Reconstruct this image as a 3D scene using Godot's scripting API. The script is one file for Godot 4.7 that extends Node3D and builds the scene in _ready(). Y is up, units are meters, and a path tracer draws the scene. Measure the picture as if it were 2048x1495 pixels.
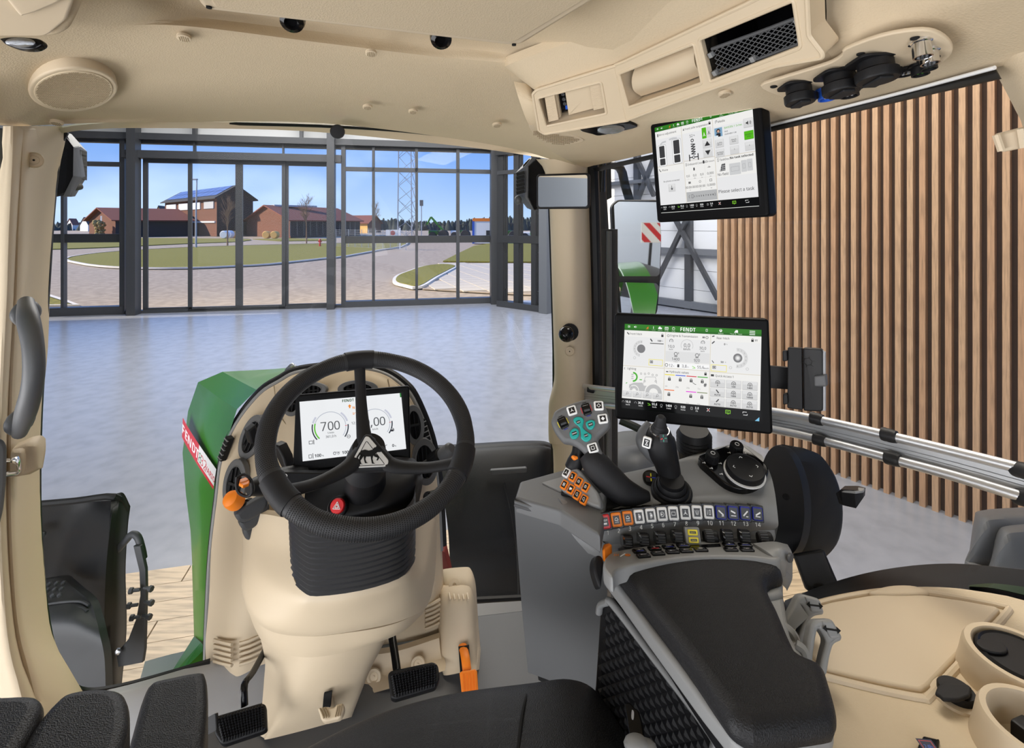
extends Node3D
# The cab of a tractor that stands in a glazed hall: everything is built in metres,y up,hall floor at y=0.

const FPX:=1000.0     # focal length and horizon row of the photograph (2048 x 1495)
const HV:=448.0
const EYE:=2.7
var M:={}
var leather: Texture2D
var grain: Texture2D

func _ready() -> void:
	view_and_light()
	materials()
	hall()
	outdoors()
	shell()
	roof_details()
	overhead()
	windows_and_mirrors()
	front_end()
	dash()
	wheel()
	pedals()
	armrest()
	console()
	monitors()
	right_side()
	seat()

func view_and_light() -> void:
	var cam:=Camera3D.new()
	cam.name="camera"
	cam.position=Vector3(0,EYE,0)
	cam.near=0.05
	cam.far=2000.0
	cam.projection=Camera3D.PROJECTION_FRUSTUM
	cam.size=cam.near*1495.0/FPX
	cam.frustum_offset=Vector2(0,-cam.near*(747.5-HV)/FPX)
	add_child(cam)
	cam.current=true

	var env:=Environment.new()
	env.background_mode=Environment.BG_SKY
	var sm:=ProceduralSkyMaterial.new()
	sm.sky_top_color=C(70,138,232)
	sm.sky_horizon_color=C(184,212,240)
	sm.sky_curve=0.075
	sm.ground_bottom_color=C(120,115,105)
	sm.ground_horizon_color=C(190,195,195)
	sm.sky_energy_multiplier=1.08
	# thin streaks of cloud
	var cn:=noise(0.011,FastNoiseLite.TYPE_SIMPLEX_SMOOTH,5,11)
	var ct:=ntex(cn,1024,[[0.0,Color(1,1,1,0)],[0.55,Color(1,1,1,0)],[0.8,Color(1,1,1,0.35)],[1.0,Color(1,1,1,0.6)]])
	sm.sky_cover=ct
	sm.sky_cover_modulate=Color(1,1,1,0.5)
	var sky:=Sky.new()
	sky.sky_material=sm
	env.sky=sky
	env.background_energy_multiplier=1.0
	env.tonemap_mode=Environment.TONE_MAPPER_LINEAR
	env.tonemap_exposure=1.0
	env.sdfgi_enabled=true
	env.ssao_enabled=true
	env.ssil_enabled=true
	var we:=WorldEnvironment.new()
	we.name="world_environment"
	we.environment=env
	add_child(we)

	var sun:=DirectionalLight3D.new()
	sun.name="sun"
	sun.light_color=C(255,240,214)
	sun.light_energy=2.3
	sun.light_angular_distance=0.6
	sun.shadow_enabled=true
	sun.sky_mode=DirectionalLight3D.SKY_MODE_LIGHT_ONLY
	add_child(sun)
	sun.look_at_from_position(Vector3.ZERO,Vector3(1.0,-0.52,-0.12))

	# the hall's soft working lights: on the left behind the cab,on the right,and behind the open rear
	area("hall_lamp",Vector3(-2.5,1.55,0.5),Vector3(0.1,2.95,-0.9),Vector2(2.2,2.0),9.5,C(250,250,252))
	area("hall_lamp_001",Vector3(-0.1,1.7,2.3),Vector3(0.1,2.95,-0.8),Vector2(2.4,2.0),5.0,C(250,250,252))
	area("hall_lamp_002",Vector3(1.4,7.0,-3.6),Vector3(2.6,1.2,-5.0),Vector2(3.0,3.0),40.0,C(255,246,232))
	area("hall_lamp_003",Vector3(-4.5,7.4,-11.0),Vector3(-4.5,0.0,-11.0),Vector2(9.0,6.0),140.0,C(255,252,246))
	area("hall_lamp_005",Vector3(0.0,7.2,9.0),Vector3(0.0,2.0,14.5),Vector2(8.0,4.0),120.0,C(248,250,255))
	area("hall_lamp_004",Vector3(4.2,7.4,-11.0),Vector3(5.5,2.5,-15.5),Vector2(4.0,3.0),60.0,C(250,250,255))

func area(called: String,at: Vector3,to: Vector3,size: Vector2,energy: float,col: Color) -> void:
	var l:=AreaLight3D.new()
	l.name=called
	l.area_size=size
	l.area_normalize_energy=true
	l.light_energy=energy
	l.light_color=col
	l.area_range=40.0
	l.area_attenuation=2.0
	l.shadow_enabled=true
	add_child(l)
	l.look_at_from_position(at,to,Vector3.UP if absf((to-at).normalized().y)<0.98 else Vector3.FORWARD)

func materials() -> void:
	leather=ntex(noise(0.09,FastNoiseLite.TYPE_CELLULAR,2,5),512,[],6.0)
	grain=ntex(noise(0.12,FastNoiseLite.TYPE_SIMPLEX,2,6),512,[],4.0)
	var streak:=ntex(noise(0.02,FastNoiseLite.TYPE_SIMPLEX_SMOOTH,4,9),512,[[0.0,Color(0.72,0.72,0.72)],[0.5,Color(0.9,0.9,0.9)],[1.0,Color(1,1,1)]])
	var blotch:=ntex(noise(0.012,FastNoiseLite.TYPE_SIMPLEX_SMOOTH,5,3),512,[[0.0,Color(0.9,0.9,0.9)],[0.5,Color(0.96,0.96,0.96)],[1.0,Color(1,1,1)]])
	M.blotch=blotch
	M.beige=grainy(mat(C(208,190,162),0.62),grain,9.0,0.10)
	M.liner=grainy(mat(C(204,186,157),0.75),leather,7.0,0.22)
	M.beige_smooth=mat(C(209,191,163),0.5)
	M.beige_dark=mat(C(150,132,104),0.7)
	M.black=grainy(mat(C(20,20,22),0.5),grain,12.0,0.12)
	M.black_soft=grainy(mat(C(33,33,35),0.6),grain,14.0,0.25)
	M.black_gloss=mat(C(14,14,16),0.16)
	M.dark_hole=mat(C(8,8,8),0.9)
	M.guard=mat(C(18,20,23),0.55)
	M.bellows=mat(C(46,46,48),0.5)
	M.bezel=mat(C(14,14,15),0.4)
	M.bezel.metallic_specular=0.2
	M.shade=mat(C(60,62,65),0.55)
	M.matt=mat(C(15,15,16),0.85)
	M.matt.metallic_specular=0.15
	M.leather=grainy(mat(C(30,30,32),0.5),leather,13.0,0.9)
	M.grey=grainy(mat(C(136,137,137),0.5),grain,12.0,0.10)
	M.grey_mid=grainy(mat(C(100,101,102),0.55),grain,12.0,0.12)
	M.grey_dark=grainy(mat(C(80,81,83),0.5),grain,12.0,0.12)
	M.grey_light=mat(C(178,180,184),0.5)
	for k in ["black","black_soft","leather","black_gloss","guard"]:
		M[k].metallic_specular=0.38
	M.white=mat(C(236,236,234),0.45)
	M.orange=grainy(mat(C(240,130,22),0.5),grain,14.0,0.15)
	M.red=mat(C(206,30,34),0.4)
	M.teal=mat(C(22,160,152),0.4)
	M.blue=mat(C(22,36,150),0.4)
	M.blue_plug=mat(C(36,88,190),0.45)
	M.yellow=mat(C(240,222,30),0.4)
	M.green=mat(C(52,122,26),0.34)
	M.green.clearcoat_enabled=true
	M.green.metallic_specular=0.4
	M.green.clearcoat=0.2
	M.green.clearcoat_roughness=0.12
	M.steel=mat(C(205,207,210),0.3,1.0)
	M.chrome=mat(C(225,226,228),0.12,1.0)
	M.alu=mat(C(196,198,200),0.5,0.8)
	M.alu_tube=mat(C(206,207,209),0.42,0.9)
	M.mirror=mat(C(235,238,238),0.02,1.0)
	M.glass=mat(Color(1,1,1,0.004),0.0)
	M.glass.metallic_specular=0.2
	M.glass.transparency=BaseMaterial3D.TRANSPARENCY_ALPHA
	M.lens=mat(Color(0.9,0.95,1.0,0.12),0.05)
	M.lens.refraction_enabled=true
	M.lens.refraction_scale=0.05
	M.frame=mat(C(64,66,70),0.42,0.2)
	M.frame_dark=mat(C(40,42,45),0.5)
	M.hall_steel=mat(C(96,100,106),0.5)
	M.panel_wall=mat(C(206,209,213),0.6)
	M.hall_wall=mat(C(196,198,200),0.8)
	M.floor=tinted(mat(C(146,150,160),0.26),blotch,Vector3(0.5,0.5,0.5))
	M.floor.specular_mode=BaseMaterial3D.SPECULAR_SCHLICK_GGX
	M.plank=tinted(mat(C(208,186,154),0.45),streak,Vector3(0.25,1.0,2.4))
	M.slat=tinted(mat(C(206,170,136),0.55),streak,Vector3(9.0,0.35,9.0))
	M.slat2=tinted(mat(C(198,158,124),0.55),streak,Vector3(7.0,0.3,7.0))
	M.slat_back=mat(C(70,52,42),0.85)
	M.asphalt=tinted(mat(C(178,162,142),0.9),ntex(noise(0.03,FastNoiseLite.TYPE_SIMPLEX,5,21),512,[[0.0,Color(0.8,0.8,0.8)],[1.0,Color(1,1,1)]]),Vector3(0.12,0.12,0.12))
	M.grass=tinted(mat(C(142,132,42),0.95),ntex(noise(0.05,FastNoiseLite.TYPE_SIMPLEX,5,22),512,[[0.0,Color(0.55,0.6,0.45)],[0.5,Color(0.85,0.88,0.7)],[1.0,Color(1,0.98,0.85)]]),Vector3(0.2,0.2,0.2))
	M.paver=mat(C(190,182,168),0.9)
	M.kerb=mat(C(214,210,202),0.9)
	M.wood_red=tinted(mat(C(118,72,52),0.9),streak,Vector3(1.6,0.05,1.6))
	M.wood_dark=tinted(mat(C(58,46,44),0.9),streak,Vector3(1.6,0.05,1.6))
	M.wood_light=mat(C(226,180,104),0.9)
	M.tile_red=tinted(mat(C(136,74,58),0.9),streak,Vector3(0.3,0.8,0.8))
	M.solar=mat(C(88,108,160),0.3)
	M.shed_dark=mat(C(36,38,42),0.8)
	M.forest=mat(C(58,66,62),1.0)
	M.bark=mat(C(128,104,82),1.0)

# ---------------------------------------------------------------- the hall
var FAC: Plane
func upright(u0: float,v0: float,u1: float,v1: float) -> Plane:
	var a:=hit(level(-EYE),u0,v0)
	var b:=hit(level(-EYE),u1,v1)
	return pl3(a,b,b+Vector3.UP)

# an upright member of a facade between two columns of the photograph
func post(pl: Plane,u0: float,u1: float,y0: float,y1: float,deep: float,proud: float,called: String,mt: Material,parent: Node3D) -> void:
	var a:=hit(pl,u0,HV)
	var b:=hit(pl,u1,HV)
	var xf:=frame_pl(pl,(a+b)/2)
	xf.origin.y=(y0+y1)/2
	xf.origin += xf.basis.z*(proud-deep/2)
	var bm:=BoxMesh.new()
	bm.size=Vector3((b-a).length(),y1-y0,deep)
	inst(called,bm,mt,xf,parent)

func rail(pl: Plane,u0: float,u1: float,y0: float,y1: float,deep: float,proud: float,called: String,mt: Material,parent: Node3D) -> void:
	post(pl,u0,u1,y0,y1,deep,proud,called,mt,parent)

func hy(pl: Plane,u: float,v: float) -> float:
	return hit(pl,u,v).y

func hall() -> void:
	var m:=MB.new()
	# floor,with the walls and the roof that close the hall
	m=MB.new()
	box(m,Transform3D(Basis(),Vector3(-4,-0.1,-2)),Vector3(50,0.2,44))
	# the floor ends under the glass front: cut it along the facade
	FAC=upright(88,632,985,605)
	var fx:=frame_pl(FAC,hit(level(-EYE),600,616.5))
	m=MB.new()
	box(m,fx*Transform3D(Basis(),Vector3(2,-0.1,14)),Vector3(54,0.2,28.6))
	struct("floor",m,M.floor)
	m=MB.new()
	box(m,fx*Transform3D(Basis(),Vector3(2,8.6,14)),Vector3(54,0.3,28.6))
	struct("ceiling",m,M.hall_wall)
	m=MB.new()
	box(m,fx*Transform3D(Basis(),Vector3(2,4.2,28.2)),Vector3(54,8.6,0.3))
	struct("wall_back",m,M.hall_wall)
	m=MB.new()
	box(m,fx*Transform3D(Basis(),Vector3(-24.9,4.2,14)),Vector3(0.3,8.6,28.4))
	struct("wall_left",m,M.hall_wall)

	# the glass front
	var w:=frame_node("wall_front",hit(level(-EYE),540,617))
	var hdr0:=hy(FAC,285,317); var hdr1:=hy(FAC,285,302)
	var tr0:=hy(FAC,760,343); var tr1:=hy(FAC,760,335)
	var b0:=hy(FAC,672,291); var b1:=hy(FAC,672,279)
	var d0:=hy(FAC,300,284)
	var dk0:=hy(FAC,760,486); var dk1:=hy(FAC,760,471.5)
	var dl0:=hy(FAC,200,484.5); var dl1:=hy(FAC,200,467.5)
	var sill:=0.2
	for k in [[60,250,0.24],[688,985,0.19],[-200,60,0.24]]:
		rail(FAC,k[0],k[1],0.0,k[2],0.3,0.1,"sill",M.frame,w)
	rail(FAC,250,690,0.0,0.09,0.2,0.05,"threshold",M.frame,w)
	rail(FAC,-200,985,b0,b1,0.5,0.2,"beam",M.frame,w)
	rail(FAC,-200,985,b0-0.1,b0,0.2,0.0,"head_frame",M.frame_dark,w)
	rail(FAC,-200,250,tr0,tr1,0.16,0.06,"transom",M.frame,w)
	rail(FAC,684,985,tr0,tr1,0.16,0.06,"transom",M.frame,w)
	rail(FAC,-200,243,dl0,dl1,0.2,0.02,"crash_rail",M.frame_dark,w)
	rail(FAC,690,980,dk0,dk1,0.2,0.02,"crash_rail",M.frame_dark,w)
	rail(FAC,252,684,hdr0,hdr1,0.4,0.25,"door_header",M.frame,w)
	for k in [[-60,-48],[124,130],[744.4,749.6],[830.5,836],[912.6,919]]:
		post(FAC,k[0],k[1],0.1,b0,0.16,0.06,"mullion",M.frame,w)
	for k in [[241.6,251.7],[683,691]]:
		post(FAC,k[0],k[1],0.0,b0,0.2,0.08,"mullion",M.frame,w)
	for k in [[387,391],[565,568]]:
		post(FAC,k[0],k[1],hdr1,b0,0.12,0.04,"mullion",M.frame,w)
	for k in [[267,284.5],[657.5,672.4],[979,995.5]]:
		post(FAC,k[0],k[1],0.0,b1+0.6,0.34,0.4,"column",M.frame,w)
	# glass of the fixed fields
	for k in [[-200,-54],[-54,127],[127,246],[687,747],[747,833],[833,916],[916,987]]:
		post(FAC,k[0],k[1],0.1,b0,0.012,-0.02,"pane",M.glass,w)
	post(FAC,246,687,hdr1,b0,0.012,-0.02,"pane",M.glass,w)
	rail(FAC,-200,985,b1,8.6,0.3,-0.3,"upper_wall",M.hall_wall,w)
	for k in [387,600,830]:
		post(FAC,k,k+6,b1,b1+1.2,0.2,0.1,"strut",M.frame,w)
	# sliding door leaves
	var n:=0
	for k in [[284.5,379.5,6,3],[377,479,5,4.5],[479,571.5,4.5,4.5],[569,657.5,4.5,3]]:
		n += 1
		var dn:=frame_node("door_%d" % n,hit(level(-EYE),(k[0]+k[1])/2,617))
		var z:=0.05 if n in [2,3] else -0.03
		post(FAC,k[0],k[0]+k[2]*1.6,0.03,hdr0,0.06,z,"stile",M.frame,dn)
		post(FAC,k[1]-k[3]*1.6,k[1],0.03,hdr0,0.06,z,"stile",M.frame,dn)
		rail(FAC,k[0],k[1],0.03,0.15,0.06,z,"bottom_rail",M.frame,dn)
		rail(FAC,k[0],k[1],hdr0-0.12,hdr0,0.06,z,"top_rail",M.frame,dn)
		post(FAC,k[0],k[1],0.1,hdr0,0.01,z-0.025,"pane",M.glass,dn)

	# glazed side bay at the corner
	var S:=upright(995,612,1084,624)
	var ws:=frame_node("wall_corner",hit(level(-EYE),1040,618))
	for k in [[996,1006],[1027,1037],[1062,1071.6]]:
		post(S,k[0],k[1],0.0,7.0,0.25,0.0,"mullion",M.frame_dark,ws)
	for k in [[1008.5,1009.7,1012],[1040,1041.2,1043.5],[1073.5,1074.7,1077.5]]:
		post(S,k[0],k[1],0.2,6.4,0.04,0.0,"ladder_rail",M.frame_dark,ws)
		post(S,k[2],k[2]+1.2,0.2,6.4,0.04,0.0,"ladder_rail",M.frame_dark,ws)
		for j in 5:
			rail(S,k[0],k[2]+1,0.6+j*1.2,0.64+j*1.2,0.04,0.0,"rung",M.frame_dark,ws)
	rail(S,995,1100,0.0,0.19,0.3,0.05,"sill",M.frame,ws)
	rail(S,995,1100,hy(S,1040,346),hy(S,1040,338),0.14,0.03,"transom",M.frame,ws)
	rail(S,995,1088,hy(S,1040,486),hy(S,1040,471),0.2,0.02,"crash_rail",M.frame_dark,ws)
	rail(S,995,1100,hy(S,1000,311),hy(S,1000,296),0.4,0.1,"beam",M.frame_dark,ws)
	rail(S,995,1100,hy(S,1000,296),8.6,0.3,-0.1,"upper_wall",M.hall_wall,ws)
	post(S,995,1100,0.1,6.4,0.012,-0.05,"pane",M.glass,ws)
	post(S,1085,1101,0.0,7.0,0.4,0.2,"column",M.hall_steel,ws)

	# steel-framed wall on the right with horizontal panels
	var Wp:=upright(1319,611,1432,628)
	var wr:=frame_node("wall_right",hit(level(-EYE),1370,618))
	var ytop:=8.6
	var yk:=0.0
	var hgt:=0.62
	while yk<ytop:
		post(Wp,1085,1800,yk+0.012,minf(yk+hgt,ytop),0.12,-0.2,"wall_panel",M.panel_wall,wr)
		yk += hgt
	post(Wp,1085,1800,0.0,ytop,0.1,-0.28,"wall_backing",M.hall_steel,wr)
	for v in [[497,509],[603,617],[350,358]]:
		rail(Wp,1085,1500,hy(Wp,1380,v[1]),hy(Wp,1380,v[0]),0.16,0.0,"girt",M.hall_steel,wr)
	for k in [[1266,1275],[1368,1380],[1195,1202]]:
		post(Wp,k[0],k[1],0.0,ytop,0.25,-0.02,"column",M.frame,wr)
	for k in [[1376,440,1318,560],[1350,430,1440,598],[1275,312,1312,392],[1240,500,1318,300]]:
		m=MB.new()
		var a:=hit(Wp,k[0],k[1]); var b:=hit(Wp,k[2],k[3])
		var nn:=frame_pl(Wp,a).basis.z
		bar(m,a+nn*0.1,b+nn*0.1,0.14,0.12)
		obj("brace",m,M.frame,wr)

	# free-standing wall of wooden slats
	var SW:=upright(1434,861,1974,1060)
	var a0:=hit(level(-EYE),1434,861)
	var a1:=hit(level(-EYE),1974,1060)
	var dir:=(a1-a0).normalized()
	var nrm:=frame_pl(SW,a0).basis
	var sw:=thing("slat_wall","tall free-standing partition of evenly spaced upright wooden slats seen through the right window","slat partition",(a0+a1)/2)
	var sm:=BoxMesh.new()
	sm.size=Vector3(0.047,5.2,0.085)
	for i in 40:
		var c:=a0+dir*(0.028+i*0.0965)+Vector3(0,2.6,0)-nrm.z*0.0375
		inst("slat",sm,M.slat if (i*7) % 5<3 else M.slat2,Transform3D(nrm,c),sw)
	m=MB.new()
	box(m,Transform3D(nrm,a0+dir*1.94+Vector3(0,2.6,0)-nrm.z*0.09),Vector3(3.88,5.2,0.03))
	obj("backing_board",m,M.slat_back,sw)

	# low plank platform round the tractor
	var pf:=thing("plank_platform","low pale wooden plank platform the tractor stands on","platform",Vector3(0,0,-2))
	var e0:=hit(level(-EYE),240,1155); var e1:=hit(level(-EYE),385,1135)
	var pd:=(e1-e0).normalized()
	var pn:=Vector3(-pd.z,0,pd.x)
	if pn.z<0:
		pn=-pn
	var bs:=Basis(pd,Vector3.UP,pd.cross(Vector3.UP))
	var long:=BoxMesh.new()
	long.size=Vector3(2.39,0.03,0.186)
	for r in 30:
		for q in 5:
			var x0:=-4.8+q*2.4+(r % 3)*0.55; var x1:=minf(x0+2.39,4.75)
			x0=maxf(x0,-4.6)
			if x1-x0<0.1:
				continue
			var c:=e1+pd*((x0+x1)/2)+pn*(0.1+r*0.19)
			inst("plank",long,M.plank,Transform3D(bs*Basis.from_scale(Vector3((x1-x0)/2.39,1,1)),c+Vector3(0,0.015,0)),pf)

# ---------------------------------------------------------------- outside the glass front
func ground_px(px: Array,y: float) -> Array:
	return hits(Plane(Vector3.UP,Vector3(0,y,0)),px)

func lawn(px: Array,h: float,mt: Material,label: String,category: String,called: String,kerb: bool,sub:=3) -> void:
	var pts:=ground_px(px,0.0)
	var o2:=[]
	var v:=[]
	for p in pts:
		v.append(Vector2(p.x,-p.z))
	o2=spline(v,sub,true)
	var m:=MB.new()
	prism(m,PackedVector2Array(o2),Transform3D(Basis(Vector3.RIGHT,Vector3.FORWARD,Vector3.UP),Vector3(0,h,0)),h+0.02,0.0)
	var o:=top(called,m,mt,label,category)
	if kerb:
		m=MB.new()
		var big:=inset(PackedVector2Array(o2),-0.15)
		for i in o2.size():
			var j:=(i+1) % o2.size()
			var a:=Vector3(o2[i].x,0,-o2[i].y); var b:=Vector3(o2[j].x,0,-o2[j].y)
			var c:=Vector3(big[j].x,0,-big[j].y); var d:=Vector3(big[i].x,0,-big[i].y)
			var up:=Vector3(0,0.1,0)
			m.quad(a+up,b+up,c+up,d+up)
			m.quad(d,c,c+up,d+up)
		obj("kerb",m,M.kerb,o)

# a gabled building: near corner,corner at the end of the gable side,corner at the end of the eaves side
func barn(called: String,label: String,n: Vector3,a: Vector3,b: Vector3,eave: float,ridge: float,gable_mat: Material,long_mat: Material,roof_mat: Material,hang:=0.9) -> Node3D:
	n.y=0; a.y=0; b.y=0
	var th:=thing(called,label,"building",(n+a+b)/3)
	var ga:=(a-n); var lb:=(b-n)
	var gd:=ga.normalized(); var ld:=lb.normalized()
	var up:=Vector3.UP
	var m:=MB.new()
	for q in [Vector3.ZERO,lb]:
		var p: Vector3=n+q
		m.quad(p,p+ga,p+ga+up*eave,p+up*eave)
		m.tri(p+up*eave,p+ga+up*eave,p+ga/2+up*ridge)
	obj("gable_wall",m,gable_mat,th)
	m=MB.new()
	for q in [Vector3.ZERO,ga]:
		var p: Vector3=n+q
		m.quad(p,p+lb,p+lb+up*eave,p+up*eave)
	obj("long_wall",m,long_mat,th)
	var slope:=(up*(ridge-eave)+ga/2)
	for q in 2:
		m=MB.new()
		var e: Vector3=n+up*eave if q==0 else a+up*eave
		var s: Vector3=slope if q==0 else Vector3(-ga.x/2,ridge-eave,-ga.z/2)
		var sd:=s.normalized()
		var c0:=e-sd*hang-ld*hang; var c1:=e-sd*hang+lb+ld*hang
		var c2:=e+s+lb+ld*hang; var c3:=e+s-ld*hang
		var t:=up*0.22
		m.quad(c0+t,c1+t,c2+t,c3+t)
		m.quad(c0,c1,c2,c3)
		m.quad(c0,c1,c1+t,c0+t); m.quad(c1,c2,c2+t,c1+t); m.quad(c0,c3,c3+t,c0+t)
		obj("roof",m,roof_mat,th)
	return th

func gp(u: float,d: float) -> Vector3:
	return Vector3((u-1024.0)*d/FPX,0,-d)

func branch(m: MB,a: Vector3,dir: Vector3,len: float,r: float,depth: int,rng: RandomNumberGenerator) -> void:
	var b:=a+dir*len
	tube(m,[a,b],[r,r*0.6],5,1)
	if depth==0:
		return
	for k in 4:
		var nd:=(dir+Vector3(rng.randf_range(-0.7,0.7),rng.randf_range(0.0,0.35),rng.randf_range(-0.7,0.7))).normalized()
		branch(m,a+dir*len*rng.randf_range(0.45,1.0),nd,len*rng.randf_range(0.5,0.75),r*0.5,depth-1,rng)

func bare_tree(u: float,d: float,h: float,sd: int,label: String) -> void:
	var rng:=RandomNumberGenerator.new()
	rng.seed=sd
	var p:=gp(u,d)
	var th:=thing("bare_tree",label,"tree",p)
	var m:=MB.new()
	tube(m,[p,p+Vector3(0,h*0.4,0)],[0.1,0.07],7,2)
	obj("trunk",m,M.bark,th)
	m=MB.new()
	for k in 9:
		var y:=h*(0.36+0.055*k)
		var dir:=Vector3(rng.randf_range(-0.6,0.6),1.0,rng.randf_range(-0.6,0.6)).normalized()
		branch(m,p+Vector3(0,y,0),dir,h*0.2,0.045,3,rng)
	branch(m,p+Vector3(0,h*0.4,0),Vector3.UP,h*0.42,0.06,2,rng)
	obj("crown",m,M.bark,th)

func outdoors() -> void:
	var m:=MB.new()
	var fx:=frame_pl(FAC,hit(level(-EYE),600,616.5))
	box(m,fx*Transform3D(Basis(),Vector3(60,-0.2,-400.4)),Vector3(1200,0.3,800))
	struct("ground",m,M.asphalt)

	lawn([[132,519],[165,511],[240,503],[380,495],[470,492],[560,489.5],[650,487.5],[720,486],[800,484],[815,486],[800,494],[760,500],[690,513],[650,517],[540,529],[470,533],[380,537],[270,537],[200,533],[160,527]],0.06,M.grass,"long oval lawn with pale kerb in the middle of the yard","lawn","lawn",true,2)
	lawn([[-100,484],[60,481],[180,477],[300,476],[420,477],[500,478],[480,483],[375,487],[270,492],[120,498],[-100,499]],0.05,M.grass,"strip of grass in front of the low barn","lawn","lawn",false,2)
	lawn([[-150,470],[60,468],[190,470],[200,473],[60,475],[-150,476]],0.05,M.grass,"far meadow left of the low barn","lawn","lawn",false,2)
	lawn([[505,478],[580,476.5],[655,478],[655,481],[560,482]],0.05,M.grass,"narrow grass verge before the red gabled barn","lawn","lawn",false,1)
	lawn([[886,523],[915,508],[948,492],[985,486],[1100,484],[1150,490],[1150,524],[1000,524.5]],0.06,M.grass,"lawn behind the block paving at the right","lawn","lawn",false,1)
	lawn([[792,561],[800,553],[820,545],[849,535],[885,531],[910,534],[900,541],[870,557],[838,576],[812,573],[795,568]],0.12,M.grass,"small kerbed grass island beside the block paving","lawn","lawn",true,3)
	lawn([[20,575],[88,594],[118,604],[146,614],[20,616]],0.08,M.grass,"grass corner with white kerb outside the left glass","lawn","lawn",true,1)
	# block paving: rows of concrete pavers
	var pv:=thing("block_paving","bright block paving in the right of the yard","paving",gp(980,22))
	var c0:=ground_px([[845,578],[878,526],[1100,527],[1120,592],[980,586]],0.0)
	m=MB.new()
	var o2:=PackedVector2Array()
	for p in c0:
		o2.append(Vector2(p.x,-p.z))
	prism(m,o2,Transform3D(Basis(Vector3.RIGHT,Vector3.FORWARD,Vector3.UP),Vector3(0,0.02,0)),0.03)
	obj("joint_bed",m,M.asphalt,pv)
	var blk:=BoxMesh.new()
	blk.size=Vector3(0.92,0.05,0.92)
	var bx:=Basis(Vector3.UP,0.35)
	var cnt:=0
	for i in 30:
		for j in 34:
			var q:=gp(845,21.0)+bx*Vector3(i*0.96-3.0,0,-j*0.96+6.0)
			if cnt<290 and Geometry2D.is_point_in_polygon(Vector2(q.x,-q.z),inset(o2,0.35)):
				cnt += 1
				inst("paver",blk,M.paver,Transform3D(bx,q+Vector3(0,0.02,0)),pv)

	# barns
	var th:=barn("barn","low open-fronted barn with red tiled roof at the left",gp(231,104),gp(178,114),gp(380,114),3.6,6.1,M.wood_red,M.shed_dark,M.tile_red)
	m=MB.new()
	box(m,Transform3D(Basis(),gp(209,109)+Vector3(0,3.9,0)),Vector3(1.6,1.2,0.3))
	obj("gable_window",m,M.white,th)
	var N:=gp(433.6,110); var A:=gp(506,119); var B:=gp(330,134)
	th=barn("barn","tall wooden barn with solar panels on its roof and a dark gable",N,A,B,8.75,11.4,M.wood_dark,M.wood_red,M.shed_dark,1.1)
	m=MB.new()
	var lb:=B-N; var nn:=Vector3(lb.z,0,-lb.x).normalized()
	if nn.z<0:
		nn=-nn
	for k in [[0.04,0.2],[0.27,0.43],[0.5,0.68],[0.74,0.95]]:
		m=MB.new()
		var p0: Vector3=N+lb*k[0]+nn*0.1; var p1: Vector3=N+lb*k[1]+nn*0.1
		bar(m,p0+Vector3(0,7.0,0),p1+Vector3(0,7.0,0),0.2,1.6)
		obj("window",m,M.white if k[0]>0.1 else M.grey_light,th)
	m=MB.new()
	bar(m,N+lb*0.02+nn*0.1+Vector3(0,3.2,0),N+lb*0.6+nn*0.1+Vector3(0,3.2,0),0.3,0.35)
	obj("band",m,M.white,th)
	var ga:=A-N
	var sl:=ga/2+Vector3(0,2.65,0)
	for i in 9:
		for j in 2:
			m=MB.new()
			var q:=N+Vector3(0,8.75+0.35,0)+lb*(0.02+i*0.107)+sl*(0.02+j*0.47)
			m.quad(q,q+lb*0.1,q+lb*0.1+sl*0.44,q+sl*0.44)
			obj("solar_panel",m,M.solar,th)
	th=barn("barn","reddish wooden barn with a gable front and skylight strip right of the tall barn",gp(581,98),gp(493,116),gp(720,120),3.5,6.6,M.wood_red,M.shed_dark,M.tile_red)
	m=MB.new()
	var r0:=gp(545,109)+Vector3(0,6.75,0); var r1:=gp(630,116)+Vector3(0,6.75,0)
	bar(m,r0,r1,2.0,0.35)
	obj("skylight",m,M.grey_light,th)
	m=MB.new()
	var bn:=gp(581,98); var bb:=gp(720,120)
	for i in 12:
		var p:=bn.lerp(bb,i/12.0)+Vector3(0,0,0.15)
		bar(m,p+Vector3(0,0.4,0),p+Vector3(0,3.2,0),0.12,0.12)
	obj("door_frames",m,M.grey_mid,th)
	th=barn("barn","small yellow-walled building with a red roof behind the fence",gp(735,150),gp(762,166),gp(655,156),3.0,5.3,M.wood_red,M.wood_light,M.tile_red,0.7)
	th=barn("house","small distant yellow house peeping out beside the tall barn",gp(325,150),gp(310,156),gp(345,160),5.0,8.2,M.wood_light,M.wood_light,M.shed_dark,0.6)
	th=barn("house","distant white house with a dark roof left of the low barn",gp(176,190),gp(160,196),gp(188,198),2.6,5.2,M.white,M.white,M.shed_dark,0.6)
	th=barn("house","distant white house at the far left edge of the meadow",gp(145,215),gp(133,221),gp(158,223),2.6,5.0,M.white,M.white,M.tile_red,0.6)

	# lamp post,hydrant,trees
	th=thing("lamp_post","tall pale street lamp on the lawn edge before the tall barn","lamp post",gp(392,57))
	m=MB.new()
	var lp:=gp(392,57)
	tube(m,[lp,lp+Vector3(0,4,0),lp+Vector3(0.1,7.7,0)],[0.11,0.09,0.06],8,1)
	obj("pole",m,M.grey_light,th)
	m=MB.new()
	box(m,Transform3D(Basis(),lp+Vector3(-0.2,7.8,0)),Vector3(0.75,0.16,0.25),0.04)
	obj("lamp_head",m,M.grey_light,th)
	th=thing("fire_hydrant","small red fire hydrant on the lawn","hydrant",gp(640,60))
	m=MB.new()
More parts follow.
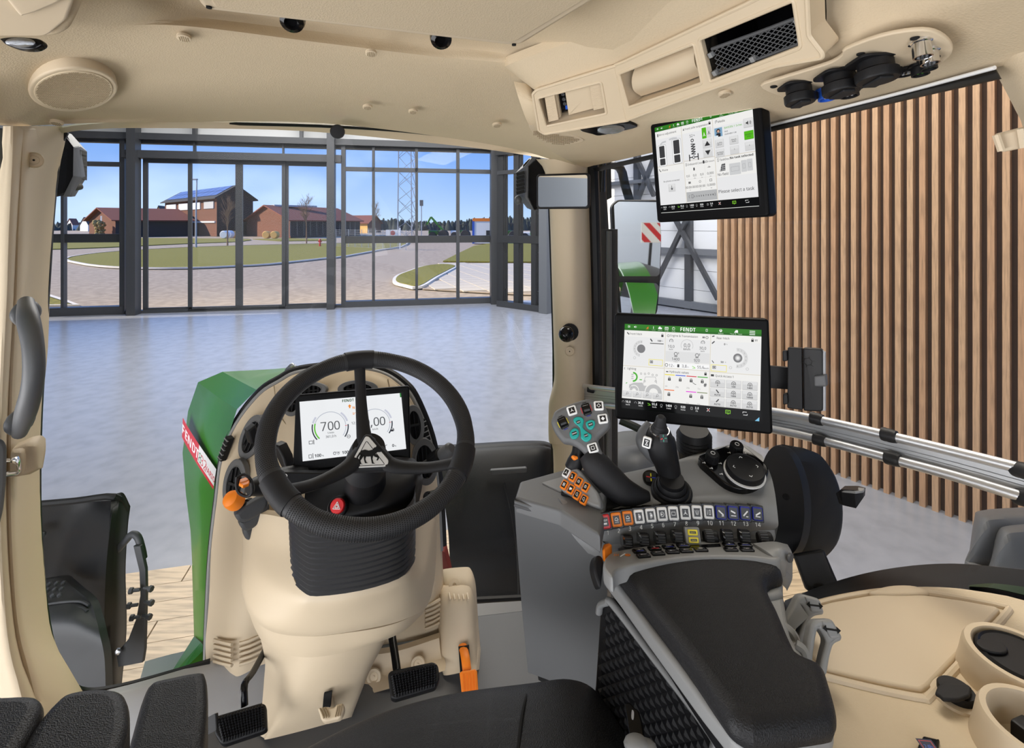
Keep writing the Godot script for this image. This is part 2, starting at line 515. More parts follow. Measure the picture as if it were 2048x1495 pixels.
	lathe(m,axis(Vector3.UP,gp(640,60)),[[0.14,0],[0.14,0.1],[0.1,0.12],[0.1,0.7],[0.13,0.72],[0.12,0.85],[0.05,0.95],[0,0.96]],12)
	obj("body",m,M.red,th)
	m=MB.new()
	bar(m,gp(640,60)+Vector3(-0.2,0.62,0),gp(640,60)+Vector3(0.2,0.62,0),0.14,0.14,0.02)
	obj("outlet",m,M.red,th)
	bare_tree(455,62,5.3,3,"leafless young tree in front of the dark barn gable")
	bare_tree(613,70,5.9,8,"leafless young tree in front of the red gabled barn")
	bare_tree(750,140,8.0,12,"leafless tree beside the small yellow building")
	var rng:=RandomNumberGenerator.new()
	rng.seed=4
	th=thing("ivy_bush","tall yellowish bush against the left barn gable","bush",gp(199,104))
	m=MB.new()
	for k in 60:
		sphere(m,gp(199,104)+Vector3(rng.randf_range(-0.7,0.7),rng.randf_range(0.2,3.4),rng.randf_range(-0.7,0.7)),Vector3.ONE*rng.randf_range(0.2,0.45),6)
	obj("foliage",m,mat(C(150,132,84),1.0),th,20)
	# wrapped bales
	for k in [[450,93,0.75,0,"white wrapped bale, leftmost before the dark gable"],[459,95.2,0.75,0,"white wrapped bale, middle one before the dark gable"],[467,97,0.7,1,"straw-coloured bale, rightmost before the dark gable"],[534,94,0.7,1,"straw-coloured bale, left one before the red gabled barn"],[550,94,0.7,1,"straw-coloured bale, right one before the red gabled barn"]]:
		m=MB.new()
		lathe(m,Transform3D(Basis(),gp(k[0],k[1])+Vector3(0,k[2],0)),[[0.0,-0.6],[k[2]*0.85,-0.6],[k[2],-0.45],[k[2],0.45],[k[2]*0.85,0.6],[0,0.6]],14)
		top("wrapped_bale",m,M.white if k[3]==0 else M.wood_light,k[4],"hay bale","hay bales by the barns")

	# lattice mast
	th=thing("lattice_mast","tall white steel lattice mast behind the fence","mast",gp(811,75))
	var mb:=gp(811,75)
	var legs:=[]
	for k in [[-1.4,-1.0],[1.45,-1.2],[1.2,1.2],[-0.9,1.3]]:
		legs.append([mb+Vector3(k[0],0,k[1]),mb+Vector3(k[0]*0.82,19.0,k[1]*0.82)])
		m=MB.new()
		bar(m,legs[-1][0],legs[-1][1],0.13,0.13)
		obj("leg",m,M.grey_light,th)
	for j in 9:
		for q in 4:
			var l0=legs[q]; var l1=legs[(q+1) % 4]
			var t0:=j/9.0; var t1:=(j+1)/9.0
			m=MB.new()
			bar(m,l0[0].lerp(l0[1],t0),l1[0].lerp(l1[1],t1),0.06,0.06)
			if (j+q) % 2==0:
				bar(m,l1[0].lerp(l1[1],t0),l0[0].lerp(l0[1],t1),0.05,0.05)
			obj("brace",m,M.grey_light,th)
	th=thing("flood_light_pole","slim pole with lamps right of the lattice mast","lamp post",gp(843,78))
	m=MB.new()
	bar(m,gp(843,78),gp(843,78)+Vector3(0,6.4,0),0.12,0.12)
	obj("pole",m,M.grey_light,th)
	m=MB.new()
	box(m,Transform3D(Basis(),gp(843,78)+Vector3(0,6.0,0)),Vector3(0.5,0.9,0.3))
	obj("lamp_head",m,M.grey_mid,th)
	# fence with a gate and a sign
	th=thing("mesh_fence","grey wire mesh fence along the far yard edge","fence",gp(750,56))
	var f0:=gp(672,60); var f1:=gp(812,52)
	for i in 11:
		m=MB.new()
		var p:=f0.lerp(f1,i/10.0)
		bar(m,p,p+Vector3(0,2.1,0),0.06,0.06)
		obj("post",m,M.grey_light,th)
	m=MB.new()
	for j in 9:
		bar(m,f0+Vector3(0,0.1+j*0.24,0),f1+Vector3(0,0.1+j*0.24,0),0.012,0.012)
	for j in 60:
		var p:=f0.lerp(f1,j/60.0)
		bar(m,p+Vector3(0,0.05,0),p+Vector3(0,2.05,0),0.01,0.01)
	var wires:=obj("wires",m,M.grey_light,th)
	wires.set_meta("kind","stuff")
	m=MB.new()
	box(m,Transform3D(Basis(),gp(787,54)+Vector3(0,1.75,0.3)),Vector3(1.5,0.7,0.04))
	th=thing("gate_sign","white sign with a round mark on the fence gate","sign",gp(787,54))
	obj("board",m,M.white,th)
	m=MB.new()
	lathe(m,Transform3D(Basis(),gp(787,54)+Vector3(0.0,1.75,0.33)),[[0.2,0],[0.2,0.01],[0.26,0.01],[0.26,0]],16)
	obj("round_mark",m,M.red,th)
	m=MB.new()
	bar(m,gp(801,54)+Vector3(0,0,0.3),gp(801,54)+Vector3(0,2.3,0.3),0.14,0.14)
	obj("post",m,M.white,th)

	# machines parked at the far end of the yard
	machine(gp(876,92),0.85,"green telescopic loader with raised boom in the far yard",true)
	machine(gp(920,92),0.85,"pale parked machine with green front beside the loader",false)
	machine(gp(1014,80),0.9,"green tractor parked behind the corner glass, left one",false)
	machine(gp(1060,82),0.8,"green tractor parked behind the corner glass, right one",false)
	th=thing("site_container","white and blue container with an orange top stripe in the far yard","container",gp(966,70))
	var cp:=gp(966,70)
	m=MB.new()
	box(m,Transform3D(Basis(),cp+Vector3(0,1.7,0)),Vector3(2.6,3.3,4.0),0.05)
	obj("body",m,M.white,th)
	m=MB.new()
	box(m,Transform3D(Basis(),cp+Vector3(0,3.3,0.05)),Vector3(2.62,0.4,4.0))
	obj("stripe",m,M.orange,th)
	m=MB.new()
	box(m,Transform3D(Basis(),cp+Vector3(-1.2,1.7,0.03)),Vector3(0.3,3.3,4.0))
	obj("corner_post",m,M.blue_plug,th)
	m=MB.new()
	box(m,Transform3D(Basis(),cp+Vector3(0.9,1.2,2.0)),Vector3(0.7,1.3,0.1))
	obj("hatch",m,M.shed_dark,th)

	# woods on the horizon
	var mm:=MultiMesh.new()
	mm.transform_format=MultiMesh.TRANSFORM_3D
	var cone:=CylinderMesh.new()
	cone.top_radius=0.05; cone.bottom_radius=0.5; cone.height=1.0; cone.radial_segments=7; cone.rings=1
	mm.mesh=cone
	mm.instance_count=700
	for i in 700:
		var left:=i<120
		var u:=rng.randf_range(-120,190) if left else rng.randf_range(740,1180)
		var d:=rng.randf_range(210,260)
		var h:=rng.randf_range(2.4,4.2) if left else rng.randf_range(4.0,6.6)*(0.82+0.18*sin(u*0.02))
		mm.set_instance_transform(i,Transform3D(Basis.from_scale(Vector3(rng.randf_range(2.5,4.5),h,3.0)),gp(u,d)+Vector3(0,h/2,0)))
	var fo:=MultiMeshInstance3D.new()
	fo.name="woods"
	fo.multimesh=mm
	fo.material_override=M.forest
	add_child(fo)
	fo.set_meta("kind","stuff")
	tag(fo,"dark line of woods along the horizon","woods")

func machine(p: Vector3,k: float,label: String,boom: bool) -> void:
	var th:=thing("farm_machine",label,"farm machine",p)
	var m:=MB.new()
	for s in [[-1.1,0.7],[1.2,0.9]]:
		for z in [-0.9,0.9]:
			m=MB.new()
			lathe(m,Transform3D(Basis(),p+Vector3(s[0],s[1],z)*k),[[0,-0.25],[s[1]*0.9,-0.25],[s[1],-0.15],[s[1],0.15],[s[1]*0.9,0.25],[0,0.25]],14)
			obj("wheel",m,M.shed_dark,th)
	m=MB.new()
	box(m,Transform3D(Basis(),p+Vector3(-0.9,1.35,0)*k),Vector3(2.2,0.9,1.1)*k,0.15)
	obj("hood",m,M.green if boom else M.white,th)
	m=MB.new()
	for s in [[0.1,-0.7],[0.1,0.7],[1.4,-0.7],[1.4,0.7]]:
		bar(m,p+Vector3(s[0],1.4,s[1])*k,p+Vector3(s[0],3.0,s[1])*k,0.1,0.1)
	box(m,Transform3D(Basis(),p+Vector3(0.75,3.05,0)*k),Vector3(1.6,0.18,1.6)*k,0.05)
	obj("cab_frame",m,M.shed_dark,th)
	m=MB.new()
	box(m,Transform3D(Basis(),p+Vector3(0.75,1.5,0)*k),Vector3(1.5,0.7,1.3)*k,0.1)
	obj("cab_base",m,M.green,th)
	if boom:
		m=MB.new()
		bar(m,p+Vector3(1.0,1.6,0.5),p+Vector3(-1.2,4.0,0.5),0.3,0.35)
		bar(m,p+Vector3(-1.2,4.0,0.5),p+Vector3(-2.0,2.6,0.5),0.25,0.3)
		obj("boom",m,M.green,th)
		m=MB.new()
		box(m,Transform3D(Basis(Vector3.BACK,0.3),p+Vector3(-2.1,2.0,0.5)),Vector3(0.9,0.7,1.8),0.08)
		obj("bucket",m,M.shed_dark,th)

# ---------------------------------------------------------------- the cab's shell
func PH(u: float,v: float,h: float) -> Vector3:
	return P(u,v,h/((HV-v)/FPX))

func PHs(rows: Array) -> Array:
	var o:=[]
	for r in rows:
		o.append(PH(r[0],r[1],r[2]))
	return o

func cabs(f: float,rows: Array) -> Array:
	var o:=[]
	for r in rows:
		o.append(cab(r[0],f,r[1]))
	return o

func shell() -> void:
	var m:=MB.new()
	# headliner,one moulded sheet from the windscreen to behind the driver
	patch(m,[
		PHs([[-90,238,0.185],[30,252,0.205],[150,247,0.235],[350,244,0.27],[640,246,0.30],[900,276,0.285],[1050,303,0.255],[1150,336,0.20]]),
		PHs([[-90,226,0.19],[30,236,0.215],[150,232,0.25],[350,226,0.283],[640,230,0.31],[900,258,0.30],[1050,285,0.27],[1150,312,0.22]]),
		PHs([[-90,150,0.25],[30,160,0.262],[150,165,0.285],[350,158,0.312],[640,165,0.335],[880,190,0.335],[1010,225,0.32],[1120,240,0.29]]),
		PHs([[-90,60,0.285],[30,75,0.30],[170,70,0.32],[350,62,0.345],[640,95,0.36],[880,124,0.362],[1010,138,0.355],[1088,166,0.338]]),
		PHs([[-90,-30,0.30],[60,-30,0.325],[230,-25,0.355],[400,5,0.395],[640,32,0.405],[860,58,0.405],[1040,84,0.39],[1252,118,0.332]]),
		cabs(0.45,[[-0.95,0.28],[-0.8,0.32],[-0.6,0.35],[-0.35,0.38],[-0.05,0.40],[0.2,0.40],[0.40,0.387],[0.556,0.332]]),
		cabs(-0.1,[[-0.95,0.28],[-0.8,0.32],[-0.6,0.35],[-0.35,0.38],[-0.05,0.40],[0.2,0.40],[0.40,0.387],[0.556,0.332]]),
		cabs(-0.7,[[-0.95,0.28],[-0.8,0.32],[-0.6,0.35],[-0.35,0.38],[-0.05,0.40],[0.2,0.40],[0.40,0.387],[0.556,0.332]]),
	],8,6,Vector3(0,0.05,0))
	struct("ceiling",m,M.liner)

	# outer roof skin
	m=MB.new()
	prism(m,roundc([Vector2(-1.0,-0.75),Vector2(1.0,-0.75),Vector2(0.95,1.5),Vector2(0.6,1.78),Vector2(-0.55,1.7),Vector2(-0.9,1.4)],0.15),Transform3D(Basis(Vector3(0.941,0,-0.337),Vector3(-0.337,0,-0.941),Vector3.UP),Vector3(0,EYE+0.62,0)),0.14,0.05)
	struct("roof",m,M.green)

	# lip above the windscreen
	m=MB.new()
	patch(m,[
		PP([[90,262,1.2],[180,248,1.24],[350,243,1.4],[640,250,1.56],[878,271,1.72],[1060,299,1.84],[1110,312,1.86]]),
		PP([[100,270,1.22],[180,259,1.26],[300,256,1.37],[598,261.5,1.56],[844,284,1.72],[990,301,1.8],[1100,318,1.83]]),
	],6,1,Vector3(-0.01,0.02,-0.05))
	struct("trim_windscreen",m,M.beige_smooth)
	m=MB.new()
	tube(m,PP([[460,247,1.47],[640,252,1.54],[780,260,1.64],[880,270,1.71]]),0.008,8,4,0.6)
	top("roller_blind",m,M.black,"black edge of a rolled-up sun blind in the slot above the windscreen","sun blind")
	m=MB.new()
	lathe(m,axis(P(0,HV,0)-P(675,263,1.45),P(675,263,1.45)),[[0.017,-0.02],[0.0205,0.0],[0.0205,0.012],[0.018,0.017],[0.0,0.018]],24)
	top("blind_knob",m,M.black,"round black knob of the sun blind in the middle above the windscreen","knob")

	# left front pillar with its door-side face
	m=MB.new()
	var rows:=[]
	for r in [[252,6,12,36,75,122],[285,4,10,36,72,116],[340,0,6,34,66,105],[465,-60,-8,28,56,94],[585,-60,-10,24,50,86],[701,-60,-14,18,44,82],[804,-60,-16,13,38,73],[950,-60,-18,10,34,68],[1096,-60,-16,12,38,71],[1241,-60,-12,22,50,83],[1314,-60,-6,34,66,98],[1362,-60,4,48,86,124],[1440,-60,16,70,120,170]]:
		rows.append(PP([[r[1],r[0],1.0],[r[2]+2,r[0],1.0],[r[3]-4,r[0],1.012],[r[4]-10,r[0],1.09],[r[5],r[0],1.22]]))
	patch(m,rows,4,3,Vector3(-0.02,0,-0.04))
	struct("trim_left",m,M.beige)
	# black rubber seal down the windscreen edge,then along its foot
	m=MB.new()
	tube(m,PP([[128,262,1.25],[112,300,1.25],[99,420,1.25],[90,560,1.25],[80,720,1.25],[73,850,1.25],[71,1000,1.25],[77,1140,1.25],[90,1250,1.25],[108,1322,1.25],[132,1366,1.25],[170,1385,1.27],[240,1376,1.3],[330,1352,1.35],[420,1325,1.4]]),0.011,8,4)
	struct("trim_seal_left",m,M.black)

	# dark door frame edge beyond the pillar
	m=MB.new()
	patch(m,[PP([[-60,255,1.12],[0,258,1.12],[16,262,1.14]]),PP([[-60,500,1.12],[0,500,1.12],[6,500,1.14]])],2,2,Vector3(0,0,-0.03))
	struct("trim_door_left",m,M.shade)
	# right front pillar
	m=MB.new()
	rows=[]
	for r in [[318,1072,1092,1130,1160,1185],[345,1090,1096,1130,1158,1178],[420,1099,1104,1132,1156,1180],[573,1104,1108,1134,1158,1184],[709,1108,1112,1136,1160,1186],[760,1108,1112,1137,1161,1186],[790,1101,1105,1137,1161,1188],[812,1098,1101,1137,1161,1188],[880,1098,1101,1138,1161,1188],[898,1106,1110,1138,1161,1188],[1000,1108,1112,1138,1161,1188]]:
		rows.append(PP([[r[1],r[0],1.86],[r[2],r[0],1.78],[r[3],r[0],1.74],[r[4],r[0],1.75],[r[5],r[0],1.84]]))
	patch(m,rows,4,3,Vector3(0.01,0,-0.05))
	struct("trim_right",m,M.beige)
	m=MB.new()
	tube(m,PP([[1100,330,1.9],[1104,440,1.88],[1109,600,1.88],[1112,760,1.88],[1106,1000,1.88]]),0.014,8,3)
	struct("trim_seal_right",m,M.black)
	m=MB.new()
	tube(m,PP([[1186,325,1.82],[1190,440,1.82],[1194,600,1.82],[1196,760,1.82],[1198,960,1.82]]),0.02,8,3)
	struct("trim_seal_door",m,M.black)

	# windscreen and right side glass
	m=MB.new()
	patch(m,[
		PP([[100,262,1.27],[350,248,1.48],[640,255,1.64],[900,285,1.78],[1112,325,1.9]]),
		PP([[80,800,1.27],[350,800,1.56],[640,800,1.74],[900,800,1.86],[1112,800,1.9]]),
		PP([[100,1375,1.27],[350,1345,1.5],[640,1290,1.7],[900,1230,1.84],[1105,1190,1.9]]),
	],5,5)
	struct("window_1",m,M.glass)

	# footwell floor,raised sills and side walls
	m=MB.new()
	prism(m,roundc([Vector2(-0.72,-0.5),Vector2(0.8,-0.5),Vector2(0.8,1.5),Vector2(0.3,1.6),Vector2(-0.62,1.45)],0.05),Transform3D(Basis(Vector3(0.941,0,-0.337),Vector3(-0.337,0,-0.941),Vector3.UP),Vector3(0,EYE-1.27,0)),0.05,0.01)
	struct("floor",m,M.grey_dark)
	m=MB.new()
	patch(m,[PP([[150,1392,1.27],[260,1368,1.3],[420,1322,1.4],[540,1290,1.46]]),PP([[160,1420,1.22],[270,1398,1.26],[430,1352,1.36],[540,1318,1.42]]),PP([[190,1560,1.16],[280,1560,1.17],[430,1505,1.22],[540,1470,1.27]])],4,4,Vector3(0,-0.04,-0.03))
	struct("trim_sill_left",m,M.grey_light)
	m=MB.new()
	patch(m,[PP([[840,1222,1.72],[940,1208,1.74],[1060,1200,1.76]]),PP([[840,1252,1.68],[940,1240,1.7],[1060,1235,1.72]])],3,2,Vector3(0,-0.03,-0.03))
	patch(m,[PP([[840,1262,1.62],[940,1250,1.64],[1060,1240,1.66]]),PP([[850,1312,1.56],[950,1304,1.58],[1060,1300,1.6]]),PP([[860,1400,1.5],[950,1370,1.5],[1060,1360,1.5]])],3,3,Vector3(0,-0.03,-0.03))
	struct("trim_sill_right",m,M.grey_light)
	# grey mat over the floor's front edge
	m=MB.new()
	patch(m,[PP([[400,1345,1.42],[520,1330,1.42],[760,1290,1.5],[950,1300,1.5],[1080,1320,1.5]]),PP([[390,1420,1.32],[520,1410,1.32],[760,1380,1.34],[950,1370,1.38],[1080,1370,1.4]]),PP([[380,1560,1.15],[520,1540,1.15],[760,1520,1.16],[950,1510,1.18],[1080,1500,1.2]])],4,4,Vector3(0,-0.02,0))
	top("floor_mat",m,M.grey_mid,"grey rubber mat lining the footwell under the pedals","floor mat")

	# left grab handle
	var th:=thing("grab_handle","long curved grey grab handle on the left front pillar","grab handle",P(48,735,1.06))
	m=MB.new()
	tube(m,PP([[52,604,0.99],[57,640,0.94],[66,690,0.92],[68,740,0.915],[63,780,0.92],[53,820,0.94],[39,866,0.98]]),[0.013,0.017,0.016,0.016,0.016,0.017,0.012],14,6,1.0)
	obj("grip",m,M.grey_dark,th)
	for k in [[52,626],[40,842]]:
		m=MB.new()
		sphere(m,P(k[0],k[1],0.99),Vector3(0.014,0.026,0.03),14)
		obj("foot",m,M.grey_dark,th)
	# round plug on the pillar
	screw_cap(P(68,320,1.085),P(64,320,1.0)-P(90,320,1.15),0.017,"round beige plug with a centre hole high on the left pillar")
	screw_cap(P(1139,702,1.725),Vector3(0,0,1),0.017,"round beige plug below the ball mount on the right pillar")
	# ball mount
	th=thing("ball_mount","black ball mount sticking out of the right pillar","ball mount",P(1140,665,1.72))
	m=MB.new()
	lathe(m,axis(Vector3(-0.2,-0.05,1),P(1140,663,1.74)),[[0.03,0],[0.03,0.008],[0.014,0.014],[0.012,0.03]],18)
	obj("base",m,M.black,th)
	m=MB.new()
	sphere(m,P(1133,668,1.69),Vector3.ONE*0.027,20)
	obj("ball",m,M.black_gloss,th)

	# edge of the open door and its hinge strap at the left
	th=thing("door_hinge","grey door edge with a metal hinge strap at the far left","door hinge",P(10,940,0.98))
	m=MB.new()
	slab(m,pl3(P(0,880,0.95),P(30,880,0.97),P(0,1000,0.95)),[[-60,880],[8,878],[17,890],[16,960],[10,1020],[-4,1075],[-60,1080]],0.05,0.008,0.01)
	obj("door_edge",m,M.grey_mid,th)
	m=MB.new()
	tube(m,PP([[12,920,0.99],[28,918,0.99],[36,922,0.995],[38,934,1.0],[36,944,1.0],[12,948,0.99]]),0.011,8,3,0.25)
	obj("strap",m,M.chrome,th)
	m=MB.new()
	patch(m,[PP([[38,885,1.06],[56,882,1.08],[66,888,1.11]]),PP([[22,905,1.02],[48,906,1.04],[66,912,1.1]]),PP([[20,955,1.02],[48,950,1.05],[60,948,1.1]])],4,4,Vector3(0,0,-0.03))
	obj("pocket",m,M.beige,th)

func screw_cap(at: Vector3,towards: Vector3,r: float,label: String) -> void:
	var th:=thing("cover_plug",label,"plug",at)
	var m:=MB.new()
	lathe(m,axis(towards,at),[[r,-0.004],[r,0.002],[r*0.93,0.0035],[r*0.85,0.001],[r*0.55,0.001],[r*0.5,0.0028],[0.0,0.003]],24)
	obj("cap",m,M.beige,th)
	m=MB.new()
	lathe(m,axis(towards,at+towards.normalized()*0.0029),[[r*0.13,0.0],[r*0.13,0.0006],[0.0,0.0006]],10)
	obj("hole",m,M.dark_hole,th)

func vent_plug(u: float,v: float,h: float,rx: float,label: String) -> void:
	var at:=PH(u,v,h)
	var th:=thing("ceiling_plug",label,"plug")
	th.position=at
	var xf:=axis(Vector3(0.1,-1,0.25),at+Vector3(0,-0.001,0))
	var m:=MB.new()
	lathe(m,xf,[[rx,-0.004],[rx,0.0012],[rx*0.85,0.0022],[0,0.0025]],20)
	obj("cap",m,M.beige,th)
	for k in 5:
		m=MB.new()
		var x:=rx*(-0.56+0.28*k)
		var l:=sqrt(maxf(rx*rx*0.55-x*x,0.0))
		box(m,xf*Transform3D(Basis(),Vector3(x,0,0.0023)),Vector3(rx*0.13,2.0*l,0.0009))
		obj("slot",m,M.beige_dark,th)

func roof_details() -> void:
	var m:=MB.new()
	# roof hatch
	var pl:=level(0.315)
	var th:=thing("roof_hatch","large beige roof hatch panel over the driver with rounded frame","roof hatch",hit(pl,720,0))
	m=MB.new()
	slab(m,pl,[[120,-330],[388,-4],[404,20],[440,26],[1020,93],[1048,90],[1190,4],[1560,-220]],0.07,0.012,0.012)
	obj("frame",m,M.beige_smooth,th)
	m=MB.new()
	slab(m,pl,[[170,-330],[418,-10],[432,14],[1015,82],[1032,80],[1160,2],[1480,-190]],0.006,0.002,0.012,0.0022)
	obj("panel",m,M.liner,th)
	for k in [[418,13],[1028,88]]:
		m=MB.new()
		lathe(m,axis(Vector3.DOWN,hit(pl,k[0],k[1])),[[0.004,-0.001],[0.004,0.0025],[0,0.0025]],10)
		obj("screw",m,M.dark_hole,th)
	for k in [[585,40,"round black hatch stop left of the two under the hatch edge"],[882,76,"round black hatch stop right of the two under the hatch edge"]]:
		m=MB.new()
		var at:=PH(k[0],k[1],0.345)
		lathe(m,axis(Vector3(0.15,-0.75,0.65),at),[[0.02,-0.03],[0.0205,0.0],[0.019,0.008],[0.012,0.012],[0.008,0.006],[0,0.006]],24)
		top("hatch_stop",m,M.black_gloss,k[2],"hatch stop","stops under the hatch edge")
	# plugs in the headliner
	vent_plug(368,75,0.337,0.0115,"small slotted plug in the headliner near the hatch, left one")
	vent_plug(742,106,0.352,0.0115,"small slotted plug in the headliner below the hatch, in the middle")
	vent_plug(735,214,0.309,0.0125,"small round plug in the headliner, leftmost of the lower row of three")
	vent_plug(826,223,0.309,0.0125,"small round plug in the headliner, middle of the lower row of three")
	vent_plug(994,250,0.293,0.014,"small round plug in the headliner beside the overhead console front")
	vent_plug(113,245,0.226,0.012,"small slotted plug in the headliner under the left loudspeaker")

	# loudspeaker
	var sp:=pl3(PH(60,177,0.2575),PH(235,177,0.282),PH(146,222,0.249))
	var ce:=hit(sp,146,178)
	th=thing("loudspeaker","round loudspeaker with a perforated beige grille in the left headliner","loudspeaker",ce)
	var el:=func(k: float) -> Array:
		var o:=[]
		for i in 36:
			var a:=TAU*i/36
			o.append([146+90*k*cos(a),178-44*k*sin(a)-3.0*k*cos(a)])
		return o
	m=MB.new()
	var xf:=slab(m,sp,el.call(1.0),0.03,0.004,0.0,0.002)
	obj("ring",m,M.beige,th)
	m=MB.new()
	slab(m,sp,el.call(0.88),0.012,0.0015,0.0,0.0035)
	obj("grille",m,M.liner,th)
	var hole:=MB.new()
	lathe(hole,Transform3D(),[[0.0013,0.0],[0.0013,0.0006],[0,0.0006]],6)
	var mm:=MultiMesh.new()
	mm.transform_format=MultiMesh.TRANSFORM_3D
	mm.mesh=hole.commit()
	var pts:=[]
	for j in range(-22,23):
		for i in range(-22,23):
			var q:=Vector2((i+(0.5 if j % 2!=0 else 0.0))*0.047,j*0.041)
			if q.length()<0.83:
				pts.append(hit(sp,146+90*q.x,178-44*q.y-3.0*q.x)+xf.basis.z*0.0036)
	mm.instance_count=pts.size()
	for i in pts.size():
		mm.set_instance_transform(i,Transform3D(xf.basis,pts[i]-where(th)))
	var mi:=MultiMeshInstance3D.new()
	mi.name="perforation"
	mi.multimesh=mm
	mi.material_override=M.beige_dark
	mi.set_meta("kind","stuff")
	th.add_child(mi)

	# left overhead box and the dome lamp under it
	th=thing("overhead_box","beige moulded box on the headliner in the upper left corner","overhead box",PH(60,20,0.27))
	m=MB.new()
	slab(m,level(0.262),[[-260,76],[100,76],[126,74],[142,64],[157,38],[180,-20],[220,-180],[-260,-180]],0.08,0.012,0.012)
	obj("body",m,M.liner,th)
	m=MB.new()
	slab(m,level(0.262),[[-260,62],[92,62],[104,56],[136,28],[160,-40],[190,-180],[-260,-180]],0.02,0.005,0.01,0.008)
	obj("cover",m,M.beige_smooth,th)
	m=MB.new()
	slab(m,level(0.262),[[40,14],[80,2],[128,-20],[150,-90],[-40,-90]],0.02,0.006,0.01,0.014)
	obj("pull",m,M.beige_smooth,th)
	dome_lamp(pl3(PH(4,90,0.268),PH(86,90,0.27),PH(46,99,0.262)),[[2,77],[30,74],[74,77],[86,84],[84,92],[68,99],[40,98],[14,90],[4,82]],"oval clear dome lamp on the headliner under the left box",45,87,30,9)

func dome_lamp(pl: Plane,px: Array,label: String,u: float,v: float,ru: float,rv: float) -> void:
	var th:=thing("dome_lamp",label,"dome lamp",hit(pl,u,v))
	var m:=MB.new()
	slabs(m,pl,px,3,0.012,0.003,0.002)
	obj("housing",m,M.black_gloss,th)
	var c:=hit(pl,u,v)
	var xf:=frame_pl(pl,c)
	var rx:=(hit(pl,u+ru,v)-c).length(); var ry:=(hit(pl,u,v+rv)-c).length()
	m=MB.new()
	lathe(m,xf,[[rx*0.98,0.001],[rx,0.004],[rx*0.8,0.007],[0,0.009]],32,ry/rx)
	obj("reflector",m,grainy(mat(C(170,175,182),0.2,0.9),leather,25.0,1.2),th)
	m=MB.new()
	lathe(m,xf,[[rx*1.02,0.003],[rx*1.02,0.008],[rx*0.8,0.012],[0,0.014]],32,ry/rx)
	obj("lens",m,M.glass,th)

# ---------------------------------------------------------------- overhead console,right
# outline with holes as one polygon (each hole joined to the outline by a slit)
func holed(o: PackedVector2Array,holes: Array) -> PackedVector2Array:
	var out:=o
	for h in holes:
		var bi:=0; var bj:=0; var best:=1e9
		for i in out.size():
			for j in h.size():
				var d: float=out[i].distance_squared_to(h[j])
				if d<best:
					best=d; bi=i; bj=j
		var turn_o:=0.0; var turn_h:=0.0
		for i in out.size():
			turn_o += out[i-1].cross(out[i])
		for i in h.size():
			turn_h += h[i-1].cross(h[i])
		var r:=PackedVector2Array()
		for i in bi+1:
			r.append(out[i])
		for k in h.size()+1:
			var j: int=(bj+k) % h.size() if turn_o*turn_h<0 else (bj-k+h.size()*2) % h.size()
			r.append(h[j])
		for i in range(bi,out.size()):
			r.append(out[i])
		out=r
	return out

func px2d(pl: Plane,xf: Transform3D,px: Array,r:=0.0) -> PackedVector2Array:
	var o:=[]
	for p in hits(pl,px):
		var q: Vector3=xf.affine_inverse()*p
		o.append(Vector2(q.x,q.y))
	return roundc(o,r) if r>0 else PackedVector2Array(o)

func bead(m: MB,xf: Transform3D,o: PackedVector2Array,r: float) -> void:
	var pts:=[]
	for p in o:
		pts.append(xf*Vector3(p.x,p.y,-r*0.4))
	pts.append(pts[0])
	tube(m,pts,r,8,1)

func zpx(a: Array,ox:=1488.0,oy:=0.0,k:=3.655) -> Array:
	var o:=[]
	for p in a:
		o.append([ox+p[0]/k,oy+p[1]/k])
	return o

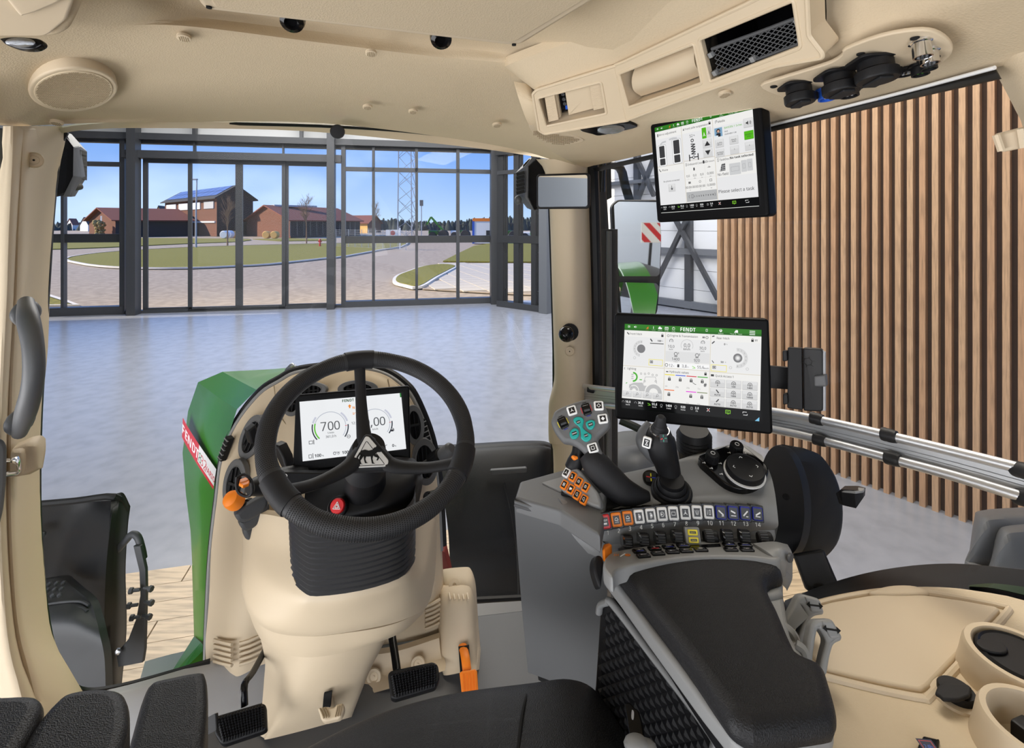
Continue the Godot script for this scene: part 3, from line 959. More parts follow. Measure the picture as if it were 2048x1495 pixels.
func overhead() -> void:
	var m:=MB.new()
	var BZ:=pl3(cab(0.62,0,0.24),cab(0.62,1,0.24),cab(0.55,0,0.326))
	var BF:=pl3(P(1085,257,1.21),hit(BZ,1236,126),hit(BZ,1258,236))
	# cove between headliner and console
	var c0:=[P(1066,178,1.215)]; var c1:=[]
	for q in [[1076,176],[1160,148]]:
		c0.append(hit(BF,q[0],q[1]))
	for q in [[1250,120],[1380,58],[1503,0],[1622,-60]]:
		c0.append(hit(BZ,q[0],q[1]))
	c0.append(cab(0.55,0.2,0.326)); c0.append(cab(0.55,-0.6,0.326))
	for p in c0:
		c1.append(p+Vector3(-0.941*0.07,0.045,0.337*0.07))
	patch(m,[c0,c1],3,1,Vector3(0,0.02,0))
	# leather-covered underside and front nose
	patch(m,[
		PHs([[1028,166,0.335],[1040,205,0.29],[1058,250,0.247],[1084,285,0.228],[1120,312,0.215],[1168,336,0.202]]),
		PHs([[1068,182,0.32],[1078,220,0.27],[1090,258,0.24],[1118,282,0.228],[1150,305,0.217],[1190,330,0.205]]),
		PHs([[1090,262,0.241],[1091,262,0.241],[1093,262,0.24],[1120,282,0.228],[1152,305,0.217],[1192,330,0.205]]),
		PHs([[1160,249,0.242],[1161,249,0.242],[1162,249,0.24],[1180,268,0.23],[1205,294,0.217],[1235,321,0.205]]),
		PHs([[1274,228,0.242],[1275,228,0.242],[1276,228,0.242],[1286,250,0.23],[1295,276,0.217],[1305,305,0.205]]),
		PHs([[1418,172,0.242],[1419,172,0.242],[1420,172,0.242],[1430,200,0.23],[1434,236,0.217],[1440,275,0.205]]),
		PHs([[1560,121,0.242],[1561,121,0.242],[1562,121,0.242],[1572,158,0.23],[1578,200,0.217],[1580,241,0.205]]),
		PHs([[1646,104,0.242],[1647,104,0.242],[1648,104,0.242],[1684,134,0.23],[1728,168,0.217],[1770,192,0.205]]),
		PHs([[1640,-50,0.335],[1648,50,0.28],[1664,98,0.243],[1690,130,0.23],[1735,165,0.217],[1780,189,0.205]]),
		PHs([[1720,-90,0.335],[1750,-10,0.29],[1790,50,0.25],[1850,90,0.232],[1910,120,0.217],[1990,135,0.205]]),
		PHs([[1900,-190,0.335],[1950,-110,0.29],[2000,-40,0.25],[2070,10,0.232],[2150,50,0.217],[2250,80,0.205]]),
	],4,4,Vector3(0.0,0.004,0.0))
	struct("trim_overhead",m,M.liner)

	var th:=thing("overhead_console","beige overhead console with three compartments above the right door window","overhead console",hit(BZ,1340,170))
	var xz:=frame_pl(BZ,hit(BZ,1420,90)); var xf0:=frame_pl(BF,hit(BF,1150,205))
	var lift:=Transform3D(Basis(),Vector3(0,0,0.012))
	var O1:=px2d(BF,xf0,[[1077,190],[1204,157],[1215,221],[1094,247]],0.006)
	var O2:=px2d(BZ,xz,[[1245,141],[1397,79],[1413,159],[1264,209]],0.006)
	var O3:=px2d(BZ,xz,[[1407,71],[1598,-10],[1612,86],[1428,157]],0.006)
	var of:=px2d(BF,xf0,[[1068,182],[1076,174],[1237,124],[1259,234],[1180,247],[1092,262],[1080,255]],0.004)
	var oz:=px2d(BZ,xz,[[1236,125],[1256,117],[1503,0],[1622,-62],[1627,62],[1654,97],[1654,106],[1560,124],[1420,174],[1258,235]],0.004)
	m=MB.new()
	prism(m,holed(of,[O1]),xf0*lift,0.04,0.0)
	prism(m,holed(oz,[O2,O3]),xz*lift,0.04,0.0)
	for o in [O1,of]:
		bead(m,xf0*lift,o,0.0035)
	for o in [O2,O3,oz]:
		bead(m,xz*lift,o,0.0035)
	obj("fascia",m,M.beige_smooth,th)
	# first compartment: sliding radio cover with ribs and a gap
	m=MB.new()
	slab(m,BF,[[1072,184],[1210,148],[1222,228],[1088,256]],0.01,0.0,0.0,-0.035)
	obj("back_wall",m,M.beige,th)
	var door:=thing("radio_cover","ribbed beige sliding cover in the front overhead compartment, pulled open a little","cover",hit(BF,1150,205))
	m=MB.new()
	slab(m,BF,[[1086,190],[1112,184],[1121,238],[1095,245]],0.012,0.002,0.002,-0.006)
	slab(m,BF,[[1128,182],[1205,163],[1213,214],[1136,234]],0.012,0.002,0.002,-0.006)
	obj("panel",m,M.beige_smooth,door)
	for k in 20:
		m=MB.new()
		var t:=(k+0.5)/20.0
		bar(m,hit(BF,lerpf(1090,1097,t),lerpf(194,240,t))+BF.normal*0,hit(BF,lerpf(1109,1117,t),lerpf(189,235,t)),0.0012,0.012)
		obj("rib",m,M.beige,door)
		m=MB.new()
		bar(m,hit(BF,lerpf(1180,1187,t),lerpf(173,216,t)),hit(BF,lerpf(1202,1209,t),lerpf(167,211,t)),0.0012,0.012)
		obj("rib",m,M.beige,door)
	m=MB.new()
	slab(m,BF,[[1112,186],[1128,183],[1136,230],[1121,234]],0.01,0.0,0.0,-0.016)
	var radio:=top("radio",m,M.black_gloss,"black radio front showing through the gap of the ribbed cover","radio")
	m=MB.new()
	for k in [[1123,196],[1125,206],[1127,215]]:
		lathe(m,axis(xf0.basis.z,hit(BF,k[0],k[1])-xf0.basis.z*0.016),[[0.004,0],[0.004,0.003],[0.0025,0.003],[0.0025,0.001],[0,0.001]],12)
	obj("sockets",m,M.grey_dark,radio)
	m=MB.new()
	slab(m,BF,[[1128,219],[1133,218],[1134,225],[1129,226]],0.004,0.0,0.0,-0.013)
	obj("usb_socket",m,M.blue_plug,radio)
	# second compartment: rolled beige flap
	m=MB.new()
	slab(m,BZ,[[1238,136],[1402,70],[1420,164],[1256,216]],0.01,0.0,0.0,-0.04)
	obj("back_wall",m,M.beige,th)
	var rz:=xz.basis.z
	m=MB.new()
	patch(m,[
		[hit(BZ,1258,142)-rz*0.02,hit(BZ,1320,117)-rz*0.018,hit(BZ,1382,92)-rz*0.02],
		[hit(BZ,1261,160)-rz*0.004,hit(BZ,1325,134)+rz*0.002,hit(BZ,1386,110)-rz*0.003],
		[hit(BZ,1265,182)-rz*0.003,hit(BZ,1330,158)+rz*0.003,hit(BZ,1391,135)-rz*0.002],
		[hit(BZ,1270,203)-rz*0.02,hit(BZ,1335,182)-rz*0.018,hit(BZ,1394,161)-rz*0.02],
	],5,5,-rz*0.004)
	top("storage_flap",m,M.beige_smooth,"smooth bulging beige flap in the middle overhead compartment","flap")
	m=MB.new()
	slab(m,BZ,[[1388,99],[1400,95],[1406,147],[1401,150],[1396,125]],0.02,0.0,0.0,-0.008)
	obj("finger_slot",m,M.beige_dark,th)
	# third compartment: black tray with a net
	var tray:=thing("net_tray","black open tray behind a diamond net in the rear overhead compartment","net tray",hit(BZ,1510,80))
	m=MB.new()
	slab(m,BZ,[[1407,71],[1598,-10],[1612,86],[1428,157]],0.01,0.0,0.0,-0.13)
	for e in [[[1407,71],[1598,-10]],[[1598,-10],[1612,86]],[[1612,86],[1428,157]],[[1428,157],[1407,71]]]:
		var a:=hit(BZ,e[0][0],e[0][1]); var b:=hit(BZ,e[1][0],e[1][1])
		m.quad(a,b,b-rz*0.13,a-rz*0.13)
	obj("tray",m,M.black_gloss,tray)
	var n00:=hit(BZ,1427,97); var n10:=hit(BZ,1604,37); var n11:=hit(BZ,1608,84); var n01:=hit(BZ,1434,148)
	m=MB.new()
	tube(m,[hit(BZ,1424,98),hit(BZ,1530,60),hit(BZ,1604,32)],0.003,8,1)
	tube(m,[n01,n11],0.0025,8,1)
	obj("net_rail",m,M.grey_dark,tray)
	m=MB.new()
	for k in range(-6,20):
		for s in 2:
			var a:=Vector2(k/13.0,0.0); var b:=Vector2((k+5.2)/13.0,1.0)
			if s==1:
				a=Vector2(1.0-a.x,0); b=Vector2(1.0-b.x,1)
			# keep the part between the ends of the rail
			var t0:=0.0; var t1:=1.0
			var dx:=b.x-a.x
			var ta:=(0.0-a.x)/dx; var tb:=(1.0-a.x)/dx
			t0=maxf(t0,minf(ta,tb)); t1=minf(t1,maxf(ta,tb))
			if t1-t0<0.05:
				continue
			var p:=a.lerp(b,t0); var q:=a.lerp(b,t1)
			var w0:=n00.lerp(n10,p.x).lerp(n01.lerp(n11,p.x),p.y); var w1:=n00.lerp(n10,q.x).lerp(n01.lerp(n11,q.x),q.y)
			tube(m,[w0,w1],0.0008,5,1)
	var net:=obj("net",m,M.grey_dark,tray)
	net.set_meta("kind","stuff")
	for k in [[1424,108],[1432,144],[1508,116],[1598,41],[1604,78]]:
		m=MB.new()
		box(m,Transform3D(xz.basis,hit(BZ,k[0],k[1])+rz*0.002),Vector3(0.008,0.009,0.008),0.001)
		obj("clip",m,M.grey,tray)

	# loudspeaker in the front corner
	var sp:=pl3(PH(1062,256,0.245),PH(1166,277,0.228),PH(1112,288,0.222))
	var sth:=thing("loudspeaker","half-hidden loudspeaker grille under the front of the overhead console","loudspeaker",hit(sp,1112,270))
	m=MB.new()
	slabs(m,sp,[[1058,246],[1066,263],[1085,277],[1115,286],[1145,285],[1168,277],[1130,262],[1090,255]],3,0.004,0.001,0.004)
	obj("ring",m,M.beige,sth)
	m=MB.new()
	for i in 26:
		for j in 9:
			var u:=1068.0+i*3.7; var v:=258.0+j*3.0+i*0.3
			var lim:=263.0+18.0*sin(clampf((u-1062.0)/104.0,0,1)*PI)+(u-1062)*0.1
			if v<lim-2 and v>256.0+(u-1068.0)*0.18:
				lathe(m,axis(sp.normal if sp.normal.y<0 else -sp.normal,hit(sp,u,v)+Vector3(0,-0.0065,0)),[[0.0022,0],[0.0022,0.0012],[0,0.0012]],5)
	var pf:=obj("perforation",m,M.beige_dark,sth)
	pf.set_meta("kind","stuff")
	dome_lamp(pl3(PH(1160,259,0.226),PH(1275,253,0.228),PH(1215,270,0.219)),[[1160,259],[1200,250],[1238,245],[1262,246],[1275,253],[1240,262],[1200,270],[1184,267]],"clear oval dome lamp in a black mount under the overhead console",1222,256,27,8)
	vent_plug(1449,188,0.229,0.011,"small slotted plug under the overhead console above the upper monitor")

	# plate with the connectors
	var UP_:=pl3(PH(1530,165,0.224),PH(1800,60,0.235),PH(1900,90,0.219))
	var pth:=thing("connector_plate","beige mounting plate with sockets on the headliner over the right window","connector plate",hit(UP_,1700,120))
	m=MB.new()
	slabs(m,UP_,zpx([[125,600],[270,545],[480,480],[640,425],[720,370],[745,325],[1000,230],[1250,186],[1400,197],[1500,260],[1530,335],[1480,405],[1380,470],[1100,560],[850,625],[640,680],[400,700],[220,660]]),3,0.006,0.002,0.007)
	obj("plate",m,M.beige_smooth,pth)
	for k in [[217,596],[725,455],[853,351],[1250,232],[1400,370]]:
		m=MB.new()
		var q: Array=zpx([k])[0]
		lathe(m,axis(Vector3.DOWN,hit(UP_,q[0],q[1])+Vector3(0,-0.007,0)),[[0.005,0],[0.005,0.002],[0.003,0.003],[0,0.002]],10)
		obj("screw",m,M.dark_hole,pth)
	for k in [[395,590,0.021,"left"],[695,505,0.0235,"middle"],[955,400,0.0245,"right"]]:
		var q: Array=zpx([[k[0],k[1]]])[0]
		var o:=hit(UP_,q[0],q[1])+Vector3(0,-0.006,0)
		var r: float=k[2]
		var xf:=axis(Vector3(0.05,-1,0.12),o,Vector3.BACK)
		var s:=thing("power_socket","black round power socket with hinged lid, %s one of the three on the connector plate" % k[3],"power socket",o,"lidded power sockets overhead")
		m=MB.new()
		prism(m,roundc([Vector2(-r*1.25,-r*0.9),Vector2(r*1.25,-r*0.9),Vector2(r*1.25,r*0.9),Vector2(-r*1.25,r*0.9)],r*0.5),xf*Transform3D(Basis(),Vector3(0,0,0.004)),0.004,0.001)
		obj("flange",m,M.black,s)
		m=MB.new()
		lathe(m,xf,[[r*0.85,0.003],[r*0.85,0.014],[r*0.9,0.016]],24)
		obj("body",m,M.black,s)
		m=MB.new()
		lathe(m,xf,[[r*0.9,0.015],[r*1.02,0.017],[r*1.02,0.027],[r*0.96,0.0295],[0,0.0305]],28)
		obj("lid",m,M.black,s)
		m=MB.new()
		box(m,xf*Transform3D(Basis(),Vector3(0,0,0.031)),Vector3(r*0.75,r*1.4,0.004),0.0015)
		obj("lid_grip",m,M.black_soft,s)
		m=MB.new()
		box(m,xf*Transform3D(Basis(),Vector3(r*0.95,0,0.02)),Vector3(r*0.5,r*0.7,0.012),0.002)
		obj("hinge",m,M.black,s)
	for k in [[600,625,0.0125,0.016,"blue","round blue socket between the black sockets"],[765,620,0.0125,0.012,"black","black round socket behind the middle lidded socket"],[1290,262,0.010,0.021,"steel","silver round connector, topmost of the cluster at the plate end"],[1345,330,0.010,0.018,"steel","silver round connector just below the topmost one"],[1340,385,0.009,0.016,"green","small green-faced connector right of the lower cluster"],[1280,440,0.010,0.014,"green","small green-faced connector left of the lower cluster"],[1180,480,0.0125,0.006,"ring","flat black ring socket beside the connector cluster"]]:
		var q: Array=zpx([[k[0],k[1]]])[0]
		var o:=hit(UP_,q[0],q[1])+Vector3(0,-0.006,0)
		var xf:=axis(Vector3(0.05,-1,0.12),o)
		var s:=thing("connector",k[5],"connector",o)
		var r: float=k[2]; var l: float=k[3]
		var body: Material={"blue": M.blue_plug,"black": M.black,"steel": M.chrome,"green": M.black,"ring": M.black}[k[4]]
		m=MB.new()
		lathe(m,xf,[[r*1.25,0],[r*1.25,0.003],[r,0.004],[r,l],[r*0.82,l],[r*0.82,l*0.5],[0,l*0.5]],20)
		obj("shell",m,body,s)
		m=MB.new()
		for j in 6:
			var a:=TAU*j/6
			lathe(m,xf*Transform3D(Basis(),Vector3(cos(a),sin(a),0)*r*0.45+Vector3(0,0,l*0.5)),[[r*0.12,0],[r*0.12,l*0.3],[0,l*0.3]],6)
		obj("contacts",m,M.green if k[4]=="green" else M.grey_light,s)

	# headliner edge strips over the right window
	m=MB.new()
	tube(m,PHs([[1440,277,0.2],[1540,251,0.2],[1780,191,0.2],[1990,135,0.2]]),0.0028,8,3)
	struct("trim_window_right",m,M.white)
	m=MB.new()
	patch(m,[PHs([[1186,336,0.2],[1301,309,0.2],[1440,278,0.2],[1540,253,0.2],[1780,193,0.2],[1990,138,0.2]]),PHs([[1186,344,0.192],[1301,318,0.19],[1440,287,0.188],[1540,263,0.186],[1780,206,0.184],[2000,156,0.182]])],3,1,Vector3(0.006,0.0,-0.004))
	struct("trim_window_right_frit",m,M.black)

	# rear right pillar and its coat clip
	m=MB.new()
	patch(m,[
		PP([[1960,90,0.66],[2020,80,0.62],[2120,60,0.58]]),
		PP([[1986,136,0.67],[2040,130,0.62],[2140,120,0.58]]),
		PP([[2008,176,0.67],[2060,180,0.62],[2160,180,0.58]]),
		PP([[2030,219,0.67],[2080,220,0.62],[2180,220,0.58]]),
		PP([[2048,262,0.67],[2100,270,0.62],[2200,280,0.58]]),
		PP([[2085,420,0.67],[2140,420,0.62],[2240,420,0.58]]),
		PP([[2110,900,0.67],[2170,900,0.62],[2270,900,0.58]]),
		PP([[2115,1330,0.68],[2180,1400,0.63],[2280,1480,0.59]]),
	],4,4,Vector3(0.02,0,0.01))
	struct("trim_rear_right",m,M.liner)
	m=MB.new()
	slab(m,pl3(P(1990,270,0.62),P(2050,256,0.60),P(2000,304,0.618)),[[1987,268],[2010,262],[2075,246],[2080,288],[2004,304],[1998,300]],0.018,0.004,0.003)
	tube(m,PP([[1992,270,0.612],[2003,302,0.61]]),0.004,8,1)
	tube(m,PP([[2040,258,0.60],[2046,296,0.60]]),0.004,8,1)
	top("coat_clip",m,M.beige_smooth,"beige moulded clip on the rear right pillar at the picture edge","clip")

# ---------------------------------------------------------------- glass,mirrors,lamps outside
func windows_and_mirrors() -> void:
	var m:=MB.new()
	var WR:=pl3(cab(0.87,0,0),cab(0.87,1,0),cab(0.87,0,1))
	slab(m,WR,[[1196,330],[1400,280],[1700,208],[2000,140],[2060,260],[2120,700],[2060,1140],[1860,1120],[1680,1165],[1560,1240],[1200,1050]],0.004)
	struct("window_2",m,M.glass)

	# interior mirror on the right pillar
	var mq:=pl3(P(1070,346,1.6),P(1180,349,1.55),P(1074,414,1.6))
	var mo: Vector3=hit(mq,1125,382)
	var xf:=frame_pl(mq,mo)
	var w: float=(hit(mq,1179,350)-hit(mq,1072,347)).length(); var h: float=(hit(mq,1124,418)-hit(mq,1124,347)).length()
	var th:=thing("interior_mirror","rectangular black-framed rear-view mirror on the right pillar","mirror",xf.origin)
	m=MB.new()
	prism(m,rrect(w,h,0.012),xf,0.02,0.005)
	obj("frame",m,M.black,th)
	m=MB.new()
	prism(m,rrect(w-0.014,h-0.014,0.007),xf*Transform3D(Basis(),Vector3(0,0,0.0015)),0.003,0.0)
	obj("mirror_glass",m,M.mirror,th)
	m=MB.new()
	bar(m,xf*Vector3(0.0,0,-0.02),P(1150,380,1.76),0.02,0.02,0.004)
	obj("stem",m,M.black,th)

	# working lamps on the front pillars outside
	th=thing("work_lamp","black outside working lamp with grey slotted cover by the left pillar","work lamp",P(135,330,1.4))
	m=MB.new()
	loft(m,[
		PP([[96,300,1.30],[120,264,1.30],[132,268,1.30],[148,296,1.30],[146,350,1.30],[128,385,1.30],[96,396,1.30]]),
		PP([[100,300,1.42],[122,266,1.42],[138,268,1.42],[158,292,1.42],[160,355,1.42],[140,388,1.42],[100,396,1.42]]),
	])
	obj("housing",m,M.matt,th,20)
	m=MB.new()
	patch(m,[PP([[124,263,1.295],[132,264,1.32],[140,267,1.42]]),PP([[147,294,1.295],[158,292,1.33],[171,302,1.44]]),PP([[146,352,1.295],[160,353,1.33],[171,352,1.44]]),PP([[126,393,1.295],[139,393,1.32],[147,392,1.42]])],1,1,Vector3(-0.004,0,-0.01))
	obj("cover",m,M.grey_dark,th,20)
	for k in 7:
		m=MB.new()
		var v:=305.0+k*7.6
		bar(m,P(158.5,v,1.335),P(171.5,v+4,1.44),0.0055,0.016)
		obj("slot",m,M.dark_hole,th)
	m=MB.new()
	tube(m,PP([[143,376,1.36],[152,374,1.36],[160,372,1.37]]),0.010,10,2)
	obj("hinge_knob",m,M.grey_mid,th)

	th=thing("work_lamp","black outside working lamp with slotted cover beside the interior mirror","work lamp",P(1060,365,2.0))
	m=MB.new()
	loft(m,[
		PP([[1046,330,1.94],[1058,318,1.94],[1078,316,1.94],[1090,326,1.94],[1094,345,1.94],[1088,412,1.94],[1068,420,1.94],[1046,390,1.94]]),
		PP([[1050,330,2.1],[1060,318,2.1],[1078,314,2.1],[1092,324,2.1],[1096,345,2.1],[1090,412,2.1],[1070,420,2.1],[1050,390,2.1]]),
	])
	obj("housing",m,M.matt,th,20)
	m=MB.new()
	patch(m,[PP([[1058,316,1.98],[1064,315,1.93],[1072,317,1.92]]),PP([[1031,346,1.98],[1050,332,1.925],[1056,332,1.92]]),PP([[1034,390,1.98],[1050,394,1.925],[1055,394,1.92]]),PP([[1054,416,1.98],[1064,420,1.93],[1068,421,1.92]])],1,1,Vector3(0.004,0,-0.01))
	obj("cover",m,M.grey_dark,th,20)
	for k in 6:
		m=MB.new()
		var v:=347.0+k*7.4
		bar(m,P(1033,v+2,1.922),P(1049,v-2,1.916),0.0075,0.012)
		obj("slot",m,M.dark_hole,th)
	m=MB.new()
	sphere(m,P(1036,400,1.93),Vector3(0.015,0.018,0.018),12)
	obj("hinge_knob",m,M.grey_dark,th)

	# exhaust stack with its perforated guard
	th=thing("exhaust_stack","black exhaust pipe inside a perforated guard just right of the front pillar","exhaust",P(1205,600,2.3))
	m=MB.new()
	tube(m,PP([[1205,300,2.3],[1202,350,2.3],[1200,400,2.3],[1200,455,2.3]]),[0.022,0.024,0.03,0.034],16,3)
	obj("pipe",m,M.black_gloss,th)
	m=MB.new()
	tube(m,PP([[1198,385,2.29],[1199,410,2.29],[1200,458,2.29]]),[0.034,0.036,0.04],16,3)
	obj("collar",m,M.black,th)
	m=MB.new()
	tube(m,PP([[1208,458,2.3],[1208,700,2.3],[1208,960,2.3]]),0.062,24,1)
	obj("guard",m,M.guard,th)
	for i in 20:
		for j in 2:
			m=MB.new()
			var v:=488.0+i*25.4+j*12.7
			for k in ([1189,1203] if j==0 else [1196]):
				var dd:=2.3-sqrt(maxf(0.062 ** 2-((k-1208.0)*0.0023) ** 2,0.0))-0.001
				lathe(m,axis(P(0,HV,0)-P(k,v,dd)+Vector3(-0.6,0,0),P(k,v,dd)),[[0.0065,-0.001],[0.0065,0.0015],[0,0.0015]],10)
			obj("hole",m,M.dark_hole,th)
	m=MB.new()
	tube(m,PP([[1218,462,2.22],[1218,700,2.22],[1218,960,2.22]]),0.012,10,1)
	obj("seam",m,M.grey_dark,th)
	m=MB.new()
	slab(m,pl3(P(1210,310,2.36),P(1290,310,2.4),P(1210,400,2.36)),[[1212,300],[1222,300],[1224,395],[1214,400]],0.05,0.005)
	obj("bracket",m,M.black,th)

	# outside mirror
	th=thing("outside_mirror","tall black outside mirror with two glasses beyond the right front pillar","mirror",P(1275,500,2.5))
	var mp:=pl3(P(1235,420,2.46),P(1322,415,2.46),P(1240,620,2.47))
	var xm:=frame_pl(mp,hit(mp,1275,500))
	m=MB.new()
	slab(m,mp,[[1223,412],[1236,399],[1318,399],[1324,470],[1322,560],[1316,625],[1306,642],[1240,640],[1230,560],[1226,480]],0.06,0.012,0.02,-0.002)
	obj("frame",m,M.black,th)
	m=MB.new()
	slab(m,mp,[[1228,410],[1237,403],[1316,404],[1322,470],[1319,548],[1314,552],[1238,552],[1231,480]],0.003,0.0,0.006,0.0005)
	obj("mirror_glass",m,M.mirror,th)
	m=MB.new()
	slab(m,mp,[[1238,564],[1312,566],[1318,572],[1310,630],[1300,638],[1244,636]],0.003,0.0,0.006,0.0005)
	obj("mirror_glass",m,M.mirror,th)
	m=MB.new()
	tube(m,PP([[1210,330,2.4],[1240,336,2.5],[1250,370,2.55],[1262,410,2.55]]),0.025,10,3,0.7)
	obj("arm",m,M.black,th)

# ---------------------------------------------------------------- hood,fenders and steps seen through the windscreen
func front_end() -> void:
	var m:=MB.new()
	var th:=thing("engine_hood","glossy green tractor hood with a red and white lettered band, beyond the dashboard","hood",P(600,1100,1.9))
	var inner:=PP([[414,1180,1.52],[424,1060,1.53],[434,990,1.54],[442,920,1.55],[458,868,1.56],[474,818,1.57],[513,779,1.6],[571,756,1.63],[640,738,1.65],[731,739,1.65],[780,755,1.64],[827,797,1.62],[858,870,1.6],[872,950,1.58]])
	var midl:=PP([[400,1180,1.6],[404,1060,1.63],[405,985,1.66],[406,905,1.7],[420,838,1.72],[438,795,1.74],[480,762,1.76],[560,745,1.8],[640,734,1.82],[735,737,1.82],[790,752,1.8],[832,797,1.76],[860,870,1.7],[872,950,1.66]])
	var outer:=PP([[387,1180,1.72],[381,1060,1.78],[372,990,1.84],[365,905,1.9],[376,822,1.92],[396,764,1.94],[445,743,1.95],[540,738,2.0],[640,730,2.05],[735,733,2.05],[800,752,2.0],[838,798,1.92],[862,870,1.84],[873,950,1.76]])
	var far:=PP([[392,1180,2.4],[388,1060,2.6],[385,990,2.9],[392,905,3.0],[400,830,3.0],[420,780,3.0],[460,765,3.0],[540,760,3.0],[640,756,3.0],[735,760,3.0],[790,780,3.0],[825,820,3.0],[850,880,3.0],[862,950,3.0]])
	var grid:=[inner,midl,outer,far]
	for k in 3:
		for i in inner.size()-1:
			m.quad(grid[k][i],grid[k][i+1],grid[k+1][i+1],grid[k+1][i])
	obj("hood_shell",m,M.green,th,24)
	# lettered band
	var R:=Raster.new(1024,360)
	R.rect(0,0,500,360,C(214,36,44)); R.rect(500,0,524,360,C(238,238,236)); R.rect(500,300,524,60,C(214,36,44))
	R.text("FENDT",250,190,230,Color.WHITE,0,true,0.72)
	R.text("8",560,190,230,C(60,110,70),0,false,0.8)
	R.text("32",670,190,230,C(206,40,46),0,false,0.8)
	R.text("VARIO",880,200,130,C(206,40,46),0,true,0.8)
	var pm:=mat(Color.WHITE,0.3)
	pm.albedo_texture=R.tex()
	m=MB.new()
	var toward:=Vector3(0.0,0.003,0.012)
	var t0:=[]; var t1:=[]
	for k in 9:
		var t:=k/8.0
		# follows the side of the hood from its outer edge back to the dashboard
		t0.append(P(lerpf(370,437,t),lerpf(834,936,pow(t,0.9)),lerpf(1.87,1.555,t))+toward)
		t1.append(P(lerpf(368,431,t),lerpf(872,976,pow(t,0.9)),lerpf(1.88,1.545,t))+toward)
	for k in 8:
		m.tri(t0[k],t0[k+1],t1[k+1],Vector2(k/8.0,0),Vector2((k+1)/8.0,0),Vector2((k+1)/8.0,1))
		m.tri(t0[k],t1[k+1],t1[k],Vector2(k/8.0,0),Vector2((k+1)/8.0,1),Vector2(k/8.0,1))
	var band:=obj("lettered_band",m,pm,th)
	band.set_meta("label","red and white band reading FENDT 832 VARIO")
	m=MB.new()
	patch(m,[PP([[378,930,1.88],[392,930,1.8]]),PP([[383,985,1.86],[394,985,1.78]]),PP([[388,1030,1.84],[396,1030,1.75]])],1,2)
	obj("side_grille",m,M.black,th)
	m=MB.new()
	lathe(m,axis(Vector3.UP,P(584,738,1.9)),[[0.026,0],[0.02,0.008],[0.008,0.02],[0,0.024]],6)
	obj("ornament",m,M.chrome,th)
	# green frame leg beside the dashboard with its foot
	m=MB.new()
	patch(m,[PP([[384,1130,1.74],[400,1130,1.64],[418,1130,1.54]]),PP([[386,1200,1.72],[402,1200,1.6],[415,1200,1.52]]),PP([[388,1272,1.68],[402,1285,1.55],[412,1300,1.48]])],3,3,Vector3(0,0,-0.05))
	obj("frame_leg",m,M.green,th)
	m=MB.new()
	loft(m,[PP([[388,1272,1.66],[402,1284,1.52],[411,1296,1.48],[410,1320,1.46],[396,1318,1.6]]),PP([[346,1338,1.46],[352,1340,1.44],[360,1345,1.43],[356,1349,1.42],[346,1346,1.45]])])
	obj("frame_foot",m,M.green,th,20)
	m=MB.new()
	patch(m,[PP([[290,1322,1.62],[340,1308,1.65],[395,1296,1.66]]),PP([[280,1358,1.5],[330,1345,1.5],[400,1330,1.5]])],2,2,Vector3(0,-0.02,0))
	top("base_plate",m,M.grey_light,"grey sheet metal plate at the foot of the left windscreen edge","plate")

	# left front mudguard
	th=thing("mudguard","black scuffed front mudguard outside the lower left windscreen","mudguard",P(160,1360,2.0))
	m=MB.new()
	patch(m,[
		PP([[50,1018,1.95],[110,1010,1.97],[165,1004,1.99],[228,1000,2.0]]),
		PP([[50,1080,1.97],[110,1080,2.0],[160,1048,1.98],[222,1040,1.93]]),
		PP([[50,1160,2.0],[105,1160,2.02],[140,1150,1.98],[212,1140,1.9]]),
		PP([[50,1260,2.0],[105,1260,2.0],[140,1260,1.97],[208,1260,1.88]]),
		PP([[50,1390,1.98],[105,1390,1.97],[140,1390,1.94],[206,1390,1.86]]),
	],5,5,Vector3(0,0,-0.03))
	obj("shell",m,M.guard,th)
	m=MB.new()
	patch(m,[
		PP([[222,994,2.0],[236,994,2.03],[250,1020,2.1]]),
		PP([[220,1040,1.93],[232,1040,1.98],[245,1060,2.08]]),
		PP([[212,1140,1.9],[226,1140,1.95],[240,1150,2.06]]),
		PP([[208,1260,1.88],[226,1260,1.93],[242,1268,2.04]]),
		PP([[206,1390,1.86],[220,1390,1.9],[231,1390,2.0]]),
	],4,5,Vector3(0,0,-0.03))
	obj("edge_flange",m,M.guard,th)
	m=MB.new()
	tube(m,PP([[60,1009,1.95],[150,1001,1.98],[228,993,2.0],[250,1020,2.09]]),0.013,8,4)
	obj("top_bead",m,M.guard,th)
	m=MB.new()
	tube(m,PP([[66,1070,1.94],[80,1068,1.94],[86,1068,1.95]]),0.012,8,2)
	obj("bolt_cover",m,M.shade,th)

	# plastic step cover with ribs
	th=thing("step_cover","dark ribbed step cover in front of the black mudguard at lower left","step cover",P(140,1370,1.75))
	m=MB.new()
	patch(m,[
		PP([[60,1166,1.9],[95,1158,1.92],[126,1156,1.93],[140,1170,1.9]]),
		PP([[60,1200,1.8],[95,1196,1.82],[150,1188,1.84],[178,1200,1.8]]),
		PP([[60,1225,1.74],[95,1220,1.75],[150,1216,1.76],[192,1236,1.74]]),
		PP([[60,1250,1.7],[95,1250,1.7],[150,1250,1.7],[200,1270,1.7]]),
		PP([[60,1320,1.69],[95,1320,1.69],[150,1320,1.69],[209,1316,1.69]]),
		PP([[60,1400,1.68],[95,1400,1.68],[150,1400,1.68],[212,1400,1.68]]),
	],5,5,Vector3(0.0,-0.01,-0.03))
	obj("body",m,M.shade,th)
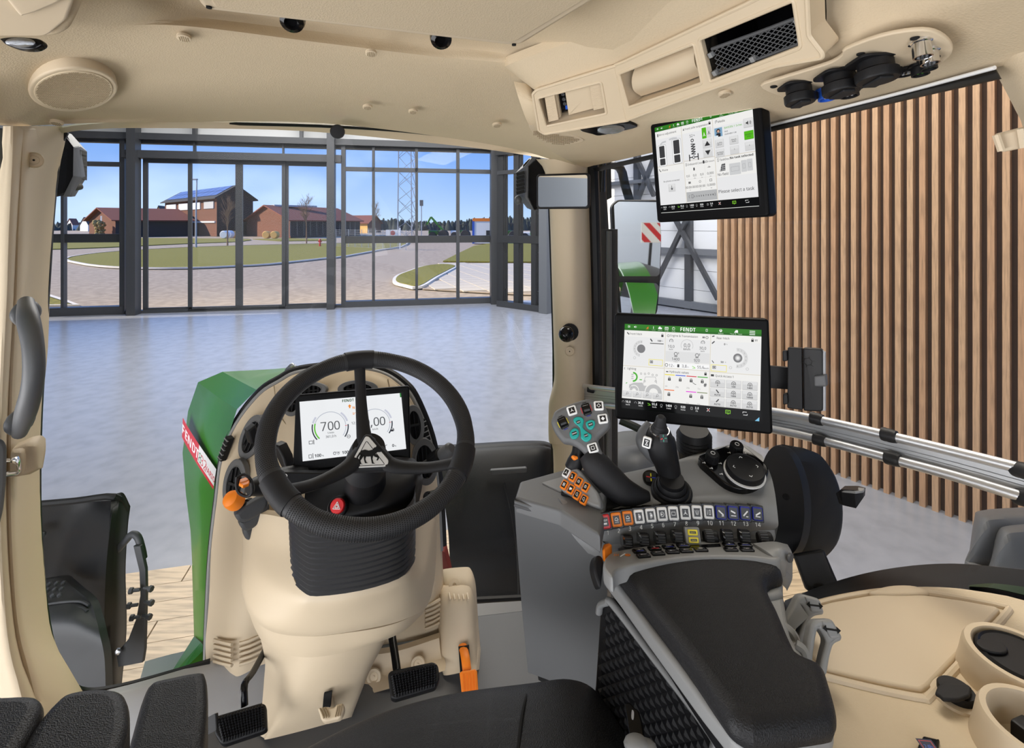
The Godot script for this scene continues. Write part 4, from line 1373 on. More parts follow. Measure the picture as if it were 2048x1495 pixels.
	for k in 3:
		m=MB.new()
		tube(m,PP([[70,1212+k*12,1.765-k*0.018],[120,1204+k*12,1.785-k*0.018],[160,1202+k*12,1.79-k*0.018],[178-k*3,1210+k*12,1.775-k*0.018]]),0.005,6,3)
		obj("rib",m,M.shade,th)
	for k in 12:
		m=MB.new()
		var c:=k % 4; var r:=k/4
		bar(m,P(80+c*14+r*-4,1172+r*12-c*1.0,1.868-r*0.035),P(90+c*14+r*-4,1164+r*12-c,1.878-r*0.035),0.012,0.012,0.003)
		obj("tread_cleat",m,M.shade,th)

	# bracket with bolts beside the mudguard
	th=thing("bracket","dark steel bracket with bolts and bent tube between mudguard and hood","bracket",P(270,1330,1.9))
	m=MB.new()
	tube(m,PP([[236,1098,1.98],[252,1080,1.97],[264,1068,1.96],[276,1074,1.95],[284,1100,1.94],[287,1116,1.94]]),0.013,10,4)
	obj("tube",m,M.shade,th)
	var bp:=pl3(P(240,1300,1.92),P(290,1300,1.9),P(265,1120,1.92))
	m=MB.new()
	slab(m,bp,[[266,1092],[280,1092],[290,1138],[291,1180],[288,1300],[284,1325],[236,1334],[232,1306],[256,1278],[272,1236],[280,1190],[278,1142]],0.014,0.003)
	obj("plate",m,M.shade,th)
	for k in [[268,1180],[264,1210],[270,1234],[297,1176],[298,1204],[294,1232]]:
		m=MB.new()
		var a:=P(k[0],k[1],1.88)
		lathe(m,axis(Vector3(-1 if k[0]<280 else 1,0,0.2),a),[[0.006,-0.02],[0.006,0.004],[0.011,0.004],[0.011,0.016],[0,0.016]],6)
		obj("bolt",m,M.shade,th)
	m=MB.new()
	lathe(m,axis(Vector3(0,0.3,1),hit(bp,242,1296)+Vector3(0,0,0.012)),[[0.012,0],[0.012,0.006],[0.008,0.009],[0,0.009]],6)
	obj("bolt",m,M.steel,th)

	# right front mudguard
	th=thing("mudguard","large smooth black front mudguard right of the dashboard","mudguard",P(990,1190,2.2))
	m=MB.new()
	patch(m,[
		PP([[850,898,2.5],[950,893,2.45],[1020,889,2.42],[1090,889,2.42],[1115,905,2.45]]),
		PP([[860,905,2.4],[950,902,2.34],[1020,900,2.32],[1086,902,2.32],[1112,918,2.4]]),
		PP([[880,960,2.24],[950,965,2.2],[1020,970,2.2],[1076,980,2.22],[1112,1000,2.3]]),
		PP([[895,1050,2.1],[960,1060,2.1],[1020,1070,2.12],[1070,1080,2.15],[1112,1090,2.25]]),
		PP([[900,1130,2.06],[970,1140,2.06],[1020,1150,2.08],[1070,1150,2.12],[1112,1150,2.2]]),
		PP([[905,1240,2.04],[970,1240,2.04],[1020,1240,2.06],[1070,1240,2.1],[1112,1240,2.2]]),
	],5,4,Vector3(0,0,-0.04))
	obj("shell",m,M.guard,th)
	m=MB.new()
	bar(m,P(980,943,2.2),P(1054,938,2.2),0.02,0.022,0.005)
	obj("grip_bar",m,M.shade,th)
	m=MB.new()
	tube(m,PP([[1008,965,2.19],[1022,1020,2.14],[1034,1100,2.1],[1038,1190,2.08]]),0.006,6,4)
	obj("crease_bead",m,M.guard,th)
	m=MB.new()
	patch(m,[PP([[882,1100,1.9],[890,1105,1.9]]),PP([[884,1140,1.88],[900,1150,1.88]]),PP([[884,1180,1.86],[906,1190,1.86]])],3,3,Vector3(0,0,-0.05))
	top("red_strut",m,mat(C(110,40,34),0.5),"dark red part showing between the dashboard and the right mudguard","strut")
	m=MB.new()
	tube(m,PP([[900,1202,1.82],[1000,1197,1.86],[1075,1193,1.9]]),0.012,8,2)
	struct("trim_seal_foot",m,M.black)

	# grey tank side and dark tubing right of the exhaust
	m=MB.new()
	patch(m,[
		PP([[1180,900,2.6],[1240,880,2.6],[1300,878,2.6],[1370,900,2.62]]),
		PP([[1170,930,2.4],[1240,905,2.4],[1300,905,2.4],[1380,940,2.5]]),
		PP([[1160,1010,2.3],[1240,960,2.3],[1300,960,2.3],[1390,1000,2.45]]),
		PP([[1150,1080,2.3],[1240,1060,2.3],[1300,1060,2.3],[1390,1060,2.45]]),
		PP([[1150,1622,2.3],[1240,1622,2.3],[1300,1622,2.3],[1390,1560,2.45]]),
	],4,4,Vector3(0,0,-0.1))
	top("tank_shell",m,M.shade,"grey rounded tank shell outside, behind the joystick console","tank")
	th=thing("hose_bundle","dark pipes and hoses outside under the lower monitor","hoses",P(1260,880,2.5))
	for k in [[1225,760,1215,860,0.02],[1240,840,1300,875,0.02],[1258,845,1290,870,0.014],[1215,740,1232,790,0.03]]:
		m=MB.new()
		tube(m,PP([[k[0],k[1],2.44],[(k[0]+k[2])/2+8,(k[1]+k[3])/2,2.42],[k[2],k[3],2.44]]),k[4],8,4)
		obj("hose",m,M.black,th)

# ---------------------------------------------------------------- dashboard
func vent(at: Vector3,n: Vector3,rx: float,ry: float,turn: float,label: String,slats:=4) -> void:
	var th:=thing("air_vent",label,"air vent",at)
	var xf:=axis(n,at)*Transform3D(Basis(Vector3.BACK,turn),Vector3.ZERO)
	var m:=MB.new()
	var o:=circ(rx,36,ry); var i:=circ(rx*0.76,36,ry*0.76)
	prism(m,holed(o,[i]),xf*Transform3D(Basis(),Vector3(0,0,0.006)),0.02,0.0)
	bead(m,xf*Transform3D(Basis(),Vector3(0,0,0.006)),i,0.002)
	bead(m,xf*Transform3D(Basis(),Vector3(0,0,0.005)),o,0.0025)
	obj("bezel",m,M.grey_mid,th)
	m=MB.new()
	prism(m,i,xf*Transform3D(Basis(),Vector3(0,0,-0.008)),0.004)
	obj("duct",m,M.dark_hole,th)
	for k in slats:
		m=MB.new()
		var x:=rx*0.76*(-0.7+1.4*k/maxf(slats-1,1))
		var l:=2*ry*0.76*sqrt(maxf(0.05,1-pow(x/(rx*0.76),2)))
		box(m,xf*Transform3D(Basis(Vector3.UP,0.5),Vector3(x,0,-0.001)),Vector3(rx*0.12,l,0.006),0.0012)
		obj("slat",m,M.black,th)
	m=MB.new()
	box(m,xf*Transform3D(Basis(),Vector3(0,0,0.003)),Vector3(rx*1.2,ry*0.12,0.005),0.001)
	obj("slat",m,M.black,th)

func dash() -> void:
	var m:=MB.new()
	var th:=thing("dashboard","tall beige dashboard tower with arched top behind the steering wheel","dashboard",P(640,1330,1.42))
	var rows:=[
		PP([[560,764,1.575],[590,748,1.585],[640,741,1.59],[690,739,1.59],[735,741,1.59],[772,752,1.585],[800,772,1.575]]),
		PP([[520,790,1.56],[560,778,1.56],[620,772,1.55],[690,768,1.55],[750,768,1.55],[795,782,1.56],[822,800,1.565]]),
		PP([[473,850,1.55],[515,845,1.53],[590,840,1.5],[690,835,1.49],[775,835,1.5],[825,845,1.53],[852,866,1.555]]),
		PP([[445,920,1.54],[490,920,1.5],[580,920,1.45],[690,920,1.43],[790,915,1.46],[840,918,1.51],[868,926,1.545]]),
		PP([[434,1000,1.52],[486,1000,1.46],[580,1000,1.4],[690,1000,1.38],[790,1000,1.42],[848,1000,1.48],[876,1000,1.53]]),
		PP([[422,1100,1.5],[479,1100,1.42],[570,1100,1.38],[690,1100,1.37],[790,1100,1.41],[855,1100,1.46],[881,1100,1.52]]),
		PP([[416,1210,1.47],[476,1210,1.4],[560,1210,1.4],[690,1210,1.4],[790,1210,1.43],[858,1210,1.46],[886,1210,1.51]]),
		PP([[411,1290,1.45],[472,1298,1.385],[550,1280,1.42],[690,1270,1.44],[790,1260,1.46],[860,1250,1.47],[890,1250,1.5]]),
		PP([[414,1341,1.41],[471,1353,1.37],[540,1324,1.4],[690,1300,1.44],[790,1285,1.46],[865,1275,1.48],[895,1270,1.5]]),
	]
	patch(m,rows,6,5,Vector3(0,-0.005,-0.03))
	obj("tower",m,M.beige,th)
	var arch:=PP([[411,1330,1.455],[416,1200,1.475],[422,1100,1.505],[434,995,1.53],[444,920,1.55],[473,848,1.565],[520,788,1.575],[560,762,1.59],[590,746,1.6],[640,738,1.605],[690,736,1.605],[735,738,1.605],[774,750,1.6],[804,771,1.59],[826,798,1.58],[854,864,1.57],[869,926,1.56],[877,1000,1.545],[882,1100,1.53]])
	m=MB.new()
	tube(m,arch,0.0075,8,4)
	obj("rim_trim",m,M.grey,th)
	m=MB.new()
	var back:=[]
	for p in arch:
		back.append(p+Vector3(-0.008 if p.x<-0.53 else 0.004,0.004,-0.02))
	tube(m,back,0.012,8,4)
	obj("rim_seal",m,M.black,th)
	# louvre ribs at its foot
	for k in 5:
		m=MB.new()
		var v:=1281.0+k*10.5
		tube(m,PP([[428,v-2,1.415-k*0.004],[446,v+3,1.39-k*0.004],[464,v+7,1.37-k*0.004]]),0.0045,6,2)
		obj("louvre_rib",m,M.beige,th)
		m=MB.new()
		tube(m,PP([[479,v+5,1.385-k*0.004],[500,v-1,1.39-k*0.004],[524,v-12,1.405-k*0.004]]),0.0045,6,2)
		obj("louvre_rib",m,M.beige,th)
	for k in 6:
		m=MB.new()
		tube(m,PP([[850,1212+k*9,1.452],[866,1206+k*9,1.462],[880,1198+k*9,1.475]]),0.0045,6,2)
		obj("louvre_rib",m,M.beige,th)
	# seams of the moulding
	for s in [[[548,770,1.555],[552,800,1.535],[560,830,1.515],[574,850,1.5],[586,868,1.49],[588,925,1.445]],[[776,758,1.575],[782,790,1.54]],[[486,1150,1.4],[488,1090,1.42],[496,1040,1.43]]]:
		m=MB.new()
		tube(m,PP(s),0.0016,6,3)
		obj("seam",m,M.beige_dark,th)

	vent(P(618,781,1.525),Vector3(-0.1,0.3,1),0.055,0.023,0.12,"oval air vent on top of the dashboard left of the upper wheel spoke",5)
	vent(P(716,777,1.525),Vector3(0.05,0.3,1),0.058,0.023,0.0,"oval air vent on top of the dashboard behind the upper wheel spoke",5)
	vent(P(504,873,1.5),Vector3(-0.35,0.2,1),0.036,0.066,-0.35,"tall oval air vent at the upper left of the dashboard beside the rim",4)
	vent(P(471,968,1.47),Vector3(-0.3,0.1,1),0.038,0.072,-0.12,"tall oval air vent at lower left of the dashboard above the orange knob",4)
	vent(P(829,849,1.5),Vector3(0.3,0.2,1),0.026,0.056,0.1,"tall oval air vent just right of the instrument display",3)
	vent(P(850,922,1.49),Vector3(0.35,0.1,1),0.036,0.066,0.1,"tall oval air vent behind the right stalk",4)
	vent(P(585,806,1.5),Vector3(-0.2,0.2,1),0.03,0.034,0.0,"small round air vent half hidden at the display's upper left corner",3)
	for s in [[452,896,1.525,-0.32,4,"black slit vent on the left edge of the dashboard"],[849,862,1.535,0.22,4,"black slit vent on the right edge of the dashboard"]]:
		var at:=P(s[0],s[1],s[2])
		var sv:=thing("slit_vent",s[5],"air vent",at)
		var xf:=axis(Vector3(-0.6 if s[3]<0 else 0.6,0.2,1),at)*Transform3D(Basis(Vector3.BACK,s[3]),Vector3.ZERO)
		m=MB.new()
		box(m,xf,Vector3(0.02,0.075,0.02),0.003)
		obj("opening",m,M.dark_hole,sv)
		for k in 5:
			m=MB.new()
			box(m,xf*Transform3D(Basis(),Vector3(0,-0.03+k*0.015,0.009)),Vector3(0.02,0.003,0.006),0.0008)
			obj("slat",m,M.grey,sv)

	# steering column shroud
	th=thing("column_shroud","rounded beige steering column shroud on a tapering pedestal","column shroud",P(620,1470,1.2))
	m=MB.new()
	patch(m,[
		PP([[588,1040,1.26],[584,1100,1.22],[588,1158,1.16],[611,1183,1.125],[634,1191,1.115],[722,1180,1.11],[807,1151,1.135],[827,1118,1.19],[832,1040,1.26]]),
		PP([[545,1030,1.29],[548,1095,1.25],[560,1165,1.175],[596,1200,1.125],[632,1208,1.112],[722,1196,1.108],[812,1166,1.135],[838,1130,1.2],[850,1040,1.29]]),
		PP([[502,1025,1.33],[505,1090,1.29],[520,1165,1.21],[570,1220,1.145],[630,1234,1.12],[722,1218,1.118],[814,1186,1.145],[850,1145,1.21],[865,1045,1.32]]),
		PP([[488,1025,1.36],[487,1100,1.32],[487,1180,1.25],[530,1243,1.175],[612,1262,1.138],[722,1248,1.132],[816,1216,1.16],[858,1172,1.24],[871,1050,1.35]]),
		PP([[488,1030,1.38],[485,1115,1.34],[491,1210,1.275],[534,1258,1.195],[612,1272,1.152],[722,1259,1.146],[818,1234,1.18],[862,1192,1.26],[873,1060,1.38]]),
	],5,4,Vector3(0,0,-0.02))
	obj("upper_shell",m,M.beige_smooth,th)
	m=MB.new()
	patch(m,[
		PP([[498,1225,1.29],[538,1258,1.21],[612,1272,1.168],[700,1264,1.162],[770,1252,1.17],[820,1233,1.195],[858,1200,1.27]]),
		PP([[508,1252,1.29],[545,1284,1.215],[612,1298,1.174],[690,1291,1.17],[760,1276,1.178],[816,1250,1.21],[852,1212,1.28]]),
		PP([[520,1276,1.295],[550,1300,1.225],[608,1314,1.18],[680,1306,1.178],[750,1286,1.19],[806,1262,1.225],[846,1226,1.29]]),
	],5,4,Vector3(0,0,-0.02))
	obj("lower_shell",m,M.beige_smooth,th)
	m=MB.new()
	patch(m,[
		PP([[521,1276,1.31],[552,1300,1.24],[604,1310,1.188],[680,1302,1.185],[760,1278,1.22],[772,1276,1.27]]),
		PP([[530,1320,1.305],[560,1330,1.25],[602,1334,1.188],[672,1326,1.184],[747,1306,1.22],[758,1304,1.28]]),
		PP([[528,1360,1.295],[552,1374,1.248],[590,1376,1.19],[660,1364,1.186],[728,1346,1.22],[738,1344,1.28]]),
		PP([[523,1420,1.265],[540,1432,1.24],[564,1434,1.195],[640,1420,1.194],[708,1402,1.225],[716,1400,1.28]]),
		PP([[517,1468,1.235],[528,1475,1.225],[538,1477,1.212],[622,1456,1.21],[696,1435,1.235],[703,1433,1.28]]),
	],5,4,Vector3(0,0,-0.02))
	obj("pedestal",m,M.beige_smooth,th)
	m=MB.new()
	patch(m,[PP([[740,1310,1.4],[800,1300,1.42],[878,1275,1.44]]),PP([[725,1350,1.38],[800,1335,1.4],[882,1310,1.42]]),PP([[708,1396,1.33],[800,1370,1.34],[890,1340,1.37]])],4,4,Vector3(0,0,-0.02))
	obj("heel_board",m,M.beige,th)
	for k in [[748,1352,1.372],[836,1327,1.398]]:
		m=MB.new()
		lathe(m,axis(Vector3(0,0.35,1),P(k[0],k[1],k[2])),[[0.02,0],[0.019,0.004],[0.013,0.005],[0.01,0.001],[0.003,0.001],[0.003,0.003],[0,0.003]],20)
		obj("screw_boss",m,M.beige,th)
	m=MB.new()
	slab(m,pl3(P(640,1380,1.175),P(668,1375,1.175),P(650,1440,1.185)),[[648,1386],[664,1382],[660,1425],[644,1428]],0.006,0.001,0.0,0.002)
	obj("pedal_slot",m,M.dark_hole,th)

	# pleated black bellows
	m=MB.new()
	var rings:=[]
	for k in 25:
		var t:=k/24.0
		var out:=0.006*(0.5+0.5*cos(PI*k)) if k % 2==0 else 0.0
		var v:=lerpf(1020,1152,t)
		var sx:=lerpf(6.0,0.0,t)
		var px:=[[590-sx,v-26,1.27],[586-sx,v-2,1.21],[590-sx,v+10,1.165],[610-sx*0.5,v+30,1.125],[636,v+38,1.108],[722,v+27,1.10],[795,v+4,1.122],[822,v-22,1.165],[828,v-42,1.21],[826,v-66,1.27]]
		var ring:=[]
		for q in px:
			ring.append(P(q[0],q[1],q[2]))
		ring=spline(ring,3)
		var ce:=P(708,v-20,1.27)
		for i in ring.size():
			ring[i] += (ring[i]-ce).normalized()*out*0.8
		rings.append(ring)
	for i in rings.size()-1:
		for j in rings[i].size()-1:
			m.quad(rings[i][j],rings[i][j+1],rings[i+1][j+1],rings[i+1][j])
	top("column_bellows",m,M.bellows,"pleated black rubber bellows of the steering column in the beige shroud","bellows","",30)

	# black upper housing round the column with the hazard button
	th=thing("column_housing","black plastic steering column housing between wheel hub and bellows","column housing",P(720,1000,1.2))
	m=MB.new()
	patch(m,[
		PP([[612,950,1.3],[625,935,1.3],[700,925,1.28],[770,915,1.29],[822,915,1.32],[838,935,1.34]]),
		PP([[610,985,1.22],[640,985,1.2],[700,975,1.19],[770,962,1.2],[825,950,1.24],[843,955,1.28]]),
		PP([[608,1006,1.18],[640,1018,1.155],[700,1022,1.145],[770,1005,1.16],[825,985,1.21],[841,975,1.26]]),
		PP([[608,1016,1.18],[640,1032,1.155],[700,1040,1.145],[770,1022,1.16],[822,1002,1.21],[838,990,1.26]]),
		PP([[606,1032,1.2],[640,1052,1.175],[700,1060,1.165],[770,1042,1.18],[820,1020,1.22],[834,1010,1.26]]),
	],5,4,Vector3(0,-0.01,-0.02))
	obj("cover",m,M.black,th)
	m=MB.new()
	tube(m,PP([[735,915,1.13],[732,950,1.17],[730,985,1.21]]),[0.04,0.045,0.05],24,3)
	obj("column_neck",m,M.black,th)
	m=MB.new()
	lathe(m,axis(Vector3(-0.05,0.5,1),P(676,1014,1.15)),[[0.026,-0.03],[0.024,0.0],[0.022,0.008],[0.019,0.010],[0.0185,0.006]],24)
	obj("button_collar",m,M.black,th)
	m=MB.new()
	var hz:=axis(Vector3(-0.05,0.5,1),P(676,1011,1.143))
	lathe(m,hz,[[0.0165,-0.004],[0.0165,0.004],[0.0145,0.0065],[0,0.0075]],24)
	var hb:=obj("hazard_button",m,M.red,th)
	m=MB.new()
	for s in [0.0095,0.0048]:
		for k in 3:
			var a:=PI/2+TAU*k/3
			var b:=a+TAU/3
			bar(m,hz*Vector3(cos(a)*s,sin(a)*s-0.001,0.0078),hz*Vector3(cos(b)*s,sin(b)*s-0.001,0.0078),0.0011,0.0011)
	obj("warning_triangle",m,M.white,hb)

	# instrument display
	var q:=quad4([[585,790],[813,771.5],[827,917.6],[591.5,944]],1.3)
	var xf:=frame_of(q)
	var w: float=(q[1]-q[0]).length(); var h: float=(q[0]-q[3]).length()
	th=thing("instrument_display","black-framed instrument display with two round gauges behind the steering wheel","display",xf.origin)
	m=MB.new()
	prism(m,rrect(w,h,0.006),xf,0.03,0.004)
	obj("housing",m,M.bezel,th)
	var sc:=quad4([[599,803],[802,785.5],[812.5,897],[605.5,922]],1.297)
	screen_quad(th,xf,sc,gauges(),Vector3(0,0,0.0008))

	# stalks
	th=thing("indicator_stalk","thick black stalk with a ribbed ring to the right of the wheel hub","stalk",P(880,912,1.35))
	m=MB.new()
	tube(m,PP([[820,945,1.33],[845,935,1.32],[862,926,1.31]]),[0.012,0.013,0.016],12,2)
	obj("arm",m,M.black,th)
	m=MB.new()
	var ax:=P(920,884,1.27)-P(862,926,1.31)
	lathe(m,axis(ax,P(862,926,1.31)),[[0.016,0],[0.019,0.004],[0.019,0.008]],20)
	for k in 24:
		var a:=TAU*k/24
		bar(m,P(862,926,1.31)+axis(ax,Vector3.ZERO).basis*Vector3(cos(a)*0.0205,sin(a)*0.0205,0.008),P(862,926,1.31)+axis(ax,Vector3.ZERO).basis*Vector3(cos(a)*0.0205,sin(a)*0.0205,0.042),0.003,0.003)
	lathe(m,axis(ax,P(862,926,1.31)),[[0.020,0.008],[0.020,0.042],[0.017,0.044],[0,0.045]],20)
	obj("ribbed_ring",m,M.black,th)
	m=MB.new()
	lathe(m,axis(ax,P(862,926,1.31)),[[0.016,0.044],[0.0175,0.05],[0.0175,0.078],[0.012,0.084],[0,0.085]],20)
	obj("tip",m,M.grey_dark,th)
	th=thing("wiper_stalk","black stalk with an orange flap at the left of the wheel rim","stalk",P(510,975,1.25))
	m=MB.new()
	tube(m,PP([[500,975,1.17],[530,968,1.2],[565,955,1.23],[610,945,1.27]]),[0.02,0.03,0.028,0.024],16,4,0.85)
	obj("body",m,M.black,th)
	m=MB.new()
	tube(m,PP([[474,955,1.15],[473,970,1.15],[478,985,1.15],[494,992,1.15],[504,985,1.15],[502,960,1.16],[488,948,1.16],[474,955,1.15]]),0.0035,8,3)
	obj("guard_ring",m,M.black,th)
	m=MB.new()
	slab(m,pl3(P(478,965,1.14),P(500,958,1.16),P(478,955,1.17)),[[478,965],[480,957],[492,953],[500,957],[498,965],[486,970]],0.008,0.003)
	obj("orange_flap",m,M.orange,th)
	th=thing("light_stalk","black stalk with white light symbols between the left spoke and the display","stalk",P(570,950,1.3))
	m=MB.new()
	slab(m,pl3(P(563,945,1.2),P(690,945,1.26),P(563,965,1.2)),[[562,944],[640,946],[690,940],[690,950],[640,962],[580,976],[564,968]],0.02,0.004)
	obj("arm",m,M.black,th)
	m=MB.new()
	slab(m,pl3(P(500,855,1.36),P(520,850,1.38),P(500,880,1.36)),[[496,862],[512,850],[520,872],[518,890],[502,888]],0.03,0.006)
	slab(m,pl3(P(548,895,1.34),P(572,915,1.32),P(548,930,1.34)),[[546,888],[556,892],[568,916],[574,940],[564,940],[552,915]],0.03,0.006)
	obj("ribbed_wheel",m,M.black,th)
	m=MB.new()
	for k in [[571,951],[571,964]]:
		var o:=P(k[0],k[1],1.195)
		for j in 8:
			var a:=TAU*j/8; var b:=TAU*(j+1)/8
			bar(m,o+Vector3(cos(a),sin(a),0)*0.004,o+Vector3(cos(b),sin(b),0)*0.004,0.001,0.001)
		for j in 3:
			bar(m,o+Vector3(-0.012,(j-1)*0.003,0),o+Vector3(-0.006,(j-1)*0.003,0),0.001,0.001)
	obj("light_symbols",m,M.white,th)

	# reversing lever with orange knob and boot
	th=thing("shuttle_lever","lever with a big orange knob and pleated black boot left of the steering column","lever",P(505,1060,1.36))
	m=MB.new()
	var kb:=axis(P(452,992,1.24)-P(478,1004,1.28),P(476,1004,1.27))
	lathe(m,kb,[[0.016,0],[0.021,0.003],[0.0225,0.012],[0.021,0.028],[0.018,0.036],[0.010,0.040],[0,0.041]],24)
	obj("orange_knob",m,M.orange,th)
	m=MB.new()
	tube(m,PP([[474,1003,1.27],[490,1010,1.3],[502,1020,1.33]]),[0.009,0.009,0.012],12,2)
	lathe(m,axis(P(474,1003,1.27)-P(500,1014,1.31),P(498,1014,1.31)),[[0.02,0],[0.021,0.008],[0.016,0.012],[0.014,0.02]],16)
	obj("stem",m,M.black,th)
	for s in [[[474,1026],[500,1008],[532,992],[536,1010],[520,1030],[495,1044],[480,1044],[473,1036],1.265],[[480,1044],[500,1036],[536,1008],[538,1024],[516,1050],[498,1062],[486,1060],1.28],[[488,1058],[504,1052],[538,1022],[537,1036],[520,1064],[504,1080],[492,1078],1.295]]:
		m=MB.new()
		var d: float=s[-1]
		slabs(m,pl3(P(480,1040,d),P(530,1010,d+0.04),P(500,1080,d+0.01)),s.slice(0,-1),3,0.03,0.008)
		obj("boot_pleat",m,M.shade,th)

	# ignition key and lock on the right edge
	th=thing("ignition_key","silver ignition key in its lock below the right stalk","key",P(875,985,1.4))
	m=MB.new()
	lathe(m,axis(Vector3(0.2,0.1,1),P(856,992,1.4)),[[0.014,0],[0.014,0.008],[0.006,0.01],[0.006,0.02]],16)
	obj("lock",m,M.black,th)
	m=MB.new()
	bar(m,P(858,990,1.38),P(884,982,1.37),0.012,0.018,0.003)
	obj("key_head",m,M.black,th)
	m=MB.new()
	bar(m,P(861,987,1.372),P(882,980,1.362),0.006,0.012,0.002)
	obj("key_inlay",m,M.steel,th)

# a lit picture laid on a panel: corners TL TR BR BL pressed onto the plane of xf
func screen_quad(th: Node3D,xf: Transform3D,q: Array,tx: Texture2D,lift: Vector3) -> void:
	var c:=[]
	for p in q:
		# where the sight line through p meets the front plane of the panel
		var pl:=Plane(xf.basis.z,xf.origin)
		var o:=Vector3(0,EYE,0)
		var dir: Vector3=p-o
		c.append(o+dir*((pl.d-pl.normal.dot(o))/pl.normal.dot(dir))+xf.basis*lift)
	var m:=MB.new()
	var n:=4
	for i in n:
		for j in n:
			var f:=func(a: float,b: float) -> Vector3: return c[0].lerp(c[1],a).lerp(c[3].lerp(c[2],a),b)
			var u0:=float(i)/n; var u1:=float(i+1)/n; var v0:=float(j)/n; var v1:=float(j+1)/n
			m.tri(f.call(u0,v0),f.call(u1,v0),f.call(u1,v1),Vector2(u0,v0),Vector2(u1,v0),Vector2(u1,v1))
			m.tri(f.call(u0,v0),f.call(u1,v1),f.call(u0,v1),Vector2(u0,v0),Vector2(u1,v1),Vector2(u0,v1))
	var sm:=mat(Color.BLACK,0.12)
	sm.metallic_specular=0.2
	sm.emission_enabled=true
	sm.emission=Color.WHITE
	sm.emission_operator=BaseMaterial3D.EMISSION_OP_MULTIPLY
	sm.emission_texture=tx
	sm.emission_energy_multiplier=0.92
	obj("screen",m,sm,th)
	var l:=AreaLight3D.new()
	l.name="screen_light"
	l.area_size=Vector2((c[1]-c[0]).length(),(c[3]-c[0]).length())
	l.light_energy=0.012
	l.light_color=Color(0.95,0.97,1.0)
	l.area_range=10.0
	l.area_attenuation=2.0
	l.shadow_enabled=true
	var fx:=Transform3D(Basis(xf.basis.x,xf.basis.y,xf.basis.z),(c[0]+c[2])/2+xf.basis.z*0.004)
	fx.origin -= where(th)
	th.add_child(l)
	l.transform=fx

func gauges() -> Texture2D:
	var R:=Raster.new(900,520,C(244,246,248))
	var ink:=C(60,62,66); var dark:=C(34,42,54); var pale:=C(188,194,206)
	for g in [[250,250],[640,262]]:
		R.arc(g[0],g[1],138,6,PI*0.78,PI*2.22,pale)
		R.arc(g[0],g[1],160,10,PI*0.78,PI*1.08,dark)
		R.arc(g[0],g[1],160,10,-PI*0.02,PI*0.22,dark)
		R.arc(g[0],g[1],162,16,PI*1.1,PI*1.22,C(205,208,222)); R.arc(g[0],g[1],162,16,-PI*0.28,-PI*0.08,C(205,208,222))
		R.line(Vector2(g[0]+128,g[1]),Vector2(g[0]+146,g[1]),4,C(220,60,60))
	R.arc(250,250,140,11,PI*0.76,PI*1.1,C(96,196,40))
	R.text("700",250,240,104,C(80,82,86),0)
	R.text("1/min",250,300,22,ink,0)
	R.text("361,0 h",250,334,28,ink,0)
	R.text("0,00",640,250,104,C(80,82,86),0)
	R.text("km/h",640,310,22,ink,0)
	R.text("12:45",470,236,30,ink,0)
	R.text("FENDT",420,26,34,C(30,70,30),0,true)
	R.poly([Vector2(430,62),Vector2(446,82),Vector2(436,82),Vector2(436,98),Vector2(424,98),Vector2(424,82),Vector2(414,82)],C(240,136,24))
	R.text("N",464,96,30,C(240,136,24),0,true)
	R.text("I/1",468,150,26,C(240,136,24),0,true)
	R.frame(60,352,34,30,4,ink); R.line(Vector2(102,346),Vector2(102,386),5,ink)
	R.arc(402,350,16,3,0,TAU,ink); R.text("(ABS)",402,350,12,ink,0)
	R.frame(52,470,26,32,4,ink); R.line(Vector2(88,462),Vector2(88,506),5,ink)
	R.text("100",130,486,36,ink,0,true); R.text("%",172,492,18,ink,0)
	R.arc(272,484,13,4,0,TAU,ink); R.arc(304,488,9,3,0,TAU,ink); R.line(Vector2(262,474),Vector2(318,478),3,ink)
	R.text("1000",374,486,36,ink,0,true); R.text("1/min",430,492,18,ink,0)
	R.rr(778,318,24,30,3,ink); R.rect(783,322,14,8,C(244,246,248)); R.line(Vector2(806,324),Vector2(806,344),4,ink)
	R.arc(700,476,14,5,0,TAU,ink); R.line(Vector2(700,480),Vector2(732,462),4,ink)
	R.text("0",786,476,36,ink,0,true); R.text("%",806,482,18,ink,0)
	R.rect(888,0,12,40,C(30,120,40))
	return R.tex()

